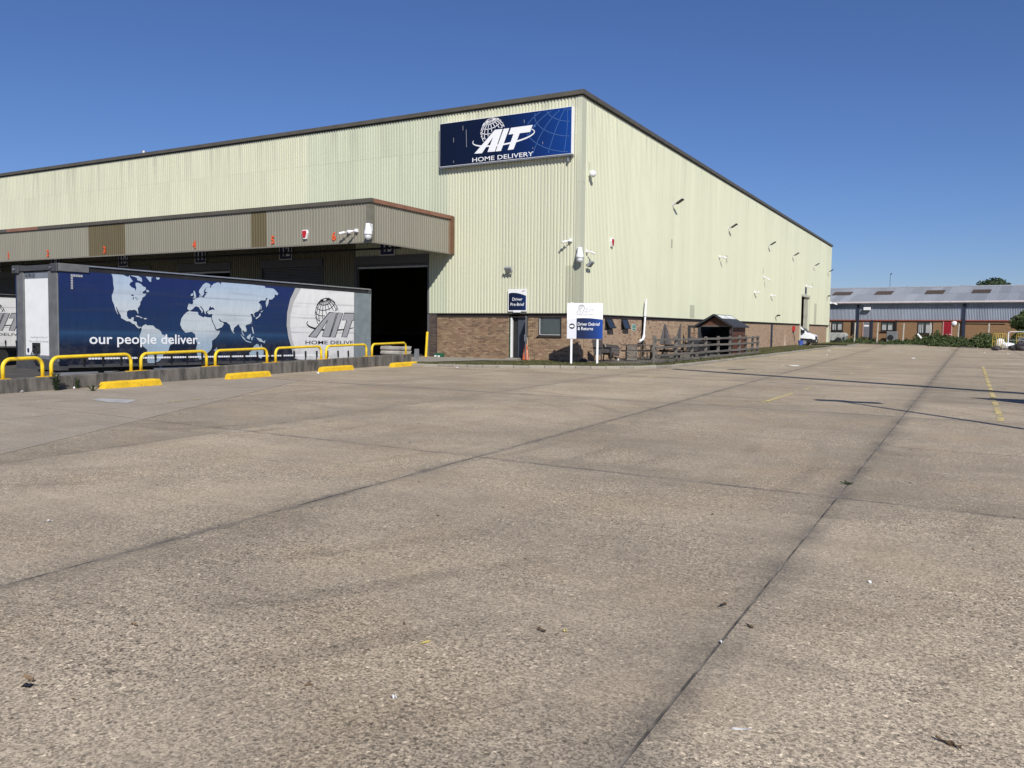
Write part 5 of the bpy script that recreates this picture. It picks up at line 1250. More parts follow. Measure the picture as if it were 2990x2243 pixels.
# crash barrier, bollard, box, cone
t = thing('crash_barrier', (-7.0, -3.9, .1), 'short grey steel crash barrier at the end of the dock beside the open door', 'barrier')
for x in (-7.62, -6.55): O('post', MB().box(x-.12, x+.12, -4.06, -3.86, .1, .74), m_galv, t)
m = MB(); pr = [(0, .30), (.07, .36), (.07, .44), (0, .50), (.07, .56), (.07, .64), (0, .70)]
for (o0, z0), (o1, z1) in zip(pr, pr[1:]): m.poly([(-7.9, -4.08-o0, z0+.02), (-6.2, -4.08-o0, z0+.02), (-6.2, -4.08-o1, z1+.02), (-7.9, -4.08-o1, z1+.02)])
O('rail', m, M('worn_rail', (.36, .34, .31), .5, var=.3, vs=2), t, norm=False)
O('post', MB().box(-6.12, -5.98, -4.0, -3.84, .1, .62), m_galv, t)
bo = thing('bollard', (-8.17, -.25, .12), 'thin yellow bollard in front of the dark brick pier', 'bollard'); O('tube', MB().tube([(-8.14, -.25, .12), (-8.05, -.25, 1.36)], .062, 14), m_yellow, bo, smooth=False); O('base_plate', MB().box(-8.3, -8.0, -.38, -.1, .12, .135), m_yellow_w, bo)
gb = thing('rodent_box', (-7.3, -.25, .13), 'small dark green bait box on the ground by the pier', 'box'); O('casing', MB().box(-7.53, -7.1, -.4, -.15, .13, .32), m_green, gb, bev=.02); O('label_plate', MB().box(-7.52, -7.4, -.412, -.402, .145, .22), m_white, gb); O('label_plate', MB().box(-7.33, -7.2, -.412, -.402, .14, .21), m_white, gb)
cn = thing('traffic_cone', (-2.32, -.62, .1), 'faded orange traffic cone wrapped in pale tape by the open staff door', 'traffic cone')
O('cone', MB().lathe([(.175, .03), (.15, .1), (.10, .45), (.055, .74), (.04, .76)], (-2.32, -.62, .1), 18), m_cone, cn, smooth=True); O('base', MB().box(-2.55, -2.1, -.84, -.4, .1, .135), m_black, cn, bev=.01)
P = []
for k in range(40):
    q = k/39; r = .175*(1-q)+.035*q; P.append((-2.32+r*math.cos(q*11), -.62+r*math.sin(q*11), .15+q*.72))
P += [(-2.34, -.6, .95), (-2.36, -.5, 1.15), (-2.40, -.42, 1.22), (-2.30, -.5, 1.0), (-2.25, -.62, .6), (-2.12, -.8, .15), (-1.9, -.9, .11)]
O('tape', MB().tube(P, .013, 5), M('pale_tape', (.6, .45, .33), .7), cn)
O('cable_reel', MB().tube([(-2.45, -.4, 1.25), (-2.43, -.42, 1.32), (-2.38, -.4, 1.3), (-2.40, -.4, 1.2)], .02, 6), m_grey_st, cn)
# ================================================================ smoking area beside the wall
E1, E2_ = crop(1720, 890, 8.296), crop(1960, 880, 7.9)
FX = 3.62
# --- post and rail fence
FN = thing('post_and_rail_fence', (FX, 9, .09), 'weathered grey post and rail timber fence around the patio', 'fence')
posts_px = [105, 480, 795, 1085, 1350, 1565, 1720, 1872, 1992]
PY = [px(*E1(1592, 1100), 0, FX)[1]]+[px(*E2_(x, 1050), 0, FX)[1] for x in posts_px]
ptop = px(*E2_(480, 812), 0, FX)[2]
zr = [px(*E2_(795, y), 0, FX)[2] for y in (862, 1012, 1170, 1310)]
for k, y in enumerate(PY):
    lean = random.uniform(-.02, .02); h = ptop+random.uniform(-.03, .03)+(.06 if k == 0 else 0)
    O('fence_post', MB().prism([(FX-.07, y-.065, .02), (FX+.06, y-.065, .02), (FX+.06, y+.065, .02), (FX-.07, y+.065, .02)], (lean, lean*.5, h-.02)), m_wood, FN, bev=.008)
for i in range(len(PY)-1):
    for j, z in enumerate(zr):
        a = np.array([FX+.085, PY[i]+(.0 if i else -.1), z+random.uniform(-.015, .015)]); b = np.array([FX+.085, PY[i+1]-.01, z+random.uniform(-.015, .015)])
        if z < .16: a[2] = b[2] = .2
        O('fence_rail', MB().beam(a, b, .042, .105), m_wood, FN, bev=.005)
# --- brown plastic shed
XS = 3.02
yf = px(*E2_(1378, 800), 0, XS)[1]; yb = px(*E2_(1705, 800), 0, XS)[1]
zE = px(*E2_(1400, 560), 0, XS)[2]; xL = px(*E2_(640, 560), 1, yf)[0]; zR = px(*E2_(985, 300), 1, yf)[2]; xm = (XS+xL)/2
SD = thing('garden_shed', (xm, (yf+yb)/2, .11), 'brown plastic shed with dark gabled roof and open glazed double doors', 'shed')
for k in range(6):
    z0 = .11+(zE-.11)*k/6; z1 = .11+(zE-.11)*(k+1)/6-.012; O('wall_panel', MB().box(XS-.05, XS, yf+.06, yb, z0, z1), m_shed, SD, bev=.006)
O('wall_frame', MB().box(XS-.06, XS-.02, yf, yb, .1, zE).box(XS-.08, XS+.012, yf-.02, yf+.06, .1, zE).box(XS-.03, XS+.006, (yf+yb)/2-.02, (yf+yb)/2+.02, .11, zE).box(xL, xL+.05, yf, yb, .1, zE).box(xL, XS, yb-.05, yb, .1, zE), m_shed_trim, SD)
O('gable', MB().prism([(xL+.1, yf-.01, zE+.02), (XS-.1, yf-.01, zE+.02), (xm, yf-.01, zR-.16)], (0, .05, 0)), m_shed, SD)
O('gable_fascia', MB().box(xL, XS, yf-.02, yf+.04, zE-.08, zE+.025), M('grey_shed_trim', (.10, .085, .07), .6), SD)
rf = MB(); ov = .22; Y0, Y1 = yf-.3, yb+.12
for sx in (-1, 1):
    xe = xm+sx*((XS-xL)/2+ov); ze = zE-.06
    rf.prism([(xm, Y0, zR), (xe, Y0, ze), (xe, Y0, ze-.06), (xm, Y0, zR-.07)], (0, Y1-Y0, 0))
rfo = O('roof', rf, m_shed_roof, SD)
for sx in (-1, 1):
    for y0 in (yf+.05, (yf+yb)/2+.05):
        y1 = y0+(yb-yf)/2-.15; t0, t1 = .06, .34; hw = (XS-xL)/2+ov
        q = [(xm+sx*hw*t, zR-(zR-zE+.06)*t+.008) for t in (t0, t1)]
        O('roof_light', MB().poly([(q[0][0], y0, q[0][1]), (q[0][0], y1, q[0][1]), (q[1][0], y1, q[1][1]), (q[1][0], y0, q[1][1])]), M('pale_rooflight', (.72, .74, .76), .25), rfo, norm=False)
O('barge_board', MB().beam((xm, Y0-.015, zR-.02), (xm+(XS-xL)/2+ov, Y0-.015, zE-.08), .03, .11).beam((xm, Y0-.012, zR-.02), (xm-(XS-xL)/2-ov, Y0-.012, zE-.08), .03, .11), m_shed_trim, rfo)
O('floor_panel', MB().box(xL, XS, yf, yb, .1, .14), m_shed_trim, SD)
dwid = (XS-xL)/2-.2; dh = zE-.14
def shed_door(hx, ang, name='shed_door'):
    """a door hinged at hx on the front, opened by ang"""
    d = np.array([math.cos(ang), math.sin(ang), 0]); n = np.array([-d[1], d[0], 0]); o = np.array([hx, yf-.03, .13]); F = lambda u, z: o+d*u+np.array([0, 0, z])
    m = MB()
    def bar(u0, u1, z0, z1, t=.022): m.obox((F((u0+u1)/2, (z0+z1)/2)), d*(u1-u0)/2, n*t, (0, 0, (z1-z0)/2))
    W_ = dwid; zs = dh*.52; fs = .17
    bar(0, fs, 0, dh); bar(W_-fs, W_, 0, dh); bar(fs, W_-fs, dh-.14, dh); bar(fs, W_-fs, zs-.1, zs); bar(fs, W_-fs, 0, zs-.1, .018)
    t = O(name, m, m_shed_trim, SD)
    m2 = MB(); um = W_/2; zm = (zs+dh-.14)/2
    m2.obox(F(um, zm), d*.018, n*.02, (0, 0, (dh-.14-zs)/2)); m2.obox(F(um, zm), d*(W_/2-fs), n*.019, (0, 0, .016)); O('glazing_bar', m2, m_shed, t)
shed_door(xL+.12, math.radians(188)); shed_door(XS-.1, math.radians(-62))
# --- picnic tables
def picnic(cx, cy, ang, L, label, mat):
    t = thing('picnic_table', (cx, cy, .108), label, 'table', rot=(0, 0, ang))
    for k in range(5): O('table_plank', MB().box(-L/2, L/2, -.35+k*.14, -.35+k*.14+.13, .70, .74), mat, t, local=True, bev=.004)
    for s in (-1, 1):
        for k in range(2): O('bench_plank', MB().box(-L/2, L/2, s*.68-.13+k*.14, s*.68-.13+k*.14+.125, .41, .45), mat, t, local=True, bev=.004)
    for x in (-L/2+.28, L/2-.28):
        for s in (-1, 1): O('leg', MB().beam((x, s*.62, .0), (x, s*.24, .70), .05, .1, up=(1, 0, 0)), mat, t, local=True)
        O('cross_beam', MB().box(x+.03, x+.075, -.82, .82, .33, .42), mat, t, local=True); O('cross_beam', MB().box(x+.03, x+.075, -.36, .36, .61, .70), mat, t, local=True)
    return t
picnic(1.45, 4.0, math.radians(24), 1.75, 'dark wooden picnic table between the tipped chair and the fence', m_wood_d)
picnic(2.45, 6.9, math.radians(62), 1.8, 'dark wooden picnic table behind the fence near the parasols', m_wood_d)
picnic(2.0, 18.4, math.radians(80), 1.6, 'wooden picnic table behind the shed at the far end of the fence', m_wood_d)
# --- rattan chairs
def slat_chair(loc, rot, label):
    t = thing('rattan_chair', loc, label, 'chair', rot=rot)
    for x in (-.27, .27):
        for y in (-.25, .25): O('leg', MB().box(x-.02, x+.02, y-.02, y+.02, 0, .62 if y < 0 else .44), m_rattan, t, local=True)
    O('seat', MB().box(-.29, .29, -.27, .27, .40, .45), m_rattan, t, local=True, bev=.01)
    O('backrest', MB().prism([(-.29, .24, .42), (.29, .24, .42), (.27, .38, .98), (-.27, .38, .98)], (0, .05, .01)), m_rattan, t, local=True)
    for x in (-.29, .29): O('armrest', MB().box(x-.035, x+.035, -.28, .30, .62, .66), m_rattan, t, local=True); O('side_panel', MB().box(x-.012, x+.012, -.25, .27, .30, .62), M('grey_rattan', (.16, .15, .15), .7, var=.25, vs=30), t, local=True)
    return t
slat_chair((.95, .62, .11), (0, 0, math.radians(62)), 'upright dark rattan armchair behind the free-standing sign post')
def tub_chair(loc, rot, label):
    t = thing('tub_chair', loc, label, 'chair', rot=rot); n = 11
    for k in range(n):                     # curved back of broad slats
        a0 = math.radians(-20+220*k/n); a1 = math.radians(-20+220*(k+.88)/n); r0, r1 = .33, .37
        P = [(r0*math.cos(a0), r0*math.sin(a0), .12), (r1*math.cos(a0), r1*math.sin(a0), .12), (r1*math.cos(a1), r1*math.sin(a1), .12), (r0*math.cos(a1), r0*math.sin(a1), .12)]
        O('back_slat', MB().prism(P, (0, 0, .66)), m_rattan, t, local=True)
    rim = [(.35*math.cos(math.radians(a)), .35*math.sin(math.radians(a)), .79) for a in range(-20, 201, 10)]
    O('rim', MB().tube(rim, .035, 8), M('worn_rattan_rim', (.24, .215, .18), .7, var=.3, vs=20), t, local=True)
    O('seat', MB().lathe([(.31, .36), (.33, .38), (.33, .43), (.3, .44)], (0, 0, 0), 18), m_rattan, t, local=True)
    for a in (45, 135, 225, 315): O('leg', MB().tube([(.27*math.cos(math.radians(a)), .27*math.sin(math.radians(a)), .38), (.32*math.cos(math.radians(a)), .32*math.sin(math.radians(a)), 0)], .022, 6), m_rattan, t, local=True)
    return t
tc_ = tub_chair((1.22, 1.95, .46), (math.radians(84), 0, math.radians(-48)), 'dark rattan tub chair tipped over on its side')
# slatted crate beside it
sc_ = thing('slatted_crate', (1.72, 2.25, .11), 'narrow grey slatted crate beside the tipped tub chair', 'crate', rot=(0, 0, math.radians(25)))
for k in range(6): O('slat', MB().box(-.24, .24, -.2, -.175, .05+k*.115, .05+k*.115+.09), m_wood, sc_, local=True)
for x in (-.22, .22): O('upright', MB().box(x-.025, x+.025, -.175, .2, 0, .74), m_wood_d, sc_, local=True)
# --- ornate iron chairs
def iron_chair(loc, rz, label):
    t = thing('iron_chair', loc, label, 'chair', 'ornate iron chairs', (0, 0, rz))
    O('seat', MB().lathe([(.2, .42), (.215, .43), (.215, .445), (.2, .455)], (0, 0, 0), 18), m_iron, t, local=True)
    for a in (45, 135, 225, 315):
        c, s = math.cos(math.radians(a)), math.sin(math.radians(a)); O('leg', MB().tube([(.17*c, .17*s, .43), (.22*c, .22*s, .3), (.16*c, .16*s, .16), (.25*c, .25*s, 0)], .016, 6), m_iron, t, local=True)
    arch = [(.2*math.cos(math.radians(q)), .19+.02*math.sin(math.radians(q)), .70+.20*math.sin(math.radians(q))) for q in range(0, 181, 15)]
    O('back_hoop', MB().tube([(.2, .17, .44)]+arch+[(-.2, .17, .44)], .016, 6), m_iron, t, local=True)
    m = MB()
    for cx in (-.09, .09):
        m.tube([(cx+.075*math.cos(math.radians(q)), .2, .72+.075*math.sin(math.radians(q))) for q in range(0, 361, 30)], .011, 5)
    m.tube([(0, .2, .46), (0, .21, .88)], .013, 5); m.tube([(-.19, .19, .6), (.19, .19, .6)], .012, 5); m.tube([(-.19, .19, .5), (0, .2, .62), (.19, .19, .5)], .01, 5)
    O('back_scroll', m, m_iron, t, local=True); return t
iron_chair((1.15, 4.85, .108), math.radians(-35), 'ornate iron chair behind the near picnic table, left one')
iron_chair((1.35, 5.75, .108), math.radians(-80), 'ornate iron chair behind the near picnic table, right one')
# --- closed parasols
def parasol(base, top, rr, label, droop=1.0):
    b, tp = np.array(base, float), np.array(top, float); t = thing('closed_parasol', base, label, 'parasol'); ax = tp-b; L = np.linalg.norm(ax); ax /= L
    O('pole', MB().tube([b, tp], .02, 8), m_iron, t); x = np.cross(ax, (0, 0, 1.0) if abs(ax[2]) < .9 else (1., 0, 0)); x /= np.linalg.norm(x); y = np.cross(ax, x); m = MB(); n = 20; rows = [(.0, .03), (.12, .05), (.45, .10), (.8, .155), (1.12, .19)]
    for h, r in rows:
        for k in range(n):
            a = 2*math.pi*k/n; q = r*rr*(1+.32*math.cos(a*5)); m.v.append(tuple(tp-ax*h*droop+q*(x*math.cos(a)+y*math.sin(a))))
    for i in range(len(rows)-1):
        for k in range(n): m.f.append((i*n+k, i*n+(k+1) % n, (i+1)*n+(k+1) % n, (i+1)*n+k)); m.m.append(0)
    m.f.append(tuple(range(n))); m.m.append(0)
    O('canopy_cloth', m, m_fabric, t); O('base', MB().lathe([(.25, 0), (.25, .05), (.1, .09), (.04, .2)], b, 14), m_black, t); return t
def near(px_, py_, Y): return px(px_, py_, 1, Y)
q = near(*E1(1850, 470), 8.6); parasol((q[0], 8.6, .108), (q[0]-.03, 8.6, q[2]), 1.35, 'grey closed parasol behind the fence, nearer and wider one', .95)
q = near(*E2_(215, 518), 11.0); parasol((q[0]-.25, 11.0, .108), (q[0], 11.0, q[2]), .75, 'thin grey closed parasol leaning beside the shed')
# --- white pipe on the wall, other fittings
wpz = thing('white_pipe', (.25, 7.9, .9), 'thick white plastic pipe rising against the side wall', 'pipe')
O('pipe', MB().tube([(.25, 7.85, 1.2), (.27, 7.95, 2.3), (.27, 8.05, 3.2)], .052, 12), m_white_pl, wpz); O('elbow', MB().tube([(.25, 7.85, 1.22), (.24, 7.75, 1.06), (.2, 7.5, .98), (.18, 7.4, .93)], .068, 10), m_white_pl, wpz); O('collar', MB().tube([(.27, 7.93, 2.28), (.27, 7.94, 2.34)], .08, 12).tube([(.25, 7.85, 1.16), (.25, 7.86, 1.26)], .08, 12), m_white_pl, wpz)
O('down_pipe', MB().tube([(.06, 8.22, .12), (.06, 8.22, 2.2)], .055, 10), m_black, wpz)
cp_ = thing('fire_point', (.05, 50.9, 1.5), 'red fire call point with hose on the far side wall', 'call point'); O('box', MB().box(.005, .18, 50.6, 51.2, 1.5, 2.0), m_red, cp_, bev=.02); O('hose', MB().tube([(.1, 50.9, 1.5), (.12, 51.0, 1.1), (.1, 51.4, .9), (.12, 51.6, .5)], .03, 6), m_black, cp_)
bk = thing('blue_bucket', (.55, 52.3, .1), 'blue plastic bucket by the far roller door', 'bucket'); O('bucket', MB().lathe([(.20, 0), (.27, .48), (.29, .5), (.27, .5), (.2, .02)], (.55, 52.3, .1), 16), m_blue, bk, smooth=False); O('contents', MB().lathe([(.25, 0), (.25, .05)], (.55, 52.3, .52), 12), m_black, bk)
st_ = thing('wall_scar', (0.0, 47.1, .2), 'pale plaster scar on the side brick wall', 'repair'); m = MB(); m.poly([(.006, 46.9, 1.15), (.006, 47.2, 1.15), (.006, 47.35, .5), (.006, 47.8, .15), (.006, 46.6, .15), (.006, 46.9, .55)]); O('plaster', m, M('pale_plaster', (.62, .47, .34), .9, var=.15), st_)
bb = thing('small_litter_bag', (.45, -.35, .1), 'small black bag lying at the brick corner', 'bag'); O('bag', MB().lathe([(.02, 0), (.17, .02), (.19, .08), (.12, .15), (.03, .18)], (.45, -.35, .1), 10), m_black, bb, smooth=True)
# things kept behind the fence: black bin bag, wheelie bin, low table
wb = thing('black_bin', (2.75, 10.6, .108), 'black plastic bin beside the open shed door', 'bin'); O('body', MB().prism([(2.5, 10.35, .15), (2.98, 10.35, .15), (2.98, 10.85, .15), (2.5, 10.85, .15)], (0, 0, .72)), m_black, wb, bev=.02); O('lid', MB().box(2.46, 3.02, 10.3, 10.9, .87, .93), m_black, wb, bev=.015)
# --- van nose in the far roller door
V = thing('white_van', (-2.6, 57.0, .02), 'white van with black bumper nosing out of the far roller door', 'van')
VY0, VY1 = 56.05, 57.95; NX = 1.28
side = [(-4.6, .35), (-.55, .35), (NX-.25, .42), (NX, .55), (NX, .95), (NX-.12, 1.12), (NX-.75, 1.32), (NX-1.7, 2.25), (-1.1, 2.4), (-4.6, 2.42)]
O('body', MB().prism([(x, VY0, z) for x, z in side], (0, VY1-VY0, 0)), M('white_van_paint', (.82, .83, .84), .25, var=.03), V, bev=.05, seg=2)
ws = MB(); ws.poly([(NX-.80, VY0+.15, 1.36), (NX-.80, VY1-.15, 1.36), (NX-1.62, VY1-.25, 2.2), (NX-1.62, VY0+.25, 2.2)])
wso = O('windscreen', MB().prism([(NX-.78, VY0+.15, 1.37), (NX-.78, VY1-.15, 1.37), (NX-1.60, VY1-.22, 2.21), (NX-1.60, VY0+.22, 2.21)], (.02, 0, .02)), m_glass, V)
O('side_window', MB().prism([(NX-1.0, VY0-.012, 1.35), (NX-1.75, VY0-.012, 2.15), (NX-2.7, VY0-.012, 2.15), (NX-2.7, VY0-.012, 1.35)], (0, .02, 0)), m_glass, V)
bp = O('bumper', MB().box(NX-.35, NX+.06, VY0-.02, VY1+.02, .25, .68), m_black, V, bev=.06, seg=2); O('grille', MB().box(NX-.02, NX+.03, VY0+.45, VY1-.45, .70, .98), m_black, V, bev=.02); O('number_plate', MB().box(NX+.06, NX+.075, VY0+.7, VY1-.7, .45, .56), m_white, bp)
O('lower_arch', MB().prism([(-.6, VY0-.015, .3), (NX-.3, VY0-.015, .3), (NX-.2, VY0-.015, .72), (-.1, VY0-.015, .78), (-.55, VY0-.015, .72)], (0, .05, 0)), m_black, V)
for y in (VY0+.25, VY1-.25): O('headlight', MB().box(NX-.28, NX+.02, y-.2, y+.2, .82, 1.08), M('lamp_lens', (.5, .52, .54), .15), V, bev=.04)
for y in (VY0-.03, VY1-.2):
    for x in (.28, -3.1):
        w_ = O('wheel', MB().lathe([(.2, .0), (.31, .0), (.34, .04), (.34, .19), (.31, .23), (.2, .23)], (x, y, .36), 20, ax=(0, 1, 0)), m_rubber, V); O('rim', MB().lathe([(.2, -.01), (.2, .1), (.08, .05)], (x, y, .36), 12, ax=(0, 1, 0)), m_galv, w_)
O('wing_mirror', MB().box(NX-1.2, NX-1.0, VY0-.28, VY0-.02, 1.35, 1.65), m_black, V, bev=.03)
# --- weeds by the dock wall
def weed(x, y, z, h, n, label, spread=.1):
    t = thing('weed', (x, y, z), label, 'weed'); m = MB(); st = MB()
    for s in range(max(2, n//12)):
        a = random.uniform(0, 6.28); top = np.array([x+random.uniform(-spread, spread), y+random.uniform(-spread, spread), z+h*random.uniform(.7, 1)]); b = np.array([x+random.uniform(-.03, .03), y+random.uniform(-.03, .03), z]); st.tube([b, (b+top)/2+np.array([random.uniform(-.02, .02), 0, 0]), top], .006, 5)
        for k in range(12):
            q = b+(top-b)*random.uniform(.08, 1); a = random.uniform(0, 6.28); L = h*random.uniform(.16, .3); d = np.array([math.cos(a), math.sin(a), random.uniform(-.35, .5)]); d /= np.linalg.norm(d); sd = np.cross(d, (0, 0, 1)); sd /= np.linalg.norm(sd)
            m.poly([q, q+d*L*.45+sd*L*.17, q+d*L, q+d*L*.45-sd*L*.17])
    O('stem', st, m_weed, t); tag(O('leaves', m, m_weed, t, norm=False), kind='stuff'); return t
def wg(p): return gp(p[0], p[1], 0)
f1_ = crop(0, 1040, 5.267)
a = wg(f1_(835, 525)); weed(a[0]+.08, a[1], 0, .44, 150, 'tall dark weed against the dock wall')
a = wg(f1_(1165, 495)); weed(a[0]+.05, a[1], 0, .28, 60, 'thin weed against the dock wall right of the tall one')
a = wg(f1_(1410, 535)); weed(a[0]+.05, a[1], 0, .16, 150, 'low tuft of weed in the gutter near the first wheel stop', .16)
a = gp(*crop(880, 980, 5.267)(1000, 455)); weed(a[0]+.06, a[1], 0, .2, 90, 'small weed at the dock wall behind the third wheel stop', .12)
a = gp(*crop(2000, 1200, 2.234)(1062, 478)); weed(a[0], a[1], 0, .03, 70, 'low green weed growing in the yard joint', .07)
for (x, y, l) in ((3.75, 1.2, 'leafy weed clump at the foot of the end fence post'), (3.8, 2.6, 'weed clump beside the second fence post'), (3.75, 6.5, 'weed clump under the middle of the fence')):
    weed(x, y, .09, .3, 60, l, .25)
# ================================================================ neighbouring unit beyond the yard
FS = -.10
def fy(x): return 80.9+FS*x            # its front wall
fu = np.array([1, FS, 0])/math.hypot(1, FS); fn = np.array([FS, -1, 0])/math.hypot(1, FS)   # along, outward (towards camera)
FO = np.array([0, 80.9, 0.])
def fp(s, d, z): return FO+fu*s+fn*d+np.array([0, 0, z])
FFr = Frame(FO+np.array([0, 0, 0]), fu, (0, 0, 1))
C6, E3_ = crop(2200, 780, 2.8), crop(2400, 840, 7.373)
def fs(x, y): return FFr.uv(x, y)
S0, S1_, BT, EV, RZ, RD = -14., 46., 2.93, 5.2, 7.35, 8.0
FB = thing('industrial_unit', (10, 80, 0), 'long low industrial unit with ribbed blue-grey cladding and sheet roof', 'building')
O('brick_wall', MB().prism([tuple(fp(S0, 0, 0)), tuple(fp(S1_, 0, 0)), tuple(fp(S1_, -.3, 0)), tuple(fp(S0, -.3, 0))], (0, 0, BT)), m_farbrick, FB)
O('side_return', MB().prism([tuple(fp(S0, 0, 0)), tuple(fp(S0, -16, 0)), tuple(fp(S0+.3, -16, 0)), tuple(fp(S0+.3, 0, 0))], (0, 0, EV)).prism([tuple(fp(S1_, 0, 0)), tuple(fp(S1_, -16, 0)), tuple(fp(S1_-.3, -16, 0)), tuple(fp(S1_-.3, -.3, 0))], (0, 0, EV)), m_farbrick, FB)
s = S0; ca = O('upper_wall', MB().prism([tuple(fp(S0, -.05, BT)), tuple(fp(S1_, -.05, BT)), tuple(fp(S1_, -.3, BT)), tuple(fp(S0, -.3, BT))], (0, 0, EV-BT)), m_grey_st, FB)
while s < S1_-.01:
    e = min(s+1.2, S1_); sheet(lambda a, d, z: tuple(fp(a, .12-d, z)), s, e, BT+.1, EV-.05, m_far, ca, 'cladding_sheet', .09, (.045, .03, .062, .03)); s = e
O('red_trim', MB().obox(fp((S0+S1_)/2, .10, BT+.04), fu*(S1_-S0)/2, fn*.08, (0, 0, .06)), M('faded_red_trim', (.30, .08, .065), .5, var=.2), FB)
O('gutter', MB().obox(fp((S0+S1_)/2, .66, EV+.0), fu*(S1_-S0)/2, fn*.10, (0, 0, .10)), M('pinkish_white_gutter', (.58, .51, .51), .5), FB, bev=.04)
rfar = O('roof', MB().prism([tuple(fp(S0, .3, EV+.02)), tuple(fp(S0, -RD, RZ-.06)), tuple(fp(S0, -2*RD, EV))], tuple(fu*(S1_-S0))), m_grey_st, FB)
def rplace(a, d, t):
    """roof sheet point: t 0 at eaves .. 1 at ridge"""
    return tuple(fp(a, .62-(RD+.62)*t, EV+.12+(RZ-EV-.05)*t-d))
def roof_sheet(a, b, t0, t1, mat, lift=0., name='roof_sheet'):
    P = profile(a, b, .06, (.055, .03, .052, .03)); m = MB()
    for (s0, d0), (s1, d1) in zip(P, P[1:]):
        m.poly([rplace(s0, d0-lift, t0), rplace(s1, d1-lift, t0), rplace(s1, d1-lift, t1), rplace(s0, d0-lift, t1)])
        if t0 == 0: # bull-nosed eaves
            m.poly([tuple(np.array(rplace(s0, d0, 0))+fn*.10+np.array([0, 0, -.22])), tuple(np.array(rplace(s1, d1, 0))+fn*.10+np.array([0, 0, -.22])), rplace(s1, d1, 0), rplace(s0, d0, 0)])
    return O(name, m, mat, rfar, norm=False)
# rooflights located from the photograph on the roof plane
pa_, pb_, pc_ = (np.array(rplace(*q)) for q in ((0, 0, 0), (1, 0, 0), (0, 0, 1)))
rn = np.cross(pb_-pa_, pc_-pa_); rn /= np.linalg.norm(rn)
def on_roof(x, y):
    r = ray(x, y); q = CAM+r*(np.dot(pa_-CAM, rn)/np.dot(r, rn)); a = np.dot(q-FO, fu); dd = np.dot(q-FO, fn); return a, (.62-dd)/(RD+.62)
RL = []
for (x0, x1, y0, y1) in ((672, 818, 205, 231), (1015, 1150, 198, 226), (1422, 1575, 190, 221), (1797, 1947, 184, 213)):
    a0, t1 = on_roof(*C6(x0, y0)); a1, _ = on_roof(*C6(x1, y0)); _, t0 = on_roof(*C6(x0, y1)); RL.append((a0, a1, t0, t1))
s = S0
while s < S1_-.01:
    e = min(s+1.1, S1_); tl = .55; roof_sheet(s, e, 0, tl, m_farroof); roof_sheet(s, e, tl-.015, 1, m_farroof, .012); s = e
for (a0, a1, t0, t1) in RL:
    n = max(2, int(round((a1-a0)/1.1)))
    for k in range(n): roof_sheet(a0+(a1-a0)*k/n, a0+(a1-a0)*(k+1)/n, t0, t1, m_rooflight, .03, 'roof_light')
O('ridge_cap', MB().tube([tuple(fp(S0, -RD, RZ+.08)), tuple(fp(S1_, -RD, RZ+.08))], .12, 8), m_farroof, rfar)
pv = on_roof(*C6(1157, 130))
O('flue', MB().tube([tuple(fp(pv[0], -RD, RZ)), tuple(fp(pv[0], -RD, RZ+1.9))], .025, 6).tube([tuple(fp(pv[0], -RD, RZ+1.9)), tuple(fp(pv[0]+.2, -RD, RZ+2.0))], .07, 6), m_black, rfar)
# columns / downpipes
def pipe(x, z0, z1, wd, mat=None):
    a, _ = fs(*C6(x, 400)); O('down_pipe', MB().obox(fp(a, .2, (z0+z1)/2), fu*wd/2, fn*.08, (0, 0, (z1-z0)/2)), mat or m_navy_door, FB)
pipe(857, 0, 5.0, .26); pipe(975, 0, 3.0, .2); pipe(1724, 0, 5.0, .34); pipe(1172, 1.2, 3.0, .15, m_black); pipe(822, 1.2, 3.0, .12, m_black)
# windows and doors
def opening(x0, x1, y0, y1, kind, mat=None, label=None):
    a0, z1 = fs(*C6(x0, y0)); a1, _ = fs(*C6(x1, y0)); _, z0 = fs(*C6(x0, y1)); z0 = max(z0, .05); c = fp((a0+a1)/2, .03, (z0+z1)/2); hw, hh = (a1-a0)/2, (z1-z0)/2
    if kind == 'door':
        o = O('door', MB().obox(c, fu*hw, fn*.04, (0, 0, hh)), mat, FB)
        O('door_frame', MB().obox(fp(a0-.05, .05, (z0+z1)/2), fu*.05, fn*.05, (0, 0, hh)).obox(fp(a1+.05, .05, (z0+z1)/2), fu*.05, fn*.05, (0, 0, hh)), M('pinkish_frame', (.5, .3, .26), .6), o)
    else:
        o = O('window', MB().obox(c, fu*hw, fn*.015, (0, 0, hh)), m_black, FB); n = 2
        for k in range(n):
            w0 = a0+.1+(2*hw-.1)*k/n; w1 = a0+(2*hw-.0)*(k+1)/n-.1
            p_ = O('pane', MB().obox(fp((w0+w1)/2, .055, (z0+z1)/2), fu*(w1-w0)/2, fn*.008, (0, 0, hh-.1)), m_glass_g, o)
            if kind == 'blind':
                b = MB(); q = w0+.05
                while q < w1-.1: b.obox(fp(q+.04, .068, (z0+z1)/2-.1), fu*.035, fn*.003, (0, 0, hh-.22)); q += random.choice((.12, .12, .2))
                tag(O('blind_slat', b, M('pale_blind', (.55, .56, .55), .7), p_), kind='stuff')
        O('sill', MB().obox(fp((a0+a1)/2, .1, z0-.06), fu*(hw+.06), fn*.1, (0, 0, .05)), m_band, o)
    if label: tag(o, label)
opening(640, 735, 447, 520, 'blind'); opening(1045, 1150, 452, 522, 'blind'); opening(1343, 1470, 450, 545, 'blind')
opening(902, 960, 450, 575, 'door', M('grey_steel_door', (.16, .16, .18), .5), 'grey steel door with small notice'); opening(835, 850, 455, 575, 'door', m_navy_door, 'dark narrow door'); opening(1558, 1620, 447, 575, 'door', M('bright_red_door', (.26, .01, .018), .45), 'bright red door')
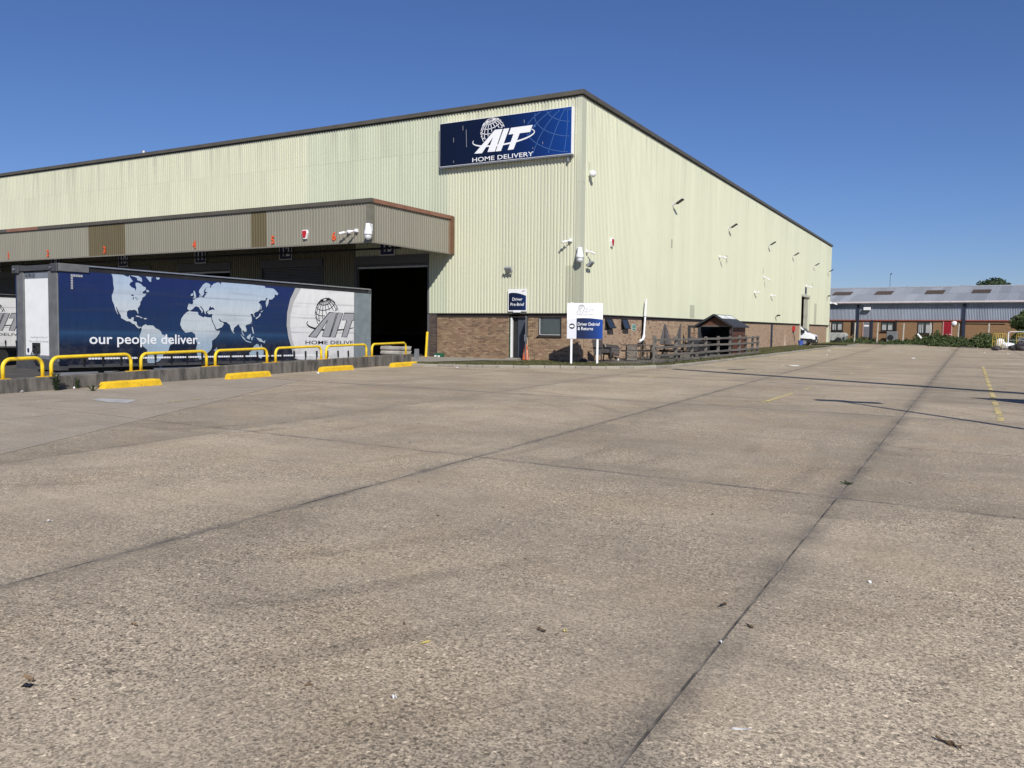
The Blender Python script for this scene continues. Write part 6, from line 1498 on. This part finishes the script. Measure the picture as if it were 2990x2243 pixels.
a, z = fs(*C6(925, 480)); O('notice', MB().obox(fp(a, .085, z), fu*.3, fn*.006, (0, 0, .1)), m_white, FB)
a, z = fs(*C6(1643, 460)); O('round_lamp', MB().lathe([(.30, 0), (.28, .1), (.15, .17), (.02, .19)], fp(a, .05, z), 14, ax=fn), m_white_pl, FB)
a, z = fs(*C6(935, 342)); O('floodlight', MB().obox(fp(a, .42, z), fu*.42, fn*.2, (0, 0, .2)), m_white_pl, FB, bev=.04)
a0, z = fs(*C6(1660, 461)); a1, _ = fs(*C6(2060, 465)); O('conduit', MB().tube([tuple(fp(a0, .06, z)), tuple(fp(a1, .06, z-.05))], .035, 6), m_black, FB)
# air conditioning unit, skip-like bin, wall signs
a, z = fs(*C6(1148, 540)); AC = thing('air_conditioner', fp(a, 1.0, .1), 'grey outdoor air conditioning unit by the far wall', 'air conditioner'); O('casing', MB().obox(fp(a, 1.0, .85), fu*.62, fn*.3, (0, 0, .72)), M('grey_casing', (.17, .18, .185), .5), AC, bev=.04); O('fan_grille', MB().lathe([(.36, 0), (.36, .03), (.1, .05)], fp(a-.15, 1.3, .8), 18, ax=fn), m_black, AC); O('foot', MB().obox(fp(a, 1.0, .1), fu*.6, fn*.3, (0, 0, .08)), m_black, AC)
BX = thing('camper_shell', fp(fs(*C6(690, 550))[0], 3.0, .1), 'pale weathered vehicle shell half hidden in brambles under the far window', 'vehicle')
a, z = fs(*C6(688, 550)); O('shell', MB().prism([tuple(fp(a-1.9, 2.2, .3)), tuple(fp(a+1.6, 2.2, .3)), tuple(fp(a+1.9, 2.2, 1.0)), tuple(fp(a+1.6, 2.2, 1.35)), tuple(fp(a-1.8, 2.2, 1.35))], tuple(fn*1.2)), M('grubby_white', (.36, .37, .35), .6, var=.25, dirt=((.15, .16, .13), .5, .7, 2)), BX, bev=.1, seg=2)
for q in (-1.0, 1.0): O('wheel', MB().lathe([(.2, 0), (.36, .0), (.38, .05), (.38, .2), (.2, .22)], fp(a+q, 3.6, .38), 16, ax=fn), m_rubber, BX)
# --- concrete fence posts standing in the brambles
ORD2 = ['first', 'second', 'third', 'fourth', 'fifth', 'sixth', 'seventh']
fp_px = [(620, 455, 570), (825, 455, 580), (1010, 455, 580), (1222, 460, 570), (1440, 455, 572), (1672, 462, 540), (1917, 462, 605)]
for k, (x, y0, y1) in enumerate(fp_px):
    Yp = 76.5-.9*k if k < 6 else 66.0
    a = px(*C6(x, y1), 1, Yp); b = px(*C6(x+6, y0), 1, Yp)
    t = tag(O('concrete_post', MB().beam((a[0], Yp, .0), (b[0]+.05, Yp, b[2]), .16, .14), M('pale_concrete_post', (.42, .40, .35), .9, var=.2), bev=.02), 'pale concrete fence post in the brambles, %s from the warehouse' % ORD2[k], 'post', 'concrete posts in the brambles')
# ================================================================ vegetation
def leaves(centres, radii, n, size, flat=.7):
    """n leaf quads scattered near the surfaces of overlapping clumps"""
    c = np.array(centres); r = np.array(radii); w_ = (r[:, 0]*r[:, 1]+r[:, 0]*r[:, 2]); idx = rng.choice(len(c), n, p=w_/w_.sum())
    d = rng.normal(size=(n, 3)); d /= np.linalg.norm(d, axis=1)[:, None]; rad = rng.uniform(.55, 1.08, n)**.6
    P = c[idx]+d*r[idx]*rad[:, None]; ok = P[:, 2] > .02; P = P[ok]; d = d[ok]; n = len(P)
    a = d*.6+rng.normal(size=(n, 3))*.7; a /= np.linalg.norm(a, axis=1)[:, None]; u = np.cross(a, rng.normal(size=(n, 3))); u /= np.linalg.norm(u, axis=1)[:, None]; v = np.cross(a, u); s = (size*rng.uniform(.6, 1.4, n))[:, None]
    V = np.empty((n*4, 3)); V[0::4] = P-u*s; V[1::4] = P-v*s*.5; V[2::4] = P+u*s; V[3::4] = P+v*s*.5
    return V, np.arange(n*4).reshape(n, 4)
def leaf_obj(name, centres, radii, n, size, mat, parent=None):
    V, F = leaves(centres, radii, n, size); me = bpy.data.meshes.new(name)
    off = np.array(LOC[root_of(parent).name]) if parent else np.zeros(3)
    me.from_pydata((V-off).tolist(), [], F.tolist()); me.materials.append(mat); o = bpy.data.objects.new(name, me); COL.objects.link(o)
    if parent: o.parent = parent
    return o
# bramble bank: brambles run together in one mass along the yard edge
edge = [(-1.0, 76.2), (1.4, 76.4), (3.4, 74.5), (7.4, 70.6), (11, 69.4), (13.8, 64.2), (15.9, 60.0), (17.5, 60.0), (22, 60)]
cs, rs = [], []
sh_px = [(620, .9), (700, 1.5), (770, 1.0), (860, 1.0), (930, 1.4), (1000, .8), (1080, .7), (1200, .8), (1290, 1.4), (1370, 2.0), (1450, 1.9), (1560, 1.9), (1650, 1.7), (1700, 1.5), (1780, 1.4), (1850, 2.1), (1920, 2.2), (1990, 1.6)]
for i in range(185):
    t = random.random()*(len(edge)-1); k = min(int(t), len(edge)-2); t -= k; ex_ = edge[k][0]+(edge[k+1][0]-edge[k][0])*t; ey_ = edge[k][1]+(edge[k+1][1]-edge[k][1])*t
    back = random.random()**1.3*4.5; x, y = ex_+random.uniform(-.5, .5), ey_+.5+back
    q = np.array([x, y, 0])-CAM; cc = RM.T@q; pxx = PC[0]+PF*cc[0]/cc[2]; hmax = np.interp((pxx-2200)*2.8, [a for a, b in sh_px], [b for a, b in sh_px])
    h = .7*hmax*(.28+.68*min(1, back/2.5))*random.uniform(.7, 1.05); rr = random.uniform(.5, .95); cs.append((x, y, h*.42)); rs.append((rr, rr, max(.15, h*.58)))
for i in range(70):        # arching sprigs above the mass
    c_ = cs[random.randrange(185)]
    h_ = min(1.7, c_[2]*2.2*random.uniform(.9, 1.4)); cs.append((c_[0]+random.uniform(-.5, .5), c_[1]+random.uniform(-.3, .3), h_)); rs.append((random.uniform(.12, .3), random.uniform(.12, .3), random.uniform(.15, .35)))
bank = tag(leaf_obj('bramble_bank', cs, rs, 42000, .11, m_leaf), 'dense bank of brambles along the far edge of the yard', 'brambles', kind='stuff')
und = MB()
for (x0, y0), (x1, y1) in zip(edge, edge[1:]): und.poly([(x0, y0, .03), (x1, y1, .03), (x1, 82, .04), (x0, 82, .04)])
und.poly([(-16, 76.2, .03), (-1, 76.2, .03), (-1, 82.6, .04), (-16, 82.6, .04)])
tag(O('bramble_ground', und, m_soil), kind='structure')
kbp = smooth_path([(-.8, 76.0), (1.6, 76.0), (3.6, 74.1), (7.6, 70.1), (11.1, 68.9), (13.9, 63.6), (16.0, 59.3)], .915); lay_kerb(kbp, .09)
def tree(name, base, h, cr_, n, size, label, mat=None, squash=.7, nb=10, bush=False):
    t = thing(name, base, label, 'bush' if bush else 'tree'); b = np.array(base, float); tr_ = MB(); cs, rs = [], []
    hb = h*(.15 if bush else .35); tr_.tube([b, b+np.array([.1, 0, hb]), b+np.array([.2, .1, h*.75])], [h*.035, h*.028, h*.012], 8)
    for k in range(nb):
        a = random.uniform(0, 6.28); rr = cr_*random.uniform(.25, .75); zz = hb+(h-hb)*random.uniform(.15, .85); e = b+np.array([rr*math.cos(a), rr*math.sin(a), zz]); tr_.tube([b+np.array([.1, 0, hb*random.uniform(.6, 1.2)]), (b+e)/2+np.array([0, 0, h*.12]), e], [h*.016, h*.01, h*.004], 6)
        q = cr_*random.uniform(.22, .42); cs.append(tuple(e)); rs.append((q, q, q*squash))
    for k in range(nb):
        a = random.uniform(0, 6.28); rr = cr_*random.uniform(.0, .85); zz = hb+(h-hb)*(random.uniform(.5, 1)-.3*(rr/cr_)); q = cr_*random.uniform(.2, .38); cs.append((b[0]+rr*math.cos(a), b[1]+rr*math.sin(a), b[2]+zz)); rs.append((q, q, q*squash))
    O('trunk', tr_, m_bark, t); tag(leaf_obj('crown', cs, rs, n, size, mat or m_leaf_d, t), kind='stuff'); return t
bx = px(*C6(2150, 640), 1, 64.0); tree('elder_bush', (bx[0]+.8, 64.5, 0), 3.4, 2.3, 9000, .11, 'tall dark bush at the right edge behind the rubbish', m_leaf, .9, 12, True)
# bindweed flowers on the bush
tl = px(*C6(2010, 150), 1, 128.); tree('far_tree', (tl[0], 128, 0), (px(*C6(2010, 93), 1, 128.)[2]), 6.2, 9000, .26, 'tree crown rising behind the unit roof at the right', m_leaf_d, .6, 12)
tl = px(*C6(1300, 150), 1, 140.); tree('far_tree', (tl[0], 140, 0), (px(*C6(1300, 142), 1, 140.)[2]), 2.6, 2500, .3, 'small tree top just showing over the unit roof', m_leaf_d, .6, 8)
tl = px(*C6(2180, 140), 1, 150.); tree('far_tree', (tl[0]+6, 150, 0), (px(*C6(2190, 150), 1, 150.)[2]), 5, 3000, .3, 'low tree at the right edge over the unit roof', m_leaf_d, .6, 8)
# ================================================================ roll cages and rubbish at the right edge
CG = crop(2840, 940, 14.75)
def gx(x, y, z=0): return gp(*CG(x, y), z)
m_cage = M('worn_yellow_cage', (.55, .40, .08), .55, var=.25, vs=4)
def cage(cx, cy, rz, label, wd=1.1, dp=.8, h=1.65, mat=None, bars=4):
    t = thing('roll_cage', (cx, cy, 0), label, 'roll cage', rot=(0, 0, rz)); mat = mat or m_cage
    O('base', MB().box(-wd/2, wd/2, -dp/2, dp/2, .14, .2), m_grey_st, t, local=True)
    for x in (-wd/2+.1, wd/2-.1):
        for y in (-dp/2+.1, dp/2-.1): O('castor', MB().lathe([(.07, -.03), (.07, .03)], (x, y, .07), 12, ax=(1, 0, 0)), m_rubber, t, local=True)
    for s in (-1, 1):
        x = s*wd/2; O('side_frame', MB().tube([(x, -dp/2, .18), (x, -dp/2, h-.1), (x, -dp/2+.1, h), (x, dp/2-.1, h), (x, dp/2, h-.1), (x, dp/2, .18)], .022, 8), mat, t, local=True)
        for k in range(bars): y = -dp/2+dp*(k+1)/(bars+1); O('bar', MB().tube([(x, y, .18), (x, y, h)], .012, 6), mat, t, local=True)
        O('cross_bar', MB().tube([(x, -dp/2, h*.5), (x, dp/2, h*.5)], .014, 6), mat, t, local=True)
    O('cross_bar', MB().tube([(-wd/2, dp/2, h*.55), (wd/2, dp/2, h*.55)], .014, 6), mat, t, local=True)
    return t
a = gx(900, 1210); cage(a[0]+.45, a[1]+.9, math.radians(72), 'yellow roll cage at the left end of the rubbish heap', 1.0, .8, 1.5)
a = gx(1320, 1190); b = gx(2212, 1200); cage(a[0]+1.6, a[1]-1.5, math.radians(2), 'wide white tubular cage behind the rubbish sacks', 2.6, .8, 1.62, m_white_pl, 1)
wc = [o for o in COL.objects if o.get('label') == 'wide white tubular cage behind the rubbish sacks'][0]
O('front_hoop', MB().tube([(-1.32, -.42, .18), (-1.32, -.42, 1.5), (-1.2, -.42, 1.66), (1.2, -.42, 1.66), (1.32, -.42, 1.5), (1.32, -.42, .18)], .03, 8), m_white_pl, wc, local=True)
a = gx(1800, 1100); cage(a[0]+.2, 58.8, math.radians(70), 'yellow roll cage behind the white tubular cage', .9, .7, 1.5)
def sack(x, y, r, hh, label, mat, seed):
    m = MB(); n, k = 14, 8; R_ = random.Random(seed)
    for i in range(k+1):
        ph = math.pi*i/k
        for j in range(n):
            th = 2*math.pi*j/n; q = 1+R_.uniform(-.16, .16); m.v.append((x+r*q*math.sin(ph)*math.cos(th), y+r*.8*q*math.sin(ph)*math.sin(th), max(0.004, hh*.5-hh*.5*math.cos(ph)*q)))
    for i in range(k):
        for j in range(n): m.f.append((i*n+j, i*n+(j+1) % n, (i+1)*n+(j+1) % n, (i+1)*n+j)); m.m.append(0)
    return tag(O('rubbish_sack', m, mat, smooth=False), label, 'sack')
m_bagw = M('white_sack', (.72, .74, .78), .6, var=.12, vs=4, bmp=.6, bs=12); m_bagd = M('grimy_dark_sack', (.05, .045, .05), .6, var=.4, vs=5)
a = gx(1180, 1150); sack(a[0], a[1]+.3, .42, 1.0, 'tall white rubbish sack beside the yellow cage', m_bagw, 1)
a = gx(1450, 1180); sack(a[0]+.1, a[1]+.2, .62, .62, 'wide slumped white rubbish sack in the middle of the heap', m_bagw, 2)
a = gx(1000, 1240); sack(a[0], a[1]+.1, .36, .4, 'dark rubbish sack at the left of the heap', m_bagd, 3)
a = gx(1750, 1230); sack(a[0]+.1, a[1]+.2, .5, .5, 'dark rubbish sack right of the white ones', m_bagd, 4)
a = gx(2000, 1250); sack(a[0]+.2, a[1]+.4, .55, .8, 'large dark rubbish sack at the right edge', m_bagd, 5)
a = gx(2100, 1200); pl = thing('timber_pile', (a[0]+.4, a[1]+.9, 0), 'stack of pale broken timber boards at the right edge', 'timber')
for k in range(7):
    c = np.array([a[0]+.5+random.uniform(-.2, .2), a[1]+1.0, .75+k*.13]); d = np.array([math.cos(.3*k-.6), math.sin(.3*k-.6)*.5, random.uniform(-.25, .05)]); O('board', MB().beam(c-d*.8, c+d*.8, .2, .035), m_wood_p if k % 2 else m_wood_d, pl)
O('crate_body', MB().box(a[0]+.1, a[0]+1.3, a[1]+.7, a[1]+1.4, 0, .74), m_wood_d, pl)
a = gx(1550, 1000); pn = tag(O('leaning_panel', MB().beam((a[0]-.2, 57.9, .75), (a[0]+1.0, 57.9, .75), .03, 1.1), M('blue_grey_panel', (.22, .27, .31), .4), None), 'blue-grey flat panel standing behind the white sacks', 'panel')
pn.location.z = .0
# ================================================================ litter and twigs on the yard
kk = 2990/2212
def flat_scrap(pxy, L, W_, ang, mat, name, label, cat, h=.006, curl=.015, group=None):
    L *= .5; W_ *= .5; a = gp(*pxy); m = MB(); c, s = math.cos(ang), math.sin(ang); n = 5; R_ = random.Random(int(pxy[0]*7+pxy[1]))
    for i in range(n+1):
        u = -L/2+L*i/n; w0 = W_/2*R_.uniform(.7, 1.1)
        for w1 in (-w0, w0): m.v.append((a[0]+u*c-w1*s, a[1]+u*s+w1*c, h+curl*R_.random()))
    for i in range(n): m.f.append((2*i, 2*i+2, 2*i+3, 2*i+1)); m.m.append(0)
    b = len(m.v); m.v += [(x, y, max(.002, z-.004)) for x, y, z in m.v]; m.f += [tuple(q+b for q in f)[::-1] for f in list(m.f)]; m.m += [0]*n
    return tag(O(name, m, mat), label, cat, group)
m_paper = M('white_paper', (.78, .78, .77), .7, var=.04); m_twig = M('brown_twig', (.10, .065, .035), .85, var=.3, vs=20); m_card = M('brown_card', (.22, .15, .085), .85, var=.2); m_yel = M('yellow_strip', (.72, .60, .16), .6)
flat_scrap((1602*kk, 1577*kk), .17, .012, .45, m_paper, 'paper_strip', 'thin white strip of plastic on the concrete in the right foreground', 'litter', .006, .003)
flat_scrap((851*kk, 1510*kk), .045, .035, .4, m_paper, 'paper_scrap', 'small white triangular scrap in the centre foreground', 'litter')
flat_scrap((1558*kk, 1390*kk), .05, .03, .2, m_paper, 'paper_scrap', 'small white scrap lying on the long yard joint', 'litter')
flat_scrap((1882*kk, 1261*kk), .07, .03, 0, m_paper, 'paper_scrap', 'small white scrap right of the long yard joint', 'litter')
flat_scrap((919*kk, 1389*kk), .13, .014, 1.2, m_yel, 'plastic_strip', 'short yellow plastic strip in the foreground', 'litter', .006, .004)
flat_scrap((1220*kk, 1367*kk), .05, .02, .3, m_yel, 'plastic_strip', 'tiny yellow scrap beside a brown twig', 'litter')
flat_scrap((60*kk, 1482*kk), .09, .075, .3, m_black, 'plastic_scrap', 'dark square plastic scrap in the left foreground', 'litter', .004, .004)
flat_scrap((62*kk, 1469*kk), .17, .03, -.1, m_card, 'wood_splinter', 'brown wood splinter above the dark scrap in the left foreground', 'litter', .008)
flat_scrap((2048*kk, 1610*kk), .20, .022, -.45, m_twig, 'wood_splinter', 'long brown wood splinter in the right foreground', 'litter', .008)
flat_scrap((1620*kk, 1357*kk), .12, .028, -.5, m_twig, 'wood_splinter', 'brown wood chip just right of the long joint', 'litter', .008)
flat_scrap((1562*kk, 1310*kk), .14, .03, 1.3, m_twig, 'wood_splinter', 'brown wood chip left of the long joint', 'litter', .008)
flat_scrap((1170*kk, 1365*kk), .12, .026, -.3, m_twig, 'wood_splinter', 'brown twig in the middle foreground', 'litter', .008)
flat_scrap((392*kk, 1355*kk)[0:2] if False else (290*kk, 1353*kk), .09, .02, 0, m_card, 'wood_splinter', 'pale brown splinter on the left of the foreground', 'litter', .008)
flat_scrap((108*kk, 1128*kk), .14, .025, .1, m_paper, 'paper_scrap', 'pale scrap on the concrete at the left', 'litter')
v_ = crop(2180, 940, 7.373)
flat_scrap(v_(940, 952), 1.7, .35, -.35, m_paper, 'plastic_sheet', 'long crumpled white plastic sheet lying in the far yard', 'litter', .01, .05)
c6_ = crop(2200, 780, 2.8)
for (x, y, L, w_, l) in ((1310, 750, 1.1, .6, 'white scrap in the far yard left of the far joint'), (1880, 706, 1.2, .7, 'white scrap in front of the rubbish heap'), (2087, 712, .8, .5, 'white scrap before the right rubbish sacks'), (1640, 682, 2.4, .7, 'flattened grey card in the far yard'), (630, 688, 1.6, .9, 'white scrap by the far kerb island'), (612, 723, 1.0, .5, 'pale scrap near the far driveway'), (1575, 805, .7, .4, 'small white scrap on the far joint'), (1290, 676, .7, .5, 'small white scrap near the brambles')):
    flat_scrap(c6_(x, y), L*.45, w_*.45, random.uniform(-.3, .3), m_paper if 'grey' not in l else m_card, 'paper_scrap', l, 'litter', .01, .06)
# white sheeting caught at the bramble edge, with a bent wire stand
ws_ = thing('plastic_sheeting', gp(*c6_(1510, 640)), 'white torn sheeting with a bent pole at the bramble edge', 'litter')
a = np.array(gp(*c6_(1490, 642))); b = np.array(gp(*c6_(1555, 640)))
m = MB(); R_ = random.Random(5)
for i in range(12):
    c = a+(b-a)*R_.random()+np.array([R_.uniform(-.3, .3), R_.uniform(-.3, .6), 0]); m.poly([c+np.array([R_.uniform(-.6, .6), R_.uniform(-.4, .4), R_.uniform(.02, .35)]) for _ in range(4)])
O('sheeting', m, m_paper, ws_, norm=False); O('bent_pole', MB().tube([b+np.array([.1, .3, .0]), b+np.array([.15, .3, .9]), b+np.array([.25, .3, 1.25]), b+np.array([.7, .3, 1.3])], .035, 6), m_paper, ws_)
cnw = px(*c6_(1355, 570), 1, 71.0); tag(O('white_bottle', MB().beam((cnw[0]-.2, 71.0, cnw[2]+.35), (cnw[0]+.25, 71.0, cnw[2]-.2), .25, .2), m_paper, bev=.05), 'white plastic container caught in the brambles', 'litter')
d = crop(0, 1040, 5.267)
for (x, y, l) in ((335, 562, 'white scrap at the foot of the dock wall, left edge'), (445, 535, 'crumpled white scrap at the dock wall'), (635, 597, 'white cup on the ground near the dock wall'), (1140, 505, 'small white scrap by the thin weed')):
    flat_scrap(d(x, y), .14, .08, random.uniform(0, 1), m_paper, 'paper_scrap', l, 'litter', .01, .05)
g_ = crop(880, 980, 5.267); flat_scrap(g_(255, 588), .2, .1, -.4, m_paper, 'paper_scrap', 'white scrap between the second and third wheel stops', 'litter', .01, .05)
q_ = crop(1240, 880, 8.296); flat_scrap(q_(790, 1625), .22, .12, -.3, m_paper, 'paper_scrap', 'white scrap on the concrete before the kerb', 'litter', .01, .05)
e1_ = crop(1720, 890, 8.296)
for (x, y, l) in ((515, 1362, 'small white cup by the tipped tub chair'), (708, 1352, 'small white ball of paper under the tipped tub chair')):
    a = gp(*e1_(x, y), .11); tag(O('paper_cup', MB().lathe([(.035, 0), (.05, .09), (.045, .1)], (a[0], a[1], .11), 10), m_paper), l, 'litter')
# fine grit, twigs and leaf bits strewn about: past counting
def reg():
    r = random.random()
    x = random.uniform(2, 24); y = random.uniform(-32, 20) if r < .5 else random.uniform(-32, -15)
    return (x, y, .002)
n = 260; V = []; F = []
for i in range(n):
    x, y, z = reg(); L = random.uniform(.005, .018); a = random.uniform(0, 6.28); w_ = L*random.uniform(.15, .5); c, s = math.cos(a), math.sin(a); b = len(V); h = random.uniform(.004, .012)
    for (u, t, zz) in ((-L, -w_, 0), (L, -w_, 0), (L, w_, 0), (-L, w_, 0), (0, 0, h)): V.append((x+u*c-t*s, y+u*s+t*c, z+zz))
    F += [(b, b+1, b+4), (b+1, b+2, b+4), (b+2, b+3, b+4), (b+3, b, b+4)]
me = bpy.data.meshes.new('yard_grit'); me.from_pydata(V, [], F); me.materials.append(m_twig); o = bpy.data.objects.new('yard_grit', me); COL.objects.link(o)
tag(o, 'fine dark grit and twig bits strewn over the concrete', 'grit', kind='stuff')
# ================================================================ unseen shadow casters outside the frame: inferred lamp post, added mast and board
def shadow_base(tip, h): return (tip[0]+.86*h, tip[1]-.97*h)
bx_, by_ = shadow_base((12.75, -13.55), 8.0)
lp = thing('inferred_lamp_post', (bx_, by_, 0), 'inferred, unseen tall grey yard lamp post with two heads, outside the picture at the right', 'lamp post')
O('column', MB().tube([(bx_, by_, 0), (bx_, by_, 4), (bx_, by_, 7.9)], [.11, .085, .06], 12), m_galv, lp)
for s_ in (-.15, .75):
    O('lamp_head', MB().obox((bx_+s_*.8, by_-s_*.1, 7.95), (.33, .03, 0), (-.02, .16, 0), (0, 0, .06)), m_grey_st, lp)
O('arm', MB().tube([(bx_-.2, by_, 7.9), (bx_+.7, by_-.1, 7.9)], .03, 8), m_galv, lp)
h = 12.2; A_ = np.array([5.1+.86*h, -1.75-.97*h, h]); B_ = np.array([17.6+.86*h, -8.6-.97*h, h]); D_ = (B_-A_)/np.linalg.norm(B_-A_)
gm = thing('shadow_caster_mast', (float(B_[0]), float(B_[1]), 0), 'tall mast with a long level arm, added to cast the broad yard shadow, outside the picture at the right', 'mast')  # unseen mast and arm, added only for the broad shadow
O('column', MB().tube([(B_[0], B_[1], 0), (B_[0], B_[1], h)], .22, 12), m_galv, gm); O('arm', MB().beam(A_, B_, .42, .36), m_galv, gm)
sp_ = np.array([16.9+.86*3.4, -11.2-.97*3.4]); sgp = thing('shadow_caster_board', (float(sp_[0]), float(sp_[1]), 0), 'blank board on a post, added to cast a block shadow, outside the picture at the right', 'sign')  # unseen post and board, shaped to throw the block shadow
O('post', MB().tube([(sp_[0]+.45, sp_[1], 0), (sp_[0]+.45, sp_[1], 3.9)], .05, 8), m_galv, sgp); O('board', MB().obox((sp_[0], sp_[1]-.08, 3.4), (.75, .1, 0), (-.002, .015, 0), (0, 0, .85)), m_grey_st, sgp)
